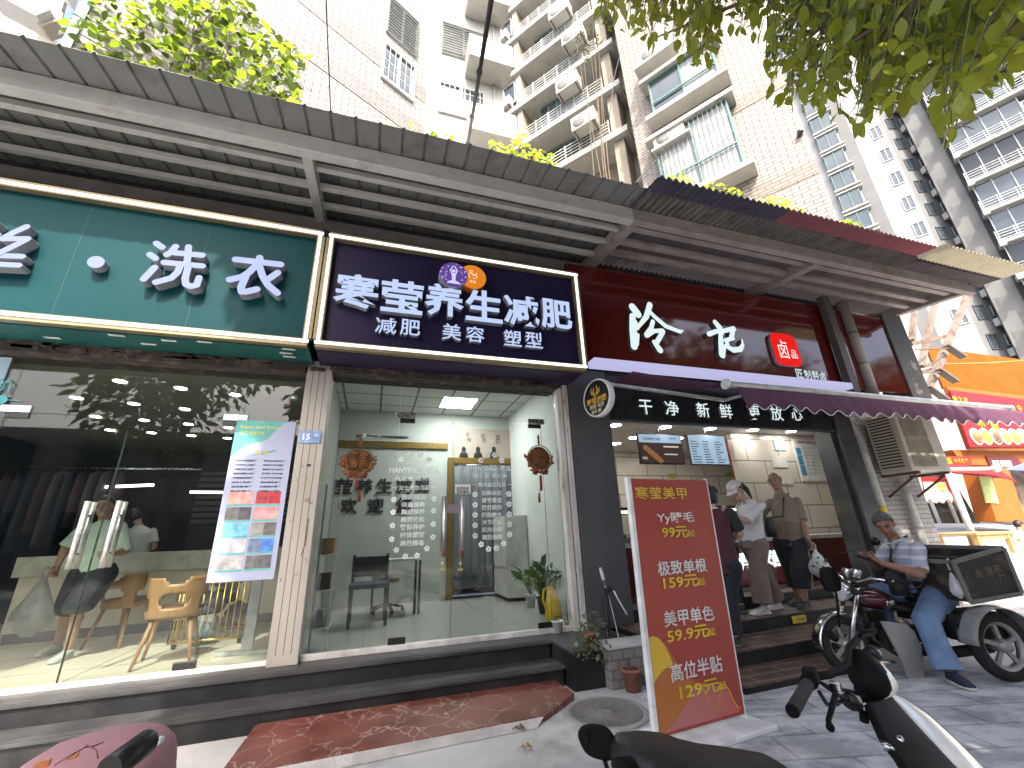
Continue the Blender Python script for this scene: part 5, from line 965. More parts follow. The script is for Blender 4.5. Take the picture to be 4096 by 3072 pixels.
# ---- deli
mr = mat('maroon laminate', (.14, .015, .015), .25, col2=(.17, .02, .02), scale=1)
mb = MB(); mb.box(6.5, 8.8, 6.3, 6.4, ZD, 3.05); mb.build('tiled_wall', cer, shop)
dc = thing('deli_counter', 'maroon deli counter with a white ledge and lit characters on its front', 'counter', (6, 5.8, ZD))
MB().box(3.02, 8.4, 5.62, 6.2, ZD+.02, 1.10).build('front', mr, dc); MB().box(3.02, 8.42, 5.56, 6.25, 1.102, 1.16).build('ledge', mat('white ledge', (.66, .66, .64), .3), dc, bevel=.004)
mb = MB()
for b, x, y, h in (('又', 765, 1105, 130), ('酱', 848, 1105, 140), ('鸡', 565, 1120, 150)): ptext(mb, b, 'p3', x, y, h, 5.615, .02, .01)
c = atY('p3', 490, 1140, 5.61); mb.tube([c+Vector((.17*math.cos(a*.2618), 0, .17*math.sin(a*.2618))) for a in range(25)], .012, 6); mb.build('lit_characters', glow('neon white', (.75, .92, .92), 1.6), dc)
cs = thing('display_case', 'lit glass display case of braised food on the deli counter', 'display case', (5, 5.9, 1.16)); MB().box(3.3, 6.5, 5.66, 6.15, 1.165, 1.20).build('tray_base', steel, cs)
mb = MB(); mb.box(3.3, 6.5, 5.64, 5.648, 1.17, 1.62); mb.build('glass_front', gl, cs); MB().box(3.28, 6.52, 5.62, 6.2, 1.62, 1.66).build('top', dk, cs); MB().box(3.4, 6.4, 5.75, 5.80, 1.585, 1.615).build('tube_lamp', glow('warm tube', (1, .85, .55), 6), cs)
for k in range(9):
    x = 3.4+k*.345; MB().box(x, x+.32, 5.70, 6.1, 1.205, 1.24).build('tray', steel, cs); mb = MB(); c = random.choice([(.30, .12, .03), (.35, .22, .04), (.12, .2, .03), (.45, .33, .08), (.2, .06, .03)])
    for q in range(14): mb.sph((x+random.uniform(.04, .28), random.uniform(5.75, 6.05), 1.255), random.uniform(.025, .05), n=7)
    mb.build('food', mat('food %.2f%.2f' % (c[0], c[1]), c, .4), cs)
cl = thing('column_reflection', 'maroon shaft standing in for a column reflection in the deli, with white lit characters', 'column', (6, 6.8, ZD)); a = rect('f', 1020, 1155, 1165, 1500, 6.6); MB().box(a[0], a[1]+.25, 6.6, 6.9, ZD, 3.05).build('shaft', mr, cl); mb = MB()  # solid shaft put where a maroon column is only reflected
for q, b in enumerate('匠制鲜卤'): p = atY('f', 1083+q*6, 1235+q*42, 6.59); text(mb, b, p, XR, ZU, .16, .16, .01)
p = atY('f', 1100, 1480, 6.59); text(mb, '冷', p, XR, ZU, .22, .2, .01); mb.build('lit_characters', glow('neon white', (.75, .92, .92), 1.6), cl)
for lab, (x0, y0, x1, y1), c in (('menu screen showing two grilled sausages hung in the deli', (392, 1157, 698, 1355), 0), ('pale blue menu screen with price columns hung in the deli', (704, 1163, 983, 1360), 1)):
    a = rect('f', x0, y0, x1, y1, 6.2); t = thing('menu_screen', lab, 'screen', ((a[0]+a[1])/2, 6.2, a[2]), 0); MB().box(a[0], a[1], 6.2, 6.25, a[2], a[3]).build('screen_case', ink, t); zs = a[3]-a[2]; xs = a[1]-a[0]
    mb = MB()
    if c: mb.box(a[0]+.015, a[1]-.015, 6.196, 6.199, a[2]+.015, a[3]-.015); mb.build('lit_screen', glow('screen blue', (.42, .58, .75), .8), t)
    else: mb.box(a[0]+.015, a[1]-.015, 6.196, 6.199, a[2]+zs*.7, a[3]-.015); mb.build('lit_screen', glow('screen blue', (.42, .58, .75), .8), t); MB().box(a[0]+.015, a[1]-.015, 6.196, 6.199, a[2]+.015, a[2]+zs*.698).build('dark_screen', glow('screen brown', (.055, .035, .03), .9), t)
    mb = MB()
    if c:
        for i in range(3):
            for j in range(9): mb.box(a[0]+.05+i*xs*.31, a[0]+.05+i*xs*.31+random.uniform(.09, .2), 6.193, 6.195, a[3]-.14-j*zs*.085, a[3]-.125-j*zs*.085)
    else: text(mb, '冷记蒜香烤肉肠', (a[0]+xs*.30, 6.195, a[3]-zs*.18), XR, ZU, zs*.09, xs*.40); text(mb, '蒜香四溢', (a[0]+xs*.78, 6.195, a[3]-zs*.14), XR, ZU, zs*.06)
    mb.build('print', ink, t)
    if not c:
        mb = MB()
        for q in (0, 1): p = Vector((a[0]+xs*(.24+.09*q), 6.19, a[2]+zs*(.38-.14*q))); d = Vector((.10, 0, -.075)); mb.cap(p-d, .042, p+d, .042, 10)
        mb.build('sausage', glow('sausage colour', (.32, .15, .05), .8), t); mb = MB(); text(mb, '90%', (a[0]+xs*.1, 6.195, a[2]+zs*.18), XR, ZU, zs*.09); mb.box(a[0]+xs*.55, a[0]+xs*.9, 6.193, 6.195, a[2]+zs*.55, a[2]+zs*.6); mb.box(a[0]+xs*.55, a[0]+xs*.85, 6.193, 6.195, a[2]+zs*.3, a[2]+zs*.34); mb.build('pale_print', glow('pale print', (.7, .65, .55), .8), t)
    MB().tube([(a[0]+xs*.5, 6.22, a[3]), (a[0]+xs*.5, 6.22, 3.06)], .015, 6).build('hanger', ink, t)
nb = thing('notice_board', 'white notice board with blue headings and rows of cards on the deli wall', 'notice board', atY('f', 1470, 1320, 6.29)); a = rect('f', 1365, 1195, 1620, 1460, 6.29); MB().box(a[0], a[1], 6.275, 6.295, a[2], a[3]).build('board', paper, nb); W_, H_ = a[1]-a[0], a[3]-a[2]; mb = MB()
for k, c in enumerate(((.62, .78), (.38, .60), (.14, .36))): mb.box(a[0]+.03, a[0]+.03+W_*.16, 6.27, 6.274, a[2]+H_*c[0], a[2]+H_*c[1])
mb.build('blue_heading', mat('notice blue', (.04, .22, .42), .5), nb); mb = MB()
for i in range(4):
    for j in range(8): mb.box(a[0]+W_*(.26+i*.18), a[0]+W_*(.40+i*.18), 6.27, 6.274, a[2]+H_*(.16+j*.085), a[2]+H_*(.21+j*.085))
mb.build('card_pocket', mat('card pocket', (.40, .44, .48), .4), nb); mb = MB(); text(mb, '食品安全信息公示栏', (a[0]+W_*.5, 6.273, a[3]-H_*.07), XR, ZU, H_*.07, W_*.8); mb.build('red_lettering', mat('notice red', (.35, .03, .03), .5), nb)
for lab, (x0, y0, x1, y1), m in (('pale blue certificate on the deli wall', (1252, 1200, 1335, 1268), mat('pale blue paper', (.35, .45, .52), .5)), ('white framed licence on the deli wall', (1240, 1300, 1350, 1375), paper), ('white paper under the licence on the deli wall', (1285, 1440, 1385, 1480), paper)): card('certificate', lab, 'certificate', 'f', x0, y0, x1, y1, 6.285, m, .012)
for lab, (x0, y0, x1, y1) in (('left small green sticker on the deli back wall', (590, 1412, 640, 1438)), ('right small green sticker on the deli back wall', (948, 1408, 1000, 1434))): card('sticker', lab, 'sticker', 'f', x0, y0, x1, y1, 8.385, mat('green sticker', (.30, .38, .06), .5), .004)
# ================================================================ people
def skin(n, c): return mat('skin '+n, c, .5, col2=tuple(x*1.15 for x in c), scale=9, bump=.08, bscale=120)
eyem = mat('eye dark', (.015, .012, .01), .3); lipm = mat('lip', (.22, .075, .06), .5); hairk = mat('black hair', (.012, .010, .010), .4, scale=40, bump=.5, bscale=90); hairg = mat('grey hair', (.018, .018, .018), .6, col2=(.11, .108, .105), scale=70, bump=.6, bscale=110)
def hand(mb, W, d, n, side, s=1.0, curl=.5):
    """palm and five fingers from the wrist W along d, palm facing n, thumb on the side"""
    d = d.normalized(); n = (n-d*n.dot(d)).normalized(); sd = d.cross(n)*side
    mb.loft([(W, sd*.024*s, n*.017*s), (W+d*.03*s, sd*.034*s, n*.016*s), (W+d*.065*s, sd*.042*s, n*.014*s), (W+d*.09*s, sd*.038*s, n*.010*s)], 12)
    for k, (o, L) in enumerate(((.031, .068), (.011, .076), (-.010, .070), (-.030, .055))):
        p = W+d*.082*s+sd*o*s; pts = [p]; a = curl*.5
        for f in (.45, .32, .23): q = (d*math.cos(a)+n*math.sin(a)); p = p+q*L*f*s; pts.append(p); a += curl*(.9+.12*k)
        mb.tube(pts, [.0092*s, .0088*s, .0078*s, .0058*s], 7)
    p = W+d*.028*s+sd*.030*s; q = (d*.62+sd*.7+n*.25).normalized(); mb.tube([p, p+q*.034*s, p+q*.034*s+(d*.85+n*.4+sd*.1).normalized()*.03*s, p+q*.034*s+(d*.8+n*.6).normalized()*.05*s], [.012*s, .011*s, .0095*s, .007*s], 7)
def person(label, J, f, sk, top, bottom, shoes, sleeve=.55, legs=.5, hair=hairk, build=1.0, voxel=.0085, belly=0, leg_r=None, hlen=0, hs=1.0, bald=False, curl=(.6, .6), palm=None, nofoot=(), flare=0):
    V_ = lambda k: Vector(J[k]); H = V_('head'); f = Vector(f).normalized(); base = V_('pelvis'); t = thing('person', label, 'person', (base.x, base.y, min(V_('anL').z, V_('anR').z)-.08))
    nk = V_('neck'); u = (H-nk).normalized(); s = f.cross(u).normalized(); u = s.cross(f).normalized(); mb = MB(); A = (s, f, u); h = hs
    mb.sph(H+u*.025*h-f*.012*h, .077*h, .096*h, .100*h, 18, A); mb.sph(H-u*.050*h+f*.026*h, .056*h, .064*h, .064*h, 16, A); mb.sph(H-u*.088*h+f*.066*h, .024*h, .022*h, .02*h, 10, A)
    mb.loft([(H+f*.078*h+u*.022*h, s*.010*h, f*.012*h), (H+f*.094*h-u*.012*h, s*.014*h, f*.016*h), (H+f*.094*h-u*.024*h, s*.017*h, f*.014*h), (H+f*.082*h-u*.032*h, s*.012*h, f*.01*h)], 10)
    mb.sph(H+f*.074*h+u*.034*h, .052*h, .014*h, .010*h, 10, A); mb.sph(H+f*.084*h-u*.052*h, .022*h, .012*h, .010*h, 10, A)
    for q in (-1, 1): mb.sph(H+s*q*.079*h-f*.012*h-u*.004*h, .010*h, .020*h, .032*h, 10, A); mb.sph(H+s*q*.042*h+f*.060*h-u*.022*h, .022*h, .02*h, .022*h, 8, A)
    mb.cap(nk-u*.03, .056*build, H-u*.05-f*.012, .052*build)
    sL, sR, hL, hR, P = V_('shL'), V_('shR'), V_('hipL'), V_('hipR'), V_('pelvis'); lat = (sR-sL).normalized(); latH = (hR-hL).normalized(); C = (sL+sR)/2; ax = (C-P).normalized(); fr_ = lat.cross(ax); fr_ = fr_ if fr_.dot(f) > -.2 else -fr_
    if 'front' in J: fr_ = Vector(J['front']).normalized()
    hw = (sR-sL).length/2; pw_ = .15*build; e = P+(C-P)*.45
    def torso(g, k, lo=-.08, belly=belly):
        g.loft([(P+ax*lo, latH*(pw_+k), fr_*(.10*build+k)), (P+ax*.04, latH*(pw_+.006+k), fr_*(.115*build+k)), (e+fr_*belly*.6, lat*(.135*build+k+belly*.3), fr_*(.10*build+k+belly)), (P+(C-P)*.75+fr_*.01, lat*(hw*.86+k), fr_*(.115*build+k)), (C-ax*.045, lat*(hw*.96+k), fr_*(.095*build+k)), (C+ax*.015, lat*(hw*.72+k), fr_*(.068*build+k)), (nk-ax*.01, lat*(.058+k*.4), fr_*(.056+k*.3))], 24)
    torso(mb, 0)
    for q in 'LR':
        mb.cap(V_('sh'+q), .050*build, V_('el'+q), .041*build); mb.cap(V_('el'+q), .041*build, V_('wr'+q), .027*build); mb.sph(V_('el'+q)+(V_('wr'+q)-V_('el'+q))*.28, .043*build)
        mb.cap(V_('hip'+q), .085*build, V_('kn'+q), .056*build); mb.cap(V_('kn'+q), .054*build, V_('an'+q), .036*build); mb.sph(V_('kn'+q)+(V_('an'+q)-V_('kn'+q))*.3-(V_('toe'+q)-V_('an'+q)).normalized()*.012, .055*build)
    ex = MB()
    for i, q in enumerate('LR'):
        d = V_('hd'+q)-V_('wr'+q) if 'hd'+q in J else V_('wr'+q)-V_('el'+q); pn = Vector(palm[i]) if palm else -lat*(1 if q == 'R' else -1)+fr_*.3; hand(ex, V_('wr'+q), d, pn, (1 if q == 'R' else -1) if not palm else palm[i+2], 1.0, curl[i])
    E1, E2, M_ = [H+f*.082*h+s*q*.031*h+u*.012*h for q in (-1, 1)], [H+f*.085*h+s*q*.032*h+u*.036*h for q in (-1, 1)], H+f*.09*h-u*.052*h
    def paint(c):
        for p in E1:
            v = c-p
            if abs(v.dot(s)) < .015*h and abs(v.dot(u)) < .0065*h and abs(v.dot(f)) < .03: return 1
        for p in E2:
            v = c-p
            if abs(v.dot(s)) < .019*h and abs(v.dot(u)) < .005*h and abs(v.dot(f)) < .03: return 1
        v = c-M_; return 2 if abs(v.dot(s)) < .022*h and abs(v.dot(u)) < .008*h and abs(v.dot(f)) < .03 else 0
    mb.remesh('body', [sk, eyem, lipm], voxel, t, 3, extra=ex, paint=paint)
    def wr(v, am=.007, fr=14): return v+Vector((noise.noise(v*fr), noise.noise(v*fr+Vector((9, 3, 1))), noise.noise(v*fr+Vector((2, 8, 5)))))*am
    g = MB(); torso(g, .016, -.10)
    for q in 'LR':
        a, b, c = V_('sh'+q), V_('el'+q), V_('wr'+q); p = a+(b-a)*min(1, sleeve*1.0); g.sph(a-ax*.012, .057*build); g.tube([a-ax*.012, (a+p)/2, p], [.058*build, .060*build, .066*build], 14)
        if sleeve > 1: g.cap(b, .05*build, b+(c-b)*(sleeve-1), .04*build)
    g.v = [wr(v, .010, 9) for v in g.v]
    g.remesh('shirt', top, voxel, t, 3)
    g = MB(); g.loft([(P-ax*.11, latH*(pw_*.97), fr_*.118*build), (P-ax*.02, latH*(pw_+.02), fr_*(.128*build)), (P+ax*.06, latH*(pw_+.012), fr_*(.120*build))], 22)
    lr = leg_r or (.105, .085, .07, .06)
    for q in 'LR':
        a, b, c = V_('hip'+q), V_('kn'+q), V_('an'+q)
        pts = [a, (a+b)/2, b]; rs = [lr[0]*build, (lr[0]+lr[1])/2*build, lr[1]*build]
        if legs > .5: e2 = b+(c-b)*((legs-.5)*2); pts += [(b+e2)/2, e2]; rs += [lr[2]*build, lr[3]*build]
        else: pts[2] = a+(b-a)*legs*2
        g.sph(a, lr[0]*build); g.tube(pts, rs, 16)
    g.v = [wr(v, .012, 8) for v in g.v]
    g.remesh('trousers', bottom, voxel, t, 3)
    for q in 'LR':
        if q in nofoot: continue
        a, b = V_('an'+q), V_('toe'+q); d = (b-a); d.z = 0; d.normalize(); sd = d.cross(ZU); zf = b.z; g = MB(); o = Vector((a.x, a.y, zf))
        g.loft([(o-d*.055+ZU*.03, sd*.028, ZU*.028, .8), (o-d*.02+ZU*.045, sd*.038, ZU*.045, .8), (o+d*.05+ZU*.042, sd*.042, ZU*.042, .8), (o+d*.12+ZU*.03, sd*.048, ZU*.03, .8), (o+d*.175+ZU*.023, sd*.042, ZU*.023, .8), (o+d*.205+ZU*.018, sd*.02, ZU*.014, .8)], 18); g.tube([o+ZU*.05, o+ZU*.085-d*.005], [.044, .042], 14); sh = g.build('shoe', shoes[0], t)
        g = MB(); g.loft([(o-d*.062+ZU*.011, sd*.034, ZU*.011, .5), (o+ZU*.011, sd*.042, ZU*.011, .5), (o+d*.12+ZU*.011, sd*.051, ZU*.011, .5), (o+d*.18+ZU*.012, sd*.044, ZU*.010, .5), (o+d*.212+ZU*.014, sd*.02, ZU*.008, .5)], 18); g.build('sole', shoes[1], sh)
    if hair:
        g = MB(); n, m = 30, 22; vs = []
        for i in range(m+1):
            th = math.pi*i/m
            for j in range(n): ph = 2*math.pi*j/n; v = s*math.sin(th)*math.cos(ph)*.082*h+f*math.sin(th)*math.sin(ph)*.101*h+u*math.cos(th)*.105*h; v *= 1+.06*noise.noise(v*40); vs.append(H+u*.027*h-f*.014*h+v)
        fs = []
        for i in range(m):
            for j in range(n):
                k = (j+1) % n; c = vs[i*n+j]-H; ff, uu = c.dot(f), c.dot(u)
                if (ff > -.02*h and uu < .036*h+.85*ff) or uu < -.055*h-hlen*h or (bald and uu > .045*h): continue
                fs.append((i*n+j, (i+1)*n+j, (i+1)*n+k, i*n+k))
        g.add(vs, fs, True); g.build('hair', hair, t, solid=.012)
    return t, H, s, f, u
def cap_(t, H, s, f, u, m, h=1.0, ml=None):
    g = MB(); g.loft([(H+u*.045*h-f*.01, s*.090*h, f*.108*h), (H+u*.085*h-f*.014, s*.089*h, f*.106*h), (H+u*.118*h-f*.016, s*.07*h, f*.085*h), (H+u*.135*h-f*.016, s*.035*h, f*.045*h), (H+u*.139*h-f*.016, s*.006, f*.006)], 22)
    o = g.build('cap', m, t); g = MB(); g.grid(lambda a, b: H+u*(.048*h-.022*b*b-.018*(2*a-1)**2*b)+f*(.085+.085*b*math.sqrt(max(0, 1-(2*a-1)**2*.55))-.05*(2*a-1)**2)*h+s*(a-.5)*.165*h, 12, 5); g.build('brim', m, o, solid=.005); return o
def pj(v, x, y, Y, dy=0): return atY(v, x, y, Y+dy)
# ---- customers at the deli
sk1 = skin('tan', (.27, .155, .10)); sk2 = skin('pale', (.42, .27, .20)); wsh = (mat('white canvas shoe', (.60, .60, .58), .6), mat('white sole', (.62, .62, .60), .6)); bsh = (mat('black mesh shoe', (.02, .02, .022), .7), mat('dark sole', (.10, .10, .10), .6))
Yw = 4.62; D = lambda p, dx, dy, dz=0: Vector((p.x+dx, p.y+dy, p.z+dz))
P = pj('p3', 645, 950, Yw); hd_ = pj('p3', 505, 548, Yw); nk = pj('p3', 585, 618, Yw); C = pj('p3', 625, 665, Yw); an1, an2 = pj('p3', 735, 1495, Yw-.10), pj('p3', 845, 1470, Yw+.10)
an1.z = an2.z = .325+.075; kn1, kn2 = (P+an1)/2+Vector((-.03, -.02, .0)), (P+an2)/2+Vector((-.02, .02, 0))
lat = Vector((-.12, 1, 0)).normalized()
J = dict(head=hd_, neck=nk, pelvis=P, shL=C-lat*.165, shR=C+lat*.165, elL=pj('p3', 585, 800, Yw-.19), elR=pj('p3', 570, 790, Yw+.2), wrL=pj('p3', 470, 742, Yw-.12), wrR=pj('p3', 475, 745, Yw+.10), hipL=P-lat*.085-ZU*.06, hipR=P+lat*.085-ZU*.06, knL=kn1, knR=kn2, anL=an1, anR=an2, toeL=Vector((an1.x-.2, an1.y+.02, .326)), toeR=Vector((an2.x-.2, an2.y-.02, .326)), front=(-1, -.1, 0))
wt = mat('white tee', (.58, .58, .60), .85, col2=(.64, .64, .66), scale=6, bump=.3, bscale=25); tb_ = mat('taupe trousers', (.17, .135, .115), .85, col2=(.21, .17, .145), scale=5, bump=.3, bscale=25)
t, H, s, f, u = person('woman in a white tee, white cap and taupe trousers looking at her phone', J, (-.86, -.1, -.5), sk2, wt, tb_, wsh, .92, .95, hairk, .92, leg_r=(.115, .115, .12, .125), hlen=.01, palm=((0, .3, 1), (0, -.3, 1), 1, -1), curl=(.7, .7))
cap_(t, H, s, f, u, mat('white cap', (.58, .55, .54), .8, scale=20)); g = MB(); b = H-f*.10+u*.02; g.tube([b, b-f*.06-u*.02, b-f*.09-u*.10, b-f*.07-u*.24], [.022, .034, .034, .008], 10); g.build('ponytail', hairk, t)
p = (J['wrL']+J['wrR'])/2+Vector((-.09, 0, .03)); tag(MB().obox(p, (.035, 0, .02), (0, .035, 0), (-.003, 0, .005)).build('phone', mat('black phone', (.01, .01, .012), .2), bevel=.003), 'black phone held by the woman in the white cap', 'phone')
Ym = 4.66; P = pj('p3', 945, 945, Ym); hd_ = pj('p3', 828, 468, Ym); nk = pj('p3', 868, 560, Ym); C = pj('p3', 895, 622, Ym); an1, an2 = pj('p3', 1075, 1440, Ym-.12), pj('p3', 1020, 1440, Ym+.14); an1.z = an2.z = .325+.08; lat = Vector((.72, -.69, 0))
J = dict(head=hd_, neck=nk, pelvis=P, shL=C+lat*.165-ZU*.02, shR=C-lat*.165-ZU*.02, elL=pj('p3', 1055, 800, Ym-.16), elR=C-lat*.25+Vector((-.10, .1, -.28)), wrL=pj('p3', 1105, 950, Ym-.22), wrR=C-lat*.1+Vector((-.30, .1, -.42)), hipL=P+lat*.09-ZU*.05, hipR=P-lat*.09-ZU*.05, knL=(P+an1)/2+Vector((-.02, -.05, 0)), knR=(P+an2)/2+Vector((-.03, .0, 0)), anL=an1, anR=an2, toeL=Vector((an1.x-.19, an1.y-.07, .326)), toeR=Vector((an2.x-.2, an2.y-.03, .326)), front=(-.69, -.72, 0), hdL=pj('p3', 1105, 950, Ym-.22)+Vector((.015, -.02, -.1)))
bg_ = mat('beige tee', (.20, .165, .125), .9, col2=(.24, .20, .155), scale=6, bump=.3, bscale=25); bk_ = mat('black trousers', (.014, .016, .022), .8, scale=5)
t, H, s, f, u = person('balding man in a beige tee and black trousers standing at the deli', J, (-.9, -.42, -.12), sk1, bg_, bk_, bsh, .95, .80, mat('thin hair', (.06, .055, .05), .6), 1.05, belly=.05, bald=True, leg_r=(.115, .10, .095, .085))
g = MB()
for q in (-1, 1): c = H+f*.100+s*q*.033+u*.008; g.tube([c+s*.024*math.cos(a*.6283)+u*.018*math.sin(a*.6283) for a in range(11)], .0018, 5); g.tube([c+s*q*.024, H+s*q*.084-f*.01+u*.012], .0016, 5)
g.tube([H+f*.102+s*.01+u*.01, H+f*.102-s*.01+u*.01], .0018, 5); g.build('glasses', steel, t)
g = MB(); fr_ = Vector(J['front']); a = J['shL']+Vector((0, 0, .07)); b = pj('p3', 790, 850, Ym-.1)
g.tube([C+Vector((.1, -.03, .085)), C+fr_*.10+Vector((0, 0, .02)), C+fr_*.165+Vector((-.10, .0, -.22)), b+ZU*.12], .011, 6); g.loft([(b+ZU*.13, (.05, 0, 0), (0, .03, 0), .6), (b, (.075, 0, 0), (0, .045, 0), .6), (b-ZU*.12, (.065, 0, 0), (0, .04, 0), .6)], 16); tag(g.build('shoulder_bag', mat('black bag', (.012, .012, .013), .6)), 'black shoulder bag worn across the chest of the balding man', 'bag')
g = MB()
for q in (-.012, .012):
    a, b = J['hipL']+lat*.105+fr_*q-ZU*.02, J['knL']+lat*.10+fr_*q-ZU*.22; g.tube([a, (a+b)/2+lat*.012, b], .005, 5)
g.build('side_stripe', mat('white stripe', (.6, .6, .6), .7), t)
def plastic_bag(label, p, w_, h, m, fill=None, name='plastic_bag'):
    t = thing(name, label, 'plastic bag', p-ZU*h); n, k = 26, 12
    def fn(a, b):
        r = w_*(.10+.9*math.sin(min(1, b*1.25)*1.57)**1.3)*(1-.75*max(0, b-.8)/.2); an = a*6.2832; q = 1+.20*noise.noise(Vector((math.cos(an)*1.6, math.sin(an)*1.6, b*2.5+p.x*3)))+.10*noise.noise(Vector((math.cos(an)*6, math.sin(an)*6, b*3)))
        return Vector((p.x+math.cos(an)*r*q, p.y+math.sin(an)*r*.72*q, p.z-h*b+.012*noise.noise(Vector((an*2, b*6, p.z)))))
    MB().grid(fn, n, k).build('film', m, t)
    for q in (-1, 1): MB().tube([p+XR*q*.02-ZU*.02, p+XR*q*.03+ZU*.05, p+ZU*.08], [.012, .008, .006], 6).build('bag_handle', m, t)
    if fill:
        g = MB()
        for _ in range(60): v = rv(); leaf(g, p-ZU*h*.62+Vector((v.x*w_*.6, v.y*w_*.45, v.z*h*.24)), rv(), rv(), .09, .5)
        g.build('contents', fill, t)
    return t
wfilm = film('white bag film', (.66, .68, .66), .72, .25, 1.0); plastic_bag('white plastic bag of green vegetables held by the balding man on the deli steps', J['wrL']+Vector((.03, -.03, -.12)), .15, .34, wfilm, lf_pot)
Ya = 4.0; P = pj('p3', 395, 1140, Ya); hd_ = pj('p3', 292, 612, Ya); nk = pj('p3', 300, 690, Ya); C = pj('p3', 318, 745, Ya); an1, an2 = pj('p3', 465, 1560, Ya), pj('p3', 440, 1550, Ya+.2); an1.z = an2.z = .19+.08; lat = Vector((.80, -.60, 0))
J = dict(head=hd_, neck=nk, pelvis=P, shL=C-lat*.17, shR=C+lat*.17, elL=C-lat*.26+Vector((0, .05, -.28)), elR=pj('p3', 545, 900, Ya-.10), wrL=pj('p3', 420, 940, Ya+.2), wrR=pj('p3', 450, 950, Ya+.1), hipL=P-lat*.085-ZU*.05, hipR=P+lat*.085-ZU*.05, knL=(P+an2)/2, knR=(P+an1)/2, anL=an2, anR=an1, toeL=Vector((an2.x+.07, an2.y+.19, .191)), toeR=Vector((an1.x+.10, an1.y+.18, .191)), front=(.60, .80, 0))
mv = mat('maroon vest', (.055, .012, .020), .85, col2=(.07, .016, .026), scale=6, bump=.3, bscale=25)
t, H, s, f, u = person('deli worker in a maroon vest and black cap seen from behind beside the red banner', J, (.55, .80, -.25), sk2, [mv], mat('black jeans', (.012, .014, .02), .85), bsh, .1, .97, hairk, .95, hlen=.02, leg_r=(.11, .09, .085, .085))
cap_(t, H, s, f, u, mat('black cap', (.012, .013, .016), .8)); g = MB()
for q in 'LR':
    a, b = J['sh'+q], J['el'+q]; g.sph(a, .066); g.tube([a, (a+b)/2, a+(b-a)*.82], [.069, .068, .07], 14)
g.remesh('black_sleeves', bk_, .009, t, 3); g = MB(); g.tube([nk+lat*.07*math.cos(a*.6283)+Vector((.6, .8, 0))*.065*math.sin(a*.6283)+ZU*.005*math.sin(a*.6283) for a in range(11)], .006, 5); g.build('collar_piping', mat('white stripe', (.6, .6, .6), .7), t)
Yb = 4.75; P = pj('p3', 400, 1000, Yb); hd_ = pj('p3', 243, 548, Yb); nk = pj('p3', 270, 640, Yb); C = pj('p3', 300, 700, Yb); an1 = Vector((P.x+.1, Yb, .41)); an2 = an1+Vector((-.1, .15, 0)); lat = Vector((.9, -.3, 0)).normalized()
J = dict(head=hd_, neck=nk, pelvis=P, shL=C-lat*.17, shR=C+lat*.17, elL=C-lat*.24-ZU*.28, elR=C+lat*.24-ZU*.28, wrL=C-lat*.15-ZU*.45+Vector((.1, .2, 0)), wrR=C+lat*.18-ZU*.45+Vector((0, .2, 0)), hipL=P-lat*.085-ZU*.05, hipR=P+lat*.085-ZU*.05, knL=(P+an2)/2, knR=(P+an1)/2, anL=an2, anR=an1, toeL=Vector((an2.x+.05, an2.y+.19, .326)), toeR=Vector((an1.x+.05, an1.y+.19, .326)), front=(.3, .95, 0))
person('dark haired person in black standing at the deli counter mostly hidden behind the worker', J, (.2, .95, -.2), sk2, bk_, bk_, bsh, 1.3, .97, hairk, .95, hlen=.06)
# ---- man walking out of the laundry
Yl = 6.15; P = pj('g', 640, 1330, Yl); hd_ = pj('g', 712, 900, Yl-.02); nk = pj('g', 712, 985, Yl); C = pj('g', 700, 1030, Yl); lat = Vector((-.97, .2, 0)).normalized(); an1, an2 = pj('p5', 445, 270, Yl), pj('p5', 378, 215, Yl+.45); an1 = Vector((an1.x, an1.y, .385)); an2.z = .40
J = dict(head=hd_, neck=nk, pelvis=P, shL=C-lat*.19, shR=C+lat*.19, elL=pj('g', 850, 1200, Yl-.02), elR=pj('g', 450, 1170, Yl), wrL=pj('g', 760, 1215, Yl-.2), wrR=pj('g', 395, 1290, Yl-.05), hipL=P-lat*.09-ZU*.04, hipR=P+lat*.09-ZU*.04, knL=(P+an1)/2+Vector((.02, -.10, .04)), knR=(P+an2)/2+Vector((-.02, -.06, .03)), anL=an1, anR=an2, toeL=Vector((an1.x-.02, an1.y-.2, .302)), toeR=Vector((an2.x-.05, an2.y-.2, .302)), front=(.05, -1, 0))
mint = mat('mint shirt', (.33, .42, .37), .85, col2=(.38, .47, .42), scale=6, bump=.3, bscale=25); gsh = (mat('grey trainer', (.36, .40, .37), .7, col2=(.45, .48, .45)), mat('pale sole', (.5, .52, .5), .7))
person('man in a mint shirt and black shorts walking inside the laundry', J, (.05, -1, -.1), sk1, mint, bk_, gsh, 1.0, .55, hairk, 1.05, leg_r=(.13, .125, .12, .12))
plastic_bag('grey see-through plastic bag carried by the man inside the laundry', J['wrR']+Vector((-.05, -.05, -.10)), .17, .56, film('grey bag film', (.16, .17, .18), .5, .2, 1.0))
Yc = 8.5; P = pj('g', 950, 1250, Yc); P.z = .85; hd_ = pj('g', 925, 965, Yc); nk = pj('g', 945, 1020, Yc); C = pj('g', 955, 1060, Yc); lat = XR; J = dict(head=hd_, neck=nk, pelvis=P, shL=C-lat*.17, shR=C+lat*.17, elL=C-lat*.24-ZU*.26, elR=C+lat*.24-ZU*.26, wrL=C+Vector((-.1, .25, -.3)), wrR=C+Vector((.1, .25, -.3)), hipL=P-lat*.09, hipR=P+lat*.09, knL=P+Vector((-.1, .35, -.05)), knR=P+Vector((.1, .35, -.05)), anL=P+Vector((-.1, .4, -.42)), anR=P+Vector((.1, .4, -.42)), toeL=P+Vector((-.1, .6, -.545)), toeR=P+Vector((.1, .6, -.545)), front=(0, 1, 0))
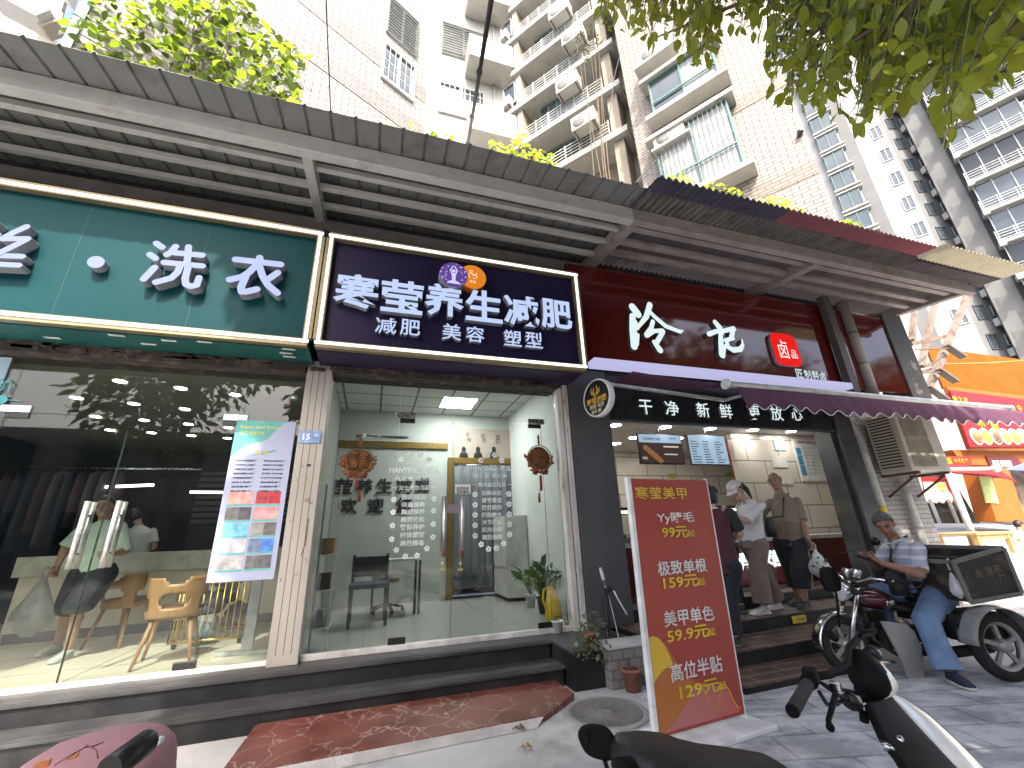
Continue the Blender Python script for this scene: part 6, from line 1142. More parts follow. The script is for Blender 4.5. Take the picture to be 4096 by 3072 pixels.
person('laundry worker in a white shirt with long dark hair seated behind the counter', J, (0, 1, -.2), sk2, wt, bk_, bsh, .7, .95, hairk, .95, voxel=.012, hlen=.12)
tag(MB().box(P.x-.22, P.x+.22, Yc-.2, Yc+.25, .301, P.z-.10).build('seat_box', dk, bevel=.02), 'dark seat under the laundry worker behind the counter', 'seat')
# ---- diner at the far right
Pd = atY('p1', 2185, 450, 7.0); gz = atY('p1', 2190, 545, 6.8).z
J = dict(head=pj('p1', 2188, 372, 7.0), neck=pj('p1', 2190, 395, 7.0), pelvis=Pd, front=(.9, -.4, 0)); C = pj('p1', 2185, 402, 7.0); lat = Vector((-.4, -.9, 0)).normalized()
for q, sg in (('L', -1), ('R', 1)): J.update({'sh'+q: C+lat*.17*sg, 'el'+q: C+lat*.24*sg+Vector((.1, 0, -.25)), 'wr'+q: C+lat*.08*sg+Vector((.32, -.1, -.25)), 'hip'+q: Pd+lat*.09*sg, 'kn'+q: Pd+lat*.12*sg+Vector((.38, -.15, .0)), 'an'+q: Vector((Pd.x+.4, Pd.y-.15, gz+.08))+lat*.12*sg, 'toe'+q: Vector((Pd.x+.6, Pd.y-.2, gz))+lat*.12*sg})
person('diner in a cream shirt sitting on a low stool by the orange restaurant', J, (.8, -.5, -.4), sk1, mat('cream shirt', (.50, .42, .28), .85), mat('khaki trousers', (.33, .30, .24), .85), bsh, .8, .95, hairk, 1, voxel=.014)
tag(MB().box(Pd.x-.17, Pd.x+.17, Pd.y-.17, Pd.y+.17, gz, Pd.z-.09).build('stool', mat('blue stool', (.05, .10, .22), .5), bevel=.03), 'low blue stool under the diner by the orange restaurant', 'stool')
# ================================================================ things on the pavement
random.seed(21)
# standing banner
bn = thing('banner_stand', 'tall red price banner on a white stand with a broad white foot', 'banner', (2.3, 3.0, 0))
BL, BR = atZ('p6', 735, 1215, .06), atZ('p6', 1490, 1000, .06); X = (BR-BL); X.z = 0; BW = X.length; X.normalize(); U = Vector((X.y*.03, -X.x*.03, 1)).normalized(); N_ = X.cross(U).normalized(); BO = Vector((BL.x, BL.y, .06)); BH = (atY('p1', 230, 145, BL.y).z-.06)*1.0
bred = mat('banner red', (.30, .045, .03), .38, col2=(.33, .052, .035), scale=1.2, bump=.10, bscale=7)
MB().prism([(0, 0), (BW, 0), (BW, BH), (0, BH)], BO, X, U, .012).build('banner_sheet', bred, bn)
whp = mat('white painted metal', (.62, .63, .63), .4, dirt=(.45, .44, .42), dscale=5, dlo=.6, dhi=.8)
mb = MB(); mb.prism([(-.035, -.03), (-.003, -.03), (-.003, BH+.01), (-.035, BH+.01)], BO-N_*.02, X, U, .04); mb.prism([(BW+.001, -.03), (BW+.012, -.03), (BW+.012, BH+.01), (BW+.001, BH+.01)], BO-N_*.02, X, U, .034); mb.build('side_frame', whp, bn, bevel=.002)
FN = Vector((X.y, -X.x, 0)); c0 = Vector((BL.x, BL.y, 0)); mb = MB(); a = [c0-X*.09-FN*.22, c0+X*(BW+.05)-FN*.16, c0+X*(BW+.08)+FN*.20, c0+X*.14+FN*.20, c0-X*.02+FN*.10]
mb.add([p+ZU*.005 for p in a]+[p+ZU*.035 for p in a], [(4, 3, 2, 1, 0), (5, 6, 7, 8, 9)]+[(i, (i+1) % 5, 5+(i+1) % 5, 5+i) for i in range(5)]); mb.build('foot', whp, bn, bevel=.006)
PX = lambda x, y: BO+X*x*BW+U*y*BH+N_*.0125
wv = mat('banner white print', (.60, .60, .60), .5); yv = mat('banner yellow print', (.62, .50, .02), .5); goldp = mat('banner gold print', (.60, .42, .04), .5)
def blob(pts, m, name, k): MB().prism([(p[0]*BW, p[1]*BH) for p in pts], BO+N_*(.0125+.0006*k), X, U, .0005).build(name, m, bn)
blob([(.002, .32), (.06, .33), (.13, .325), (.2, .30), (.26, .255), (.30, .22), (.36, .19), (.42, .165), (.50, .15), (.40, .06), (.30, .03), (.16, .01), (.002, .01)], mat('banner orange shape', (.36, .11, .03), .45, col2=(.42, .16, .03), scale=1.5), 'orange_wave', 0)
blob([(.002, .345), (.05, .35), (.11, .34), (.17, .31), (.21, .27), (.24, .235), (.14, .225), (.06, .205), (.002, .18)], mat('banner yellow shape', (.60, .42, .04), .45, col2=(.55, .30, .04), scale=1.5), 'yellow_wave', 1)
blob([(.06, .012), (.2, .045), (.34, .09), (.42, .13), (.5, .15), (.58, .145), (.66, .13), (.76, .12), (.84, .095), (.9, .055), (.94, .012)], mat('banner pink shape', (.42, .16, .15), .4, col2=(.48, .10, .08), scale=1.3), 'pink_wave', 2)
for body, cx, cy, h, w_, m, bd in (('寒莹美甲', .36, .935, .052, .60, goldp, .01), ('Yy睫毛', .50, .82, .05, .44, wv, .014), ('极致单根', .50, .606, .055, .56, wv, .014), ('美甲单色', .50, .405, .058, .56, wv, .014), ('高位半贴', .50, .205, .060, .56, wv, .014)):
    mb = MB(); text(mb, body, PX(cx, cy)+N_*.003, X, U, h*BH*1.1, w_*BW*1.1, 0, bd); mb.build('lettering', m, bn)
for body, cx, cy, w_ in (('99元', .465, .757, .30), ('159元', .455, .545, .40), ('59.9元', .455, .338, .46), ('129元', .50, .130, .43)):
    mb = MB(); text(mb, body, PX(cx, cy)+N_*.003, X, U, .051*BH, w_*BW*1.08, 0, .016); text(mb, '起', PX(cx+w_/2+.055, cy-.008)+N_*.003, X, U, .030*BH, .095*BW, 0, .006); mb.build('price_lettering', yv, bn)
mb = MB(); stroke(mb, [(BW*(.50+.0075*t), BH*(.095+.045*math.cos(t*.16)-.0004*t)) for t in range(62)], BO+N_*.0145, X, U, .004, .0006); mb.build('curly_line', goldp, bn)
# concrete block, pots, plants, broken umbrella
blk = thing('tiled_block', 'low grey concrete block faced with small tiles in front of the dark pillar', 'concrete block', (2.4, 4.1, 0)); bc = tiled('small grey tiles', (.22, .225, .21), (.25, .255, .24), (.15, .15, .14), .12, .075, 'xz', .03, .8, noise_amt=.4)
c = atZ('q', 575, 1020, 0); x0, y0 = c.x, c.y; MB().hexa([(x0-.16, y0, 0), (x0+.55, y0, 0), (x0+.55, y0+.34, 0), (x0-.16, y0+.34, 0), (x0-.16, y0, .30), (x0+.55, y0, .30), (x0+.55, y0+.34, .30), (x0-.16, y0+.34, .30)]).build('body', bc, blk, bevel=.008); MB().box(x0-.14, x0+.54, y0+.02, y0+.36, .302, .318).build('top_slab', conc, blk, bevel=.004)
def pot(p, r, h, m, t, name='pot'): return MB().lathe(p, [(0, 0), (r*.74, 0), (r*.95, h*.85), (r*1.1, h*.86), (r*1.1, h), (r*.94, h), (r*.9, h*.86), (0, h*.85)], 24).build(name, m, t)
p = atZ('q', 650, 1060, 0); p.y += .07; t = thing('flower_pot', 'brown plastic flower pot with dry soil beside the red banner', 'flower pot', p); pot(p, .085, .175, terra, t); mb = MB()
for k in range(26): mb.sph(p+Vector((random.uniform(-.06, .06), random.uniform(-.06, .06), .155)), random.uniform(.008, .02), n=6)
for k in range(5): q = p+Vector((random.uniform(-.04, .04), random.uniform(-.04, .04), .16)); mb.tube([q, q+Vector((random.uniform(-.02, .02), random.uniform(-.02, .02), random.uniform(.04, .09)))], .002, 4)
mb.build('soil', mat('dry soil', (.05, .035, .025), .95, bump=1, bscale=50), t)
dusty = leafmat('dusty leaf', (.09, .12, .07), (.15, .17, .10), (.14, .2, .07), .35); spt = mat('plant stem', (.10, .16, .05), .7)
def bushy(name, label, p, potr, poth, potm, clumps, n, L):
    t = thing(name, label, 'potted plant', p); pot(Vector(p), potr, poth, potm, t); g = MB(); s = MB()
    for (c, r) in clumps:
        for _ in range(n): v = rv(); e = Vector(c)+Vector((v.x*r, v.y*r*.8, v.z*r)); leaf(g, e, rv()+Vector((0, -.3, -.2)), rv()+ZU, L*random.uniform(.6, 1.4), .75); 
        for _ in range(5): v = rv()*r*.8; s.tube([Vector(p)+ZU*poth*.8, (Vector(p)+Vector(c))/2+v*.3, Vector(c)+v], .003, 4, False)
    s.build('stem', spt, t); g.build('leaves', dusty, t); return t
a = atY('q', 290, 640, 4.14); bushy('potted_plant', 'straggly succulent in a terracotta pot on the end of the black steps', (a.x, 4.14, .311), .065, .12, terra, [((a.x+.02, 4.13, .50), .12), ((a.x-.12, 4.08, .33), .09), ((a.x+.06, 4.04, .30), .10)], 90, .035)
a = atZ('q', 390, 985, 0); a.y += .05; bushy('potted_plant', 'trailing plant in a small green pot at the foot of the black steps', (a.x, a.y, .0), .06, .13, mat('green plastic', (.03, .22, .05), .4), [((a.x-.01, a.y+.03, .24), .11), ((a.x-.12, a.y, .07), .09), ((a.x+.0, a.y+.1, .38), .08), ((a.x+.1, a.y, .05), .05)], 70, .035)
pot_plant('potted_plant', 'small white pot with a seedling on the granite step outside the salon', (2.02, 4.84, .312), .062, .12, .06, 5, .04, wpot, .4, .6)
um = thing('broken_umbrella', 'broken walking stick umbrella leaning on the dark grey pillar', 'umbrella', (2.55, 4.5, .3)); Yu = 4.62; mb = MB(); a, b = atY('q', 370, 130, Yu-.0), atY('q', 398, 225, Yu-.03); mb.tube([a, (a+b)/2, b], [.015, .02, .017], 10); mb.build('handle', mat('white plastic grip', (.6, .6, .6), .4), um)
mb = MB(); c = atY('q', 410, 290, Yu-.06); mb.tube([b, c, atY('q', 412, 400, 4.5), atY('q', 425, 640, 4.36)], .007, 6); mb.build('shaft', steel, um); mb = MB(); c2, c3 = atY('q', 412, 380, 4.5), atY('q', 425, 630, 4.38); mb.tube([c, c2, (c2+c3)/2, c3], [.03, .045, .035, .015], 9); mb.sph(c+Vector((.05, 0, -.0)), .035, .02, .03, 8); mb.v = [v+Vector((noise.noise(v*22), noise.noise(v*25), 0))*.02 for v in mb.v]; mb.build('folded_cloth', mat('black umbrella cloth', (.012, .012, .014), .7), um)
mb = MB(); mb.tube([atY('q', 470, 300, 4.52), atY('q', 500, 360, 4.5), atY('q', 535, 420, 4.48), atY('q', 570, 478, 4.46)], .009, 7); mb.tube([atY('q', 430, 330, 4.5), atY('q', 470, 490, 4.38), atY('q', 505, 645, 4.24)], .004, 5); mb.build('rib', mat('white plastic grip', (.6, .6, .6), .4), um)
# manhole
c = atZ('q', 412, 1195, .008); r = .27; mh = thing('manhole_cover', 'round cast iron manhole cover with raised crosses set in the pavement', 'manhole cover', c); iron = mat('cast iron', (.15, .14, .135), .7, .2, col2=(.20, .185, .175), scale=7, bump=.4, bscale=60)
MB().lathe((c.x, c.y, 0), [(r*1.24, .002), (r*1.22, .010), (r*1.05, .012), (r*1.04, .008)], 48).build('concrete_ring', mat('worn ring', (.26, .255, .245), .9, bump=.8, bscale=40), mh); MB().lathe((c.x, c.y, 0), [(r*1.03, .004), (r*1.03, .014), (r*.98, .014), (r*.97, .009), (r*.2, .009), (r*.2, .013), (r*.16, .013), (r*.15, .009), (0, .009)], 48).build('lid', iron, mh)
mb = MB()
for i in range(-6, 7):
    for j in range(-6, 7):
        x, y = i*.042+(j % 2)*.021, j*.042
        if .06 < math.hypot(x, y) < r*.9:
            if abs(y) < .04 and (i+j) % 2: mb.box(c.x+x-.016, c.x+x+.016, c.y+y-.003, c.y+y+.003, .009, .0125)
            else: mb.box(c.x+x-.012, c.x+x+.012, c.y+y-.0025, c.y+y+.0025, .009, .0125); mb.box(c.x+x-.0025, c.x+x+.0025, c.y+y-.012, c.y+y-.0026, .009, .0125); mb.box(c.x+x-.0025, c.x+x+.0025, c.y+y+.0026, c.y+y+.012, .009, .0125)
mb.build('raised_pattern', mat('raised iron', (.20, .19, .18), .6, .2), mh)
for lab, x, y, col in (('curled dry brown leaf on the pavement below the manhole', 1120, 1575, (.16, .08, .03)), ('pale dry leaf on the pavement by the marble slab', 1135, 1618, (.30, .18, .08)), ('tan dry leaf on the pale paving below the black steps', 735, 1608, (.28, .16, .09))):
    g = MB(); p = atZ('u', x, y, .02); leaf(g, p, Vector((1, .4, .25)), ZU+Vector((.3, -.4, 0)), .07, .6, .5, .8); leaf(g, p, Vector((-.6, .5, .3)), ZU, .05, .6, .5, .9); tag(g.build('dry_leaf', mat('dry leaf %.2f' % col[0], col, .8), solid=.001), lab, 'leaf')
# ================================================================ right end of the row: awning, air conditioner, pipes
aw = thing('awning', 'purple roll-out awning with a wavy white edged valance over the deli', 'awning', (7, 4, 3)); aL, aR = atY('f', 955, 862, 3.9), atY('p4', 800, 948, 3.9); za_ = (aL.z+aR.z)/2
awm = translucent('purple awning cloth', (.13, .045, .095), (.22, .05, .12), .3, .8, 4, (.16, .06, .115)); MB().tube([(aL.x, 3.9, za_), (aR.x, 3.9, za_+.02)], .042, 14).build('front_tube', mat('white aluminium', (.58, .58, .57), .35, .3), aw)
mb = MB()
for x in (aL.x-.012, aR.x): mb.tube([(x, 3.9, za_), (x+.03, 3.9, za_)], .068, 14)
mb.build('end_cap', mat('white plastic grip', (.6, .6, .6), .4), aw); MB().grid(lambda u, v: (aL.x+.05+(aR.x-aL.x-.1)*u, 3.93+.66*v, za_+.04+.26*v-.05*math.sin(v*3.14)), 20, 6).build('canopy_cloth', awm, aw, solid=.004)
nw = 22; x0, x1 = aL.x+.12, aR.x+.22; vz = lambda u: .285+.035*math.cos(u*nw*6.283); MB().grid(lambda u, v: (x0+(x1-x0)*u+.22*(v-.6)*(1-u)*0, 3.855+.02*math.sin(u*40)*v-.10*v, za_-.045-vz(u)*v+.015*math.sin(u*17)*v), nw*10, 5).build('valance', awm, aw, solid=.004)
mb = MB(); mb.tube([(x0+(x1-x0)*k/(nw*8), 3.755+.02*math.sin(k/(nw*8)*40), za_-.045-vz(k/(nw*8))+.015*math.sin(k/(nw*8)*17)) for k in range(nw*8+1)], .007, 5, True); mb.build('valance_piping', mat('white piping', (.62, .62, .62), .6), aw)
wal = mat('white aluminium', (.58, .58, .57), .35, .3); mb = MB(); a, b, c = atY('f', 215, 848, 4.70), atY('f', 945, 950, 4.62), Vector((aL.x+.7, 3.98, za_)); mb.bar(a, b, .045, .04); mb.bar(b, c, .04, .035); mb.bar((8.6, 4.6, za_+.2), (9.3, 4.3, za_+.08), .04, .035); mb.build('folding_arm', wal, aw); MB().grid(lambda u, v: (2.96+(aL.x+.2-2.96)*u, 4.16+.42*v, 3.20-.10*(1-v)*u-.02*math.sin(v*9)), 8, 5).build('gathered_cloth', awm, aw, solid=.004)
acx = thing('air_conditioner', 'big cream outdoor air conditioner on rusty brackets on the painted brick wall', 'air conditioner', (8.5, 4.6, 2)); cy = mat('cream enamel', (.56, .52, .42), .45, col2=(.60, .56, .46), scale=3, dirt=(.40, .34, .24), dscale=4, dlo=.6, dhi=.85)
A0, A1, B0, B1 = 8.02, 8.98, 4.42, 4.88, ; MB().box(A0, A1, B0, B1, 2.06, 3.02).build('casing', cy, acx, bevel=.02); mb = MB()
for z0_, z1_, xa, xb in ((2.14, 2.56, .10, .66), (2.62, 2.97, .10, .66)):
    for k in range(22): z_ = z0_+(z1_-z0_)*k/21; mb.box(A0+xa, A0+xb, B0-.006, B0-.003, z_-.003, z_+.003)
    for k in range(24): x = A0+xa+(xb-xa)*k/23; mb.box(x-.003, x+.003, B0-.009, B0-.0062, z0_, z1_)
mb.build('front_grille', mat('grille wire', (.45, .42, .34), .5), acx); MB().box(A0+.09, A0+.67, B0-.0028, B0-.001, 2.13, 2.98).build('fan_opening', mat('fan shade', (.30, .26, .2), .6), acx); mb = MB()
for k in range(17): z_ = 2.14+k*.05; mb.box(A0-.004, A0-.001, B0+.08, B1-.05, z_, z_+.022)
mb.build('side_louvre', mat('louvre dark', (.05, .045, .04), .7), acx); mb = MB(); rb = mat('rusty bracket', (.12, .07, .05), .8)
for x in (A0+.1, A1-.15): mb.box(x, x+.04, B0-.02, 4.95, 2.015, 2.055); mb.bar((x+.02, B0+.05, 2.0), (x+.02, 4.94, 1.70), .03, .03)
mb.build('wall_bracket', rb, acx)
pipe_w = mat('white pipe', (.55, .54, .50), .5, dirt=(.34, .30, .24), dscale=4); t = thing('drain_pipe', 'white drain pipe with a yellow tag running down beside the deli door frame', 'pipe', (7.62, 4.8, 0)); MB().tube([(7.42, 4.9, 2.95), (7.52, 4.85, 2.92), (7.60, 4.82, 2.80), (7.62, 4.80, 2.6), (7.62, 4.80, 0)], .075, 14).build('pipe', pipe_w, t); MB().tube([(7.62, 4.80, 1.42), (7.62, 4.80, 1.56)], .077, 14, False).build('yellow_tag', yel, t)
t = thing('drain_pipe', 'dirty white pipe under the outdoor air conditioner on the brick end wall', 'pipe', (8.5, 4.85, 0)); MB().tube([(8.45, 4.86, 2.0), (8.45, 4.86, 0)], .06, 12).build('pipe', pipe_w, t); MB().tube([(8.45, 4.86, 1.2), (8.45, 4.86, 1.28)], .068, 12).build('collar', pipe_w, t)
# rusty steel frame left of the orange shop
fr2 = thing('steel_frame', 'rusty white steel sign frame with small floodlights beyond the canopy end', 'steel frame', (13, 6, 0)); rw_ = mat('rust streaked white steel', (.15, .125, .10), .65, col2=(.20, .165, .135), scale=3, dirt=(.10, .045, .025), dscale=4, dlo=.5, dhi=.65, stretch=(1, 1, .5))
for a, b, w_ in (((1590, 480), (1090, 1660), .13), ((1215, 600), (1060, 1290), .09), ((990, 680), (960, 1000), .08)): MB().bar(atY('pb', *a, 6), atY('pb', *b, 6), w_, .12, (0, 1, 0)).build('strut', rw_, fr2)
for a, b, w_ in (((950, 1040), (1420, 940), .10), ((1040, 1290), (1330, 1240), .10), ((1030, 1360), (1240, 1300), .08)): MB().bar(atY('pb', *a, 6.15), atY('pb', *b, 6.15), .06, w_, (0, 0, 1)).build('cross_beam', rw_, fr2)
for a, b in (((1000, 1105), (1380, 1085)), ((1050, 1360), (1290, 1350)), ((1090, 1540), (1180, 1545))):
    p, q = atY('pb', *a, 5.8), atY('pb', *b, 5.8); o = MB().bar(p, q, .03, .03).build('lamp_arm', rb, fr2); d = Vector((.28, -.06, -.26)); MB().bar(q-d*.3, q+d, .17, .05).build('floodlight', mat('floodlight body', (.14, .12, .11), .5), fr2, bevel=.01)
cm_ = thing('camera_lamp', 'small black lamp on a bent arm at the end of the canopy beam', 'lamp', (10.2, 3.7, 5.2)); a, b = atY('pb', 1520, 450, 3.75), atY('pb', 1620, 330, 3.7); MB().tube([a, b], .03, 8).build('arm', ink, cm_); MB().loft([(b-XR*.1, (0, .05, 0), (0, 0, .05)), (b, (0, .09, 0), (0, 0, .085)), (b+XR*.14, (0, .07, 0), (0, 0, .06))], 14).build('lamp_head', ink, cm_)
# ================================================================ orange restaurant at the far right
OY = 9.0; org = mat('orange corrugated', (.34, .105, .005), .5, col2=(.38, .13, .007), scale=2); oro = mat('orange paint', (.30, .085, .008), .6, col2=(.34, .10, .012), scale=2)
rs = thing('orange_restaurant', 'orange restaurant front with a red signboard and ribbed orange panel', 'restaurant', (22, OY, 1))
def opoly(pts, Y, d, m, name, v='p4'): P = [atY(v, x, y, Y) for x, y in pts]; return MB().prism([(p.x, p.z) for p in P], (0, Y, 0), XR, ZU, d).build(name, m, rs)
A_, B_ = atY('p4', 320, 592, OY), atY('p4', 430, 840, OY); C_ = atY('p4', 1050, 690, OY); n = 70; mb = MB(); P = []
for k in range(n*4+1): x = A_.x+(C_.x-A_.x)*k/(n*4); P.append((x, .10*math.sin(k*math.pi/2)))
mb.add([(x, OY+y, A_.z+(C_.z-A_.z)*(x-A_.x)/(C_.x-A_.x)) for x, y in P]+[(x, OY+y, B_.z+.02) for x, y in P], [(i, i+1, len(P)+i+1, len(P)+i) for i in range(len(P)-1)]); mb.build('ribbed_panel', org, rs, solid=.02)
opoly([(410, 830), (1050, 905), (1050, 1215), (550, 1205)], OY-.12, .12, oro, 'sign_surround'); opoly([(440, 848), (1050, 925), (1050, 1185), (560, 1190)], OY-.25, .06, mat('sign red', (.28, .006, .012), .4), 'sign_board'); mb = MB()
for b, x, y, h in (('安', 482, 900, 40), ('之', 515, 903, 36), ('味', 548, 907, 36), ('中', 870, 955, 42), ('式', 890, 1005, 42)): ptext(mb, b, 'p4', x, y, h, OY-.32, .01)
for b, x, y, h in (('小', 640, 1050, 60), ('面', 720, 1060, 70), ('饭', 835, 1000, 90)): ptext(mb, b, 'p4', x, y, h, OY-.32, .01, .04)
mb.build('yellow_lettering', mat('sign yellow', (.46, .30, .01), .4), rs)
for k, (x, c) in enumerate(zip((610, 667, 727, 784, 840, 890), ((.40, .12, .05), (.42, .26, .04), (.12, .08, .06), (.5, .33, .06), (.45, .2, .05), (.42, .3, .12)))):
    p = atY('p4', x, 1127, OY-.32); MB().lathe(p, [(.30, 0), (.29, .03), (0, .031)], 24, (0, -1, 0)).build('plate', mat('sign plate', (.62, .60, .56), .4), rs); MB().lathe(p-Vector((0, .034, 0)), [(.25, 0), (.2, .04), (0, .05)], 18, (0, -1, 0)).build('dish_picture', mat('dish %d' % k, c, .5, col2=tuple(min(1, v*2) for v in c), scale=9, lo=.45, hi=.55), rs)
opoly([(400, 1215), (1050, 1225), (1050, 1330), (470, 1300)], OY+.3, .3, oro, 'fascia'); opoly([(430, 1245), (570, 1248), (580, 1300), (440, 1300)], OY-.02, .03, mat('small sign red', (.30, .02, .02), .5), 'small_sign'); mb = MB()
for b, x in (('菜', 448), ('中', 485), ('式', 507), ('快', 530), ('餐', 553)): ptext(mb, b, 'p4', x, 1272, 40 if b == '菜' else 26, OY-.06, .01)
mb.build('yellow_lettering', mat('sign yellow', (.46, .30, .01), .4), rs); opoly([(665, 1245), (850, 1250), (900, 1320), (690, 1312)], OY-.02, .03, mat('small sign maroon', (.09, .015, .02), .5), 'small_sign'); mb = MB(); ptext(mb, '旺王氏现捞', 'p4', 768, 1290, 42, OY-.06, .01, w=112); mb.build('white_lettering', wvin, rs)
opoly([(520, 1330), (690, 1330), (790, 1648), (610, 1640)], OY+.2, .5, oro, 'wall'); opoly([(620, 1345), (690, 1345), (745, 1530), (665, 1525)], OY-.31, .02, mat('green notice', (.33, .42, .16), .6), 'notice'); opoly([(700, 1330), (1050, 1330), (1050, 1650), (800, 1650)], OY+1.0, .1, mat('dark interior', (.05, .035, .03), .6, col2=(.2, .15, .12), scale=3), 'doorway')
for x0, x1 in ((700, 790), (780, 850)): opoly([(x0, 1380), (x0+14, 1380), (x1+14, 1625), (x1, 1625)], OY+.4, .06, wfr, 'door_frame')
opoly([(270, 1350), (430, 1355), (610, 1650), (340, 1650)], OY+.8, .1, mat('glass dark', (.05, .055, .06), .15), 'glass_front'); opoly([(275, 1370), (432, 1372), (480, 1530), (305, 1520)], OY+.6, .04, mat('menu poster red', (.26, .012, .012), .5), 'menu_poster'); opoly([(285, 1400), (420, 1400), (440, 1455), (300, 1452)], OY+.52, .02, mat('menu poster yellow', (.58, .42, .12), .5, col2=(.3, .45, .55), scale=2), 'menu_print'); mb = MB()
for x in (318, 355, 395, 440): mb.lathe(atY('p4', x, 1488, OY+.53), [(.22, 0), (.2, .02), (0, .021)], 20, (0, -1, 0))
mb.build('dish_picture', mat('sign plate', (.62, .60, .56), .4), rs); mb = MB()
for x0, x1 in ((330, 390), (440, 500), (480, 560)): a, b = atY('p4', x0, 1500, OY+.45), atY('p4', x1, 1648, OY+.45); mb.bar(a, b, .07, .07)
mb.build('door_frame', wfr, rs)
a = thing('red_awning', 'faded red awning on white arms in front of the restaurant doorway', 'awning', (18, 7.5, 3)); P = [atY('p4', x, y, Y_) for x, y, Y_ in ((420, 1295, 8.6), (730, 1312, 8.6), (860, 1400, 7.2), (800, 1372, 7.2), (440, 1335, 7.4))]; MB().add(P+[p-ZU*.05 for p in P], [(0, 1, 2, 3, 4), (9, 8, 7, 6, 5)]+[(i, (i+1) % 5, 5+(i+1) % 5, 5+i) for i in range(5)]).build('awning_cloth', translucent('red awning cloth', (.20, .022, .028), (.28, .03, .04), .4, .8), a); MB().tube([atY('p4', 425, 1325, 7.2), atY('p4', 730, 1318, 7.2)], .05, 8).build('front_bar', mat('pale pink bar', (.55, .40, .38), .5), a); MB().sph(atY('p4', 730, 1318, 7.15), .11, n=10).build('end_knob', wpot, a)
tag(MB().tube([atY('p4', 440, 1345, 7.1), atY('p4', 565, 1659, 7.1), atY('p4', 590, 1720, 7.1)], .07, 10).build('awning_post', wfr), 'white pole in front of the restaurant menu poster', 'pole')
P = [atY('p4', 780, 1325, 6.5), atY('p4', 960, 1265, 6.5), atY('p4', 1000, 1340, 6.2), atY('p4', 900, 1330, 5.8)]; t = thing('parasol', 'edge of a pale blue parasol over the orange restaurant tables', 'parasol', P[2]); MB().add(P+[p-ZU*.02 for p in P], [(0, 1, 2, 3), (7, 6, 5, 4)]+[(i, (i+1) % 4, 4+(i+1) % 4, 4+i) for i in range(4)]).build('parasol_cloth', translucent('blue parasol cloth', (.20, .24, .48), (.3, .35, .6), .4, .8), t); q = Vector((P[1].x+.6, 6.5, 0)); MB().tube([(q.x, q.y, .35), (q.x, q.y, P[1].z+.25)], .03, 8).build('pole', wfr, t)
# terrace and table in front of it
tr_ = thing('terrace', 'raised concrete terrace edge in front of the orange restaurant', 'terrace', (17, 8, .7)); cr = mat('terrace concrete', (.46, .43, .38), .85, col2=(.54, .51, .46), scale=2); P = [atY('p1', 1760, 415, 8.3), atY('p1', 2300, 385, 8.3)]; MB().box(P[0].x-.3, P[1].x+6, 7.9, 9.8, .2, P[0].z-.12).build('platform', cr, tr_, bevel=.02)
tb2 = thing('table', 'light wooden table standing in the sun before the orange restaurant', 'table', atY('p1', 1975, 450, 6.6)); zt2 = atY('p1', 1975, 405, 6.6).z; a, b = atY('p1', 1890, 400, 6.6), atY('p1', 2055, 392, 6.6); lw = mat('pale table wood', (.45, .27, .10), .5, col2=(.52, .33, .14), scale=4); MB().box(a.x, b.x, 6.3, 7.1, zt2-.05, zt2).build('table_top', lw, tb2, bevel=.006); zf_ = atY('p1', 1925, 525, 6.4).z
for x in (a.x+.06, b.x-.06):
    for y in (6.36, 7.04): MB().box(x-.04, x+.04, y-.04, y+.04, zf_, zt2-.052).build('leg', lw, tb2)
MB().box(a.x+.1, b.x-.1, 6.34, 6.37, zt2-.16, zt2-.052).build('apron', lw, tb2)
# ================================================================ cargo tricycle with its rider
TA = Vector((5.42, 3.18, 0)); TRZ = math.atan2(.24, -.97); TM = Matrix.Translation(TA) @ Matrix.Rotation(TRZ, 4, 'Z'); TI = TM.inverted()
def T(v, x, y, c):                                   # photograph pixel -> point in the tricycle's own frame (x forward, y left, z up) on the plane y = c
    d = TI.to_3x3() @ ray(v, x, y); o = TI @ CAM; return o + d*((c-o.y)/d.y)
tk = thing('cargo_tricycle', 'old black and maroon motor tricycle with a dark cargo box parked by the deli', 'motor tricycle', TA, TRZ)
rub = mat('tyre rubber', (.009, .009, .009), .85, bump=.5, bscale=60, dirt=(.035, .032, .03), dscale=5); chrome = mat('worn chrome', (.55, .55, .56), .18, 1, scale=18, dirt=(.2, .16, .12), dscale=12, dlo=.62, dhi=.8); blk_ = mat('black plastic', (.006, .006, .0065), .4, scale=8, rvar=.1, spec=.35); dirty = mat('dirty black metal', (.012, .011, .0105), .6, spec=.3, dirt=(.045, .036, .027), dscale=5, dlo=.45, dhi=.7); alu = mat('dusty aluminium', (.34, .34, .33), .5, .6, dirt=(.18, .16, .14), dscale=6)
def tb_build(mb, name, m, parent=None, **k): return mb.build(name, m, parent or tk, True, **k)
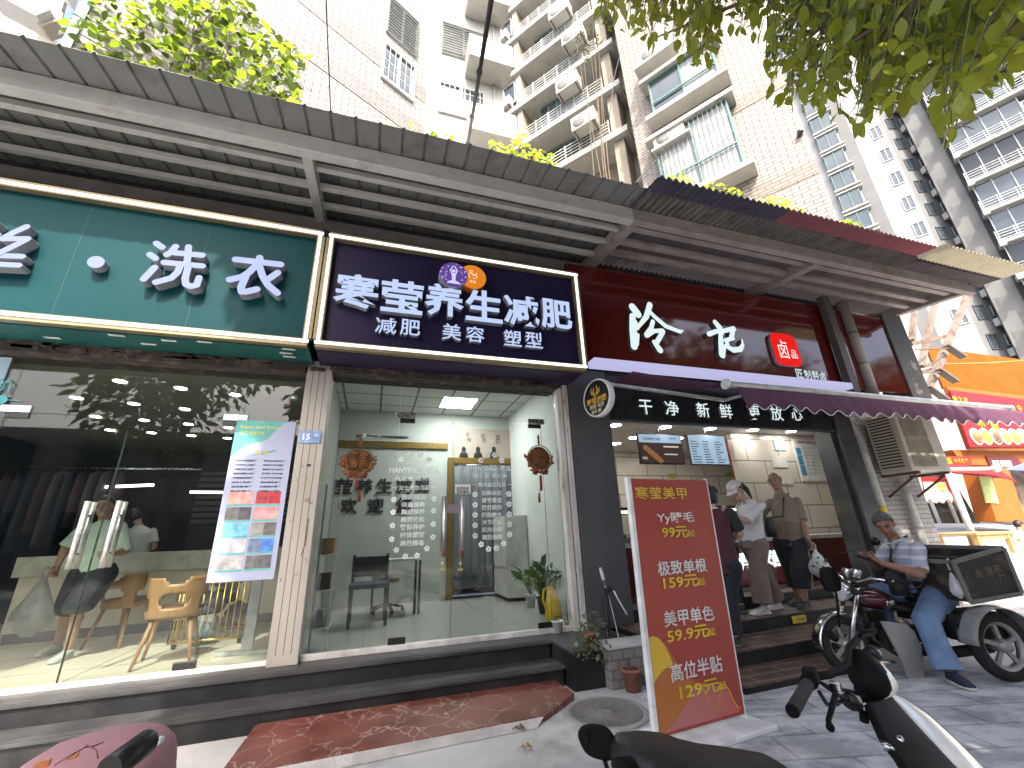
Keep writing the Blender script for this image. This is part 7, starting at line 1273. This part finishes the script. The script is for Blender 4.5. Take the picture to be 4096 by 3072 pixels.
def wheel(x, y, r, w_, spokes, wname='wheel'):
    o = MB().lathe((x, y, r), [(r*.70, -w_*.40), (r*.80, -w_*.5), (r*.93, -w_*.45), (r, -w_*.22), (r, w_*.22), (r*.93, w_*.45), (r*.80, w_*.5), (r*.70, w_*.40), (r*.70, -w_*.40)], 40, (0, 1, 0)).build(wname, rub, tk, True); g = MB()
    g.lathe((x, y, r), [(r*.70, -w_*.36), (r*.60, -w_*.2), (r*.60, w_*.2), (r*.70, w_*.36)], 36, (0, 1, 0)); g.lathe((x, y, r), [(0, -w_*.7), (r*.14, -w_*.7), (r*.2, -w_*.3), (r*.2, w_*.3), (r*.14, w_*.75), (0, w_*.76)], 20, (0, 1, 0))
    for k in range(spokes): a = k*6.2832/spokes+.3; d = Vector((math.cos(a), 0, math.sin(a))); g.bar(Vector((x, y+w_*.15, r))+d*r*.15, Vector((x, y+w_*.05, r))+d*r*.63, w_*.22, r*.13, (d.cross(Vector((0, 1, 0)))))
    tb_build(g, 'rim', alu, o); return o
RW, FW = .268, .242; FX = T('p2', 300, 1140, 0).x
wheel(0, .44, RW, .10, 5); wheel(0, -.44, RW, .10, 5); wheel(FX, 0, FW, .085, 6)
MB().tube([(0, -.4, RW), (0, .4, RW)], .03, 8).build('axle', dirty, tk, True)
def fender(x, y, r, w_, a0, a1, m, name): n = 14; return MB().grid(lambda u, v: (x+r*math.cos(R_(a0+(a1-a0)*u))*(1-.03*(2*v-1)**2), y+w_*(v-.5), FW*0+(RW if y else FW)+r*math.sin(R_(a0+(a1-a0)*u))*(1-.05*(2*v-1)**2)), n, 5).build(name, m, tk, True, solid=.005)
fender(FX, 0, FW+.035, .12, -5, 120, chrome, 'front_fender'); fender(0, .46, RW+.05, .17, 5, 195, mat('dusty grey fender', (.22, .22, .215), .5, dirt=(.10, .09, .08), dscale=4), 'rear_fender'); fender(0, -.46, RW+.05, .17, 5, 195, alu, 'rear_fender')
ft = T('p2', 385, 762, .09); mb = MB()
for s in (-1, 1): mb.tube([(FX, s*.075, FW), ((FX+ft.x)/2, s*.075, (FW+ft.z)/2), (ft.x, s*.085, ft.z)], [.028, .024, .022], 12)
mb.tube([(FX, -.09, FW), (FX, .09, FW)], .016, 8); tb_build(mb, 'fork', chrome)
mb = MB(); mb.box(ft.x-.04, ft.x+.04, -.11, .11, ft.z-.03, ft.z+.0); mb.tube([(ft.x-.05, 0, ft.z-.22), (ft.x-.0, 0, ft.z+.04)], .03, 10); tb_build(mb, 'steering_head', dirty)
hl = T('p2', 275, 770, .0); mb = MB(); mb.lathe((hl.x-.02, 0, hl.z), [(0, -.10), (.05, -.085), (.085, -.02), (.095, .03), (.095, .05), (.088, .05)], 24, (1, 0, 0)); h_ = tb_build(mb, 'headlight', chrome); g = MB(); g.lathe((hl.x-.02, 0, hl.z), [(.088, .048), (.05, .065), (0, .07)], 24, (1, 0, 0)); tb_build(g, 'headlight_lens', mat('headlight lens', (.5, .52, .52), .1, spec=.8), h_)
gz = T('p2', 340, 655, .05); g = MB()
for y in (.055, -.055): g.lathe((gz.x-.05, y, gz.z), [(0, -.05), (.045, -.045), (.05, .02), (.05, .03), (.04, .032), (0, .032)], 18, (-.45, 0, .9))
tb_build(g, 'gauges', chrome)
gr = T('p2', 735, 712, .36); g = MB(); hb = Vector((ft.x-.03, 0, ft.z+.05)); hz = gr.z
for s in (-1, 1): g.tube([(hb.x, 0, hb.z), (hb.x-.01, s*.09, hb.z+.02), (hb.x-.05, s*.2, hz+.03), (gr.x+.16, s*.30, hz+.015), (gr.x, s*.38, hz)], .0125, 9)
bar_ = tb_build(g, 'handlebar', chrome)
for s in (-1, 1): g = MB(); g.tube([(gr.x+.12, s*.315, hz+.012), (gr.x, s*.385, hz)], .019, 10); tb_build(g, 'grip', blk_, bar_); g = MB(); g.obox((gr.x+.15, s*.29, hz+.015), (.03, 0, 0), (0, .03, 0), (0, 0, .025)); g.tube([(gr.x+.17, s*.27, hz+.03), (gr.x+.12, s*.36, hz+.03), (gr.x-.0, s*.42, hz+.015)], .006, 6); tb_build(g, 'brake_lever', blk_, bar_)
mr_ = T('p2', 498, 440, -.32); g = MB(); g.tube([(gr.x+.16, -.29, hz+.02), (gr.x+.2, -.3, hz+.2), (mr_.x, -.32, mr_.z-.03)], .006, 6); o = tb_build(g, 'mirror', blk_); g = MB(); g.loft([((mr_.x+.02, -.32, mr_.z), (0, .05, 0), (0, 0, .04)), ((mr_.x-.01, -.32, mr_.z), (0, .055, 0), (0, 0, .045)), ((mr_.x-.015, -.32, mr_.z), (0, .045, 0), (0, 0, .035))], 16); tb_build(g, 'mirror_head', blk_, o)
tl, tr2 = T('p2', 410, 790, .10), T('p2', 650, 890, .10); tmz = (tl.z+tr2.z)/2+.02; mr2 = mat('maroon enamel', (.045, .006, .012), .15, col2=(.06, .01, .016), scale=3, coat=.6, rvar=.05)
g = MB(); xs_ = [tl.x+.03, tl.x-.06, tl.x-.2, tr2.x+.06, tr2.x-.04]; hs_ = [.05, .085, .10, .085, .04]; g.loft([((x, 0, tmz+.02-.05*i*.25), (0, .07+.05*math.sin(i*.785), 0), (0, 0, h), .75) for i, (x, h) in enumerate(zip(xs_, hs_))], 22); o = tb_build(g, 'fuel_tank', mr2)
p = T('p2', 600, 850, .13); g = MB(); text(g, '力帆', (p.x, .128, p.z), Vector((-1, 0, 0)), ZU, .05, .1, .003); tb_build(g, 'tank_lettering', chrome, o)
g = MB(); g.tube([(tl.x, 0, tmz), (tl.x-.1, 0, .30), (.25, 0, .24), (-.1, 0, .34)], .03, 8); g.tube([(tl.x, .0, tmz+.02), (.3, .1, .48), (-.2, .16, .50)], .025, 8); g.tube([(tl.x, .0, tmz+.02), (.3, -.1, .48), (-.2, -.16, .50)], .025, 8); tb_build(g, 'frame', dirty)
ex_ = tl.x-.22; g = MB(); g.box(ex_-.14, ex_+.12, -.11, .11, .20, .36)
for k in range(7): g.box(ex_+.0, ex_+.16, -.075, .075, .37+k*.02, .378+k*.02)
g.lathe((ex_-.05, .11, .27), [(.10, 0), (.10, .03), (.08, .045), (0, .045)], 20, (0, 1, 0)); g.tube([(ex_+.15, .05, .42), (ex_+.2, .06, .28), (ex_+.05, .10, .16), (.2, .2, .17)], .022, 8); g.tube([(.25, .2, .17), (-.15, .22, .2)], .045, 10); tb_build(g, 'engine', dirty, bevel=.006)
c_ = .24; P = [T('p2', x, y, c_) for x, y in ((535, 970), (600, 975), (700, 985), (760, 1040), (810, 1140), (835, 1360), (720, 1350), (690, 1280), (650, 1180), (600, 1090))]
g = MB(); n = len(P); g.add([p+Vector((0, .05*math.sin(i), 0))*.15 for i, p in enumerate(P)]+[p+Vector((0, -.012, 0)) for p in P], [tuple(range(n)), tuple(range(n, 2*n))[::-1]]+[(i, n+i, n+(i+1) % n, (i+1) % n) for i in range(n)]); tb_build(g, 'leg_shield', mat('battered grey sheet', (.25, .25, .245), .45, .3, col2=(.33, .33, .32), scale=7, dirt=(.13, .12, .11), dscale=6, dlo=.5, dhi=.7, bump=.5, bscale=14)); g = MB(); P2 = [Vector((p.x, -p.y, p.z)) for p in P]; g.add(P2+[p+Vector((0, .012, 0)) for p in P2], [tuple(range(n))[::-1], tuple(range(n, 2*n))]+[(i, (i+1) % n, n+(i+1) % n, n+i) for i in range(n)]); tb_build(g, 'leg_shield', alu)
g = MB(); a, b = T('p2', 520, 1225, .26), T('p2', 620, 1240, .26); g.tube([(a.x, .26, a.z), (a.x-.02, .28, a.z-.02), (b.x, .28, b.z)], .013, 7); tb_build(g, 'crash_bar', chrome)
sx = T('p2', 860, 780, 0); g = MB(); g.loft([((sx.x+.22, 0, .60), (0, .10, 0), (0, 0, .03), .8), ((sx.x+.1, 0, .60), (0, .13, 0), (0, 0, .045), .8), ((sx.x-.1, 0, .60), (0, .15, 0), (0, 0, .05), .8), ((sx.x-.22, 0, .62), (0, .15, 0), (0, 0, .045), .8)], 20); tb_build(g, 'seat', blk_); g = MB(); g.box(sx.x-.36, sx.x-.28, -.18, .18, .58, .98); tb_build(g, 'seat_back', blk_, bevel=.03)
c_ = .46; bl_, brr = T('p2', 1130, 845, c_), T('p2', 1470, 790, c_); btl = T('p2', 1015, 578, c_); z0_, z1_ = (bl_.z+brr.z)/2-.02, btl.z; xa, xb = bl_.x+.02, brr.x
bm = mat('worn black cargo sheet', (.014, .0125, .0115), .6, col2=(.024, .021, .019), scale=5, dirt=(.13, .095, .06), dscale=5, dlo=.50, dhi=.68, bump=.3, bscale=20); rim_ = mat('rusty grey rim', (.15, .14, .13), .6, dirt=(.10, .06, .04), dscale=6)
K4 = [(T('p2', x, y, c_).x, T('p2', x, y, c_).z) for x, y in ((1130, 845), (1470, 785), (1345, 483), (1012, 578))]
def plate_(P, y0, y1, m, name): g = MB(); g.hexa([(P[0][0], y0, P[0][1]), (P[1][0], y0, P[1][1]), (P[1][0], y1, P[1][1]), (P[0][0], y1, P[0][1]), (P[3][0], y0, P[3][1]), (P[2][0], y0, P[2][1]), (P[2][0], y1, P[2][1]), (P[3][0], y1, P[3][1])]); return tb_build(g, name, m)
plate_(K4, c_-.016, c_, bm, 'cargo_side'); plate_(K4, -c_, -c_+.016, bm, 'cargo_side'); e_ = .016
plate_([K4[0], (K4[0][0]-e_, K4[0][1]), (K4[3][0]-e_, K4[3][1]), K4[3]], -c_+.017, c_-.017, bm, 'cargo_front'); plate_([(K4[1][0]+e_, K4[1][1]), K4[1], K4[2], (K4[2][0]+e_, K4[2][1])], -c_+.017, c_-.017, bm, 'cargo_tailgate'); plate_([K4[0], K4[1], (K4[1][0], K4[1][1]+.02), (K4[0][0], K4[0][1]+.02)], -c_+.018, c_-.018, bm, 'cargo_floor'); g = MB()
for y in (c_+.003, -c_-.003):
    for i, j in ((3, 2), (0, 1), (0, 3), (1, 2)): g.bar((K4[i][0], y, K4[i][1]), (K4[j][0], y, K4[j][1]), .034, .022, (0, 1, 0))
for i in (2, 3): g.bar((K4[i][0], -c_+.03, K4[i][1]), (K4[i][0], c_-.03, K4[i][1]), .04, .034)
tb_build(g, 'cargo_rim', rim_); g = MB(); 
for q, (b, fx) in enumerate((('发', .42), ('货', .62), ('车', .78), ('厂', .80))): text(g, b, (K4[3][0]+(K4[2][0]-K4[3][0])*fx+.02, c_+.002, K4[3][1]+(K4[2][1]-K4[3][1])*fx-.15-.09*(q == 3)), Vector((-1, 0, 0)), ZU, .07, .07)
tb_build(g, 'faded_lettering', mat('faded tan paint', (.13, .09, .05), .8)); g = MB(); g.box(xb+.05, xa+.1, -.2, .2, .40, .47); g.bar((-.1, .2, .40), (.6, .2, .32), .05, .05); g.box(-.28, .28, .28, .40, .30, .50); tb_build(g, 'chassis', dirty)
t = thing('plastic_bag', 'small white plastic bag', 'plastic bag'); bpy.data.objects.remove(t); p = TM @ T('p2', 1000, 615, .40); plastic_bag('white plastic bag hanging between the rider and the cargo box', p, .075, .26, film('white bag film dense', (.58, .58, .60), .85, .25, 1.0)); g = MB(); c = TM @ T('p2', 650, 720, .12); g.loft([(c+ZU*.10, (.09, 0, 0), (0, .06, 0), .7), (c, (.11, .02, 0), (0, .07, 0), .7), (c-ZU*.10, (.09, 0, 0), (0, .06, 0), .7)], 18); tag(g.build('shoulder_bag', mat('black bag', (.012, .012, .013), .6), bevel=0), 'black bag resting on the tricycle tank before the rider', 'bag')
# rider
W = lambda x, y, c: TM @ T('p2', x, y, c)
P = W(880, 770, .0); hd_ = W(562, 330, .02); nk = W(625, 425, .0); C = W(675, 470, .0); fwd = Vector((-.97, .24, 0)); lf = Vector((-.24, -.97, 0)); anL = W(1030, 1385, .40); anR = P+fwd*.42-lf*.26-ZU*.40; kn = W(830, 960, .27)
J = dict(head=hd_, neck=nk, pelvis=P, shL=C+lf*.165-ZU*.01, shR=C-lf*.16-ZU*.01, elL=W(800, 660, .28), elR=W(520, 610, -.26), wrL=W(545, 585, .10), wrR=W(470, 555, -.09), hdL=W(480, 545, .03), hdR=W(405, 540, -.03), hipL=P+lf*.09, hipR=P-lf*.09, knL=kn, knR=P+fwd*.40-lf*.2-ZU*.02, anL=anL, anR=anR, toeL=W(1120, 1490, .50), toeR=anR+fwd*.2-ZU*.06, front=(-.93, .1, .25))
J['toeL'].z = .004
striped = mat('striped polo', (.48, .49, .55), .85, bump=.3, bscale=25); m = striped.node_tree; N = m.nodes.new; L = m.links.new; b = m.nodes['Principled BSDF']; tc = N('ShaderNodeTexCoord'); sp = N('ShaderNodeSeparateXYZ'); L(tc.outputs['Object'], sp.inputs[0]); wv_ = N('ShaderNodeMath'); wv_.operation = 'MULTIPLY'; wv_.inputs[1].default_value = 72; L(sp.outputs[2], wv_.inputs[0]); sn = N('ShaderNodeMath'); sn.operation = 'SINE'; L(wv_.outputs[0], sn.inputs[0]); rp = N('ShaderNodeValToRGB'); rp.color_ramp.elements[0].position = .35; rp.color_ramp.elements[1].position = .6; rp.color_ramp.elements[0].color = (.36, .37, .46, 1); rp.color_ramp.elements[1].color = (.58, .57, .60, 1); L(sn.outputs[0], rp.inputs[0]); L(rp.outputs[0], b.inputs['Base Color'])
den = mat('blue denim', (.10, .17, .30), .85, col2=(.17, .26, .42), scale=6, bump=.3, bscale=120, detail=9)
t, H, s, f, u = person('grey haired man in a striped polo and blue jeans sitting on the tricycle', J, (-.80, -.30, -.52), skin('weathered', (.23, .115, .072)), striped, den, (mat('navy knit shoe', (.015, .022, .05), .8, bump=.5, bscale=200), mat('cream sole', (.55, .53, .46), .6)), .85, .90, hairg, 1.05, voxel=.007, belly=.05, leg_r=(.12, .095, .085, .105), palm=((0, .2, 1), (0, -.2, 1), -1, 1), curl=(.8, .8))
g = MB(); cn = nk+(C-nk)*.2; g.tube([cn+lf*.085*math.cos(a*.3142)+fwd*.085*math.sin(a*.3142)+ZU*(.018-.045*max(0, math.sin(a*.3142))) for a in range(21)], [.012]*21, 7); a = cn+fwd*.09-ZU*.03
for q in (-1, 1): g.obox(a+lf*.04*q-ZU*.022, lf*.024*q+fwd*.008, (fwd*.007), ZU*.024+lf*.014*q)
g.build('collar', mat('polo collar', (.42, .48, .47), .8), t)
g = MB(); g.tube([C+lf*.10+ZU*.10, C+lf*.02+fwd*.12+ZU*.02, C+fwd*.17-ZU*.12, W(600, 640, .14), W(645, 690, .16)], [.011]*5, 6); g.tube([W(840, 640, .22), W(800, 740, .28), W(730, 760, .22)], .006, 6); tag(g.build('bag_strap', mat('navy strap', (.015, .018, .035), .7)), 'dark strap of the bag running over the chest of the tricycle rider', 'strap')
p = (J['wrL']+J['wrR'])/2+fwd*.13+ZU*.03; tag(MB().obox(p, fwd*.07+ZU*.03, lf*.035, (ZU-fwd*.4).normalized()*.005).build('phone', mat('black phone', (.01, .01, .012), .2), bevel=.003), 'phone held in both hands by the tricycle rider', 'phone')
# ================================================================ electric scooter in the foreground
es = thing('electric_scooter', 'black and white electric scooter with a ribbed grip standing before the tricycle', 'electric scooter', (1.9, 1.3, 0)); gw_ = mat('glossy white panel', (.62, .63, .64), .15, scale=2, coat=.6, rvar=.03); kn_ = mat('knurled rubber', (.006, .006, .0065), .6, bump=1.0, bscale=260); sb = mat('satin black plastic', (.005, .005, .0055), .6, scale=8, rvar=.06, bump=.05, bscale=200, spec=.08)
Q = lambda x, y, Y: atY('p7', x, y, Y)
g0, g1 = Q(345, 690, 1.20), Q(478, 455, 1.30); d = (g1-g0).normalized()
o = MB().tube([g0-d*.004, g0, g1], [.014, .0185, .0185], 20).build('grip', kn_, es); MB().tube([g0-d*.012, g0-d*.002], [.016, .0195], 20).build('grip_end', sb, o); mb = MB()
for k in range(3): mb.tube([g1-d*(.006+.007*k), g1-d*(.003+.007*k)], .0215, 20)
mb.build('grip_ring', sb, o)
sw = g1+d*.028; mb = MB(); mb.tube([g1, g1+d*.045], [.026, .024], 18); mb.obox(sw+ZU*.016, d*.02, d.cross(ZU).normalized()*.02, ZU*.014); mb.obox(sw+ZU*.0+Vector((-.01, -.02, .0)), d*.014, d.cross(ZU).normalized()*.012, ZU*.012); mb.build('switch_box', sb, es, bevel=.004); hc = Q(780, 330, 1.38)
mb = MB(); mb.tube([g1+d*.04, Q(640, 400, 1.35), hc, Q(800, 180, 1.46), Q(890, 85, 1.52), Q(1000, 45, 1.56)], .013, 10); mb.tube([Q(690, 110, 1.46), Q(640, 70, 1.46)], .016, 8); mb.build('handlebar', sb, es); mb = MB()
for pts in ([(560, 540, 1.30), (620, 640, 1.32), (700, 640, 1.34), (800, 560, 1.38)], [(590, 480, 1.3), (700, 560, 1.33), (830, 620, 1.36), (1000, 600, 1.38)], [(540, 450, 1.32), (640, 500, 1.33), (740, 520, 1.36), (900, 560, 1.38)]): mb.tube([Q(*p) for p in pts], .0065, 7)
mb.build('cable', blk_, es); mb = MB(); mb.tube([Q(665, 490, 1.29), Q(690, 560, 1.27), Q(655, 690, 1.24), Q(632, 770, 1.22), Q(648, 820, 1.21)], [.010, .0095, .0085, .0075, .010], 10); mb.sph(Q(648, 825, 1.21), .0125, n=10); mb.build('brake_lever', sb, es); mb = MB(); mb.tube([Q(880, 100, 1.47), Q(905, 60, 1.46), Q(1000, 50, 1.45)], [.007, .006, .008], 8); mb.build('brake_lever', sb, es); mb = MB(); mb.obox(Q(690, 490, 1.31), (.016, .008, 0), (-.006, .014, 0), (0, 0, .013)); mb.build('lever_clamp', steel, es, bevel=.003)
# headlamp housing
c = Q(940, 380, 1.42); ax = (Q(870, 215, 1.50)-Q(1010, 500, 1.36)).normalized(); sd = Vector((.83, -.45, .32)).normalized(); sd = (sd-ax*sd.dot(ax)).normalized(); dp = ax.cross(sd)
g = MB(); g.loft([(c-ax*.105, sd*.030, dp*.03), (c-ax*.08, sd*.055, dp*.05), (c-ax*.03, sd*.066, dp*.06), (c+ax*.03, sd*.060, dp*.058), (c+ax*.075, sd*.045, dp*.045), (c+ax*.098, sd*.026, dp*.026)], 26); hs2 = g.build('headlamp_housing', sb, es); g = MB(); n_ = dp if dp.dot(CAM-c) < 0 else -dp; g.loft([(c+ax*.085+sd*.012+n_*.012, sd*.034, n_*.03), (c+ax*.03+sd*.022+n_*.02, sd*.052, n_*.05), (c-ax*.045+sd*.022+n_*.02, sd*.056, n_*.05), (c-ax*.085+sd*.01+n_*.012, sd*.036, n_*.034)], 22); g.build('white_shell', gw_, hs2); g = MB(); g.sph(c+sd*.048-n_*.040-ax*.015, .010, .006, .014, 10); g.build('screw_hole', ink, hs2)
for (x, y, Y_) in ((985, 230, 1.5), (815, 615, 1.36)):
    p = Q(x, y, Y_); o = MB().loft([(p-Vector((.02, 0, -.005)), (0, .012, .016), (0, -.02, .014), .7), (p, (0, .016, .022), (0, -.024, .018), .7), (p+Vector((.022, .0, -.01)), (0, .013, .018), (0, -.02, .014), .7)], 16).build('turn_signal', blk_, es); MB().sph(p+Vector((.012, -.018, 0)), .016, .010, .018, 12).build('signal_lens', mat('smoky lens', (.32, .32, .31), .15), o)
# leg shield: black inner panel and white outer cover, running down out of the picture
def ribbon(L_, Rr, m, name, bulge=.0, th=.02):
    n = len(L_)-1; return MB().grid(lambda u, v: (lambda a, b: a+(b-a)*u+Vector((-.35, -.6, .5))*bulge*math.sin(math.pi*u))(*[(lambda S_, t_: S_[int(min(t_, n-1e-6))]+(S_[min(n, int(min(t_, n-1e-6))+1)]-S_[int(min(t_, n-1e-6))])*(t_-int(min(t_, n-1e-6))))(S_, v*n) for S_ in (L_, Rr)]), 10, 24).build(name, m, es, solid=th)
Lp = [Q(935, 640, 1.33), Q(985, 760, 1.30), Q(1060, 930, 1.25), Q(1150, 1050, 1.20), Q(1215, 1154, 1.14), Q(1300, 1300, 1.08)]; Rp = [Q(1130, 590, 1.42), Q(1215, 690, 1.40), Q(1340, 830, 1.35), Q(1480, 980, 1.29), Q(1640, 1154, 1.22), Q(1800, 1330, 1.14)]
ribbon(Lp, Rp, sb, 'leg_shield', .018); W1 = [Q(1085, 548, 1.45), Q(1190, 640, 1.425), Q(1330, 800, 1.375), Q(1480, 960, 1.315), Q(1650, 1154, 1.24), Q(1810, 1330, 1.16)]; W2 = [Q(1110, 545, 1.48), Q(1260, 610, 1.48), Q(1440, 740, 1.44), Q(1650, 930, 1.38), Q(1880, 1160, 1.30), Q(2080, 1360, 1.22)]
ribbon(W1, W2, gw_, 'front_cover', .012, .018); mb = MB(); mb.tube([Q(900, 500, 1.40), Q(1000, 600, 1.40), Q(1090, 700, 1.40)], [.03, .032, .03], 12); mb.tube([Q(915, 700, 1.36), Q(925, 780, 1.35)], .014, 8); mb.build('steering_neck', sb, es); mb = MB(); mb.tube([Q(1075, 560, 1.44), Q(1100, 640, 1.41)], .009, 7); mb.build('gold_bolt', mat('brass bolt', (.42, .30, .06), .4, .6), es); mb = MB(); p = Q(1210, 920, 1.24); mb.lathe(p, [(0, -.004), (.010, -.004), (.010, .004), (.006, .006), (0, .006)], 14, (-.3, -.7, .6)); mb.tube([Q(1060, 935, 1.24), Q(1100, 985, 1.22), Q(1170, 1010, 1.2)], [.003, .014, .004], 7); mb.build('bag_hook', steel, es)
mb = MB(); mb.lathe((2.5, 1.3, .22), [(.14, -.04), (.2, -.045), (.22, -.02), (.22, .02), (.2, .045), (.14, .04), (.14, -.04)], 30, (.25, -.97, 0)); mb.build('front_wheel', rub, es); mb = MB(); mb.obox((1.7, 1.02, .26), (.4, .08, 0), (-.02, .14, 0), (0, 0, .04)); mb.build('foot_deck', sb, es, bevel=.02); mb = MB(); mb.tube([(2.5, 1.3, .22), (2.35, 1.3, .42)], .025, 8); mb.build('fork', sb, es)
# mirror stalk rising from its bar
a, b, c = atY('p2', 262, 1010, 1.50), atY('p2', 243, 800, 1.48), atY('p2', 215, 700, 1.46); mb = MB(); mb.tube([a, b, c], .0045, 8); o = mb.build('mirror', sb, es); mb = MB(); k = Vector((.8, .1, -.2)); up_ = (atY('p2', 180, 610, 1.46)-atY('p2', 225, 780, 1.46))/2; ctr = atY('p2', 203, 692, 1.46); wdt = Vector((.015, -.013, .0)); mb.loft([(ctr+Vector((-.012, .016, 0)), wdt*.8, up_*.9, .7), (ctr, wdt, up_, .7), (ctr+Vector((.010, -.012, 0)), wdt*.86, up_*.9, .7)], 22); mb.build('mirror_head', sb, o)
# ================================================================ second scooter: only its seat, grip and mirror rise into the picture
s2 = thing('scooter', 'scooter with a long black seat and small oval mirror before the red banner', 'scooter', (1.0, 1.0, 0)); Ys = 1.02; B = lambda x, y, dy=0: atY('p6', x, y, Ys+dy)
lea = mat('black seat leather', (.007, .006, .006), .5, spec=.35, bump=.25, bscale=150, scale=5); sec = [(500, 1420, .035), (540, 1375, .07), (640, 1352, .105), (850, 1345, .12), (1060, 1362, .12), (1200, 1412, .115), (1400, 1450, .105), (1650, 1470, .095), (1900, 1500, .08)]
g = MB(); g.loft([(B(x, y)-ZU*.045+Vector((0, .05, 0)), (0, w_, 0), (0, 0, .05), .75) for x, y, w_ in sec], 26); g.build('seat', lea, s2); mb = MB(); mb.tube([B(350, 1470), B(500, 1455)], .015, 12); mb.build('tube_end', sb, s2); x0 = B(520, 1400).x; MB().loft([((x0+.05, Ys+.05, .60), (0, .10, 0), (0, 0, .10), .7), ((x0+.35, Ys+.05, .55), (0, .12, 0), (0, 0, .12), .7), ((x0+.7, Ys+.05, .45), (0, .10, 0), (0, 0, .10), .7)], 18).build('body', sb, s2)
wl_ = MB().lathe((x0+.1, Ys+.05, .21), [(.13, -.045), (.19, -.05), (.21, -.02), (.21, .02), (.19, .05), (.13, .045), (.13, -.045)], 28, (0, 1, 0)).build('wheel', rub, s2)
Ym = 1.16; M_ = lambda x, y: atY('p6', x, y, Ym); mb = MB(); mb.tube([M_(262, 1420), M_(285, 1490), M_(310, 1600)], .0055, 8); o = mb.build('mirror', sb, s2); up_ = (M_(140, 1100)-M_(275, 1415))/2; ctr = M_(205, 1255); wdt = Vector((.026, -.022, .008)); mb = MB(); mb.loft([(ctr+Vector((-.016, .016, -.004)), wdt*.7, up_*.8, .75), (ctr+Vector((-.006, .006, 0)), wdt*.98, up_*.98, .75), (ctr+Vector((.008, -.008, .0)), wdt, up_, .75), (ctr+Vector((.011, -.011, 0)), wdt*.9, up_*.92, .75)], 26); mb.sph(M_(110, 1230), .008, n=8); mb.build('mirror_head', sb, o)
# ================================================================ pink quilted apron over a scooter handlebar
ps = thing('covered_scooter', 'scooter handlebar wrapped in a pink quilted wind cover before the black steps', 'scooter', (-.9, 1.2, 0)); Yp = 1.22; K = lambda x, y, dy=0: atY('p5', x, y, Yp+dy)
pk = mat('pink quilted cloth', (.30, .155, .165), .75, col2=(.36, .19, .20), scale=3, bump=.35, bscale=18); prof_ = [(40, 1130, .05), (130, 1050, .09), (290, 955, .13), (560, 872, .16), (800, 846, .165), (940, 856, .15), (1015, 890, .12), (1045, 960, .08), (1075, 1060, .04)]
g = MB(); g.loft([(K(x, y)-ZU*(.20+.0*w_)+Vector((0, .02, 0)), (0, w_, 0), (0, 0, .20), .8) for x, y, w_ in prof_], 30); cv = g.build('wind_cover', pk, ps); mb = MB(); mb.tube([K(345, 1045, -.165), K(430, 990, -.175), K(540, 930, -.15), K(590, 925, -.14), K(650, 900, -.12)], .0012, 5); mb.tube([K(540, 912, -.14), K(610, 950, -.16), K(620, 1000, -.175)], .0012, 5); mb.build('seam', mat('pink seam', (.18, .06, .08), .8), cv); mb = MB()
for pts in ([(215, 1060), (250, 1020), (300, 1000), (345, 990), (330, 1030), (290, 1062)], [(430, 1000), (480, 965), (520, 950), (500, 985)]): 
    P = [K(x, y, -.16) for x, y in pts]; mb.prism([(p.x, p.z) for p in P], (0, Yp-.165, 0), XR, ZU, .006)
mb.build('orange_applique', mat('orange applique', (.40, .14, .05), .7), cv); a, b = K(690, 1075, -.22), K(925, 900, -.15); MB().tube([a, b, b+(b-a).normalized()*.006], [.020, .0205, .017], 20).build('grip', blk_, ps); mb = MB(); mb.tube([K(985, 905, -.05), K(1010, 885, -.03), K(1020, 880, -.02)], .006, 7); mb.build('white_trim', wvin, cv); MB().tube([(b.x-.1, Yp+.05, .8), (b.x-.25, Yp+.2, .25)], .04, 10).build('steering_column', sb, ps); MB().lathe((b.x-.28, Yp+.25, .22), [(.14, -.04), (.2, -.045), (.22, -.02), (.22, .02), (.2, .045), (.14, .04), (.14, -.04)], 30, (.9, .3, 0)).build('front_wheel', rub, ps)
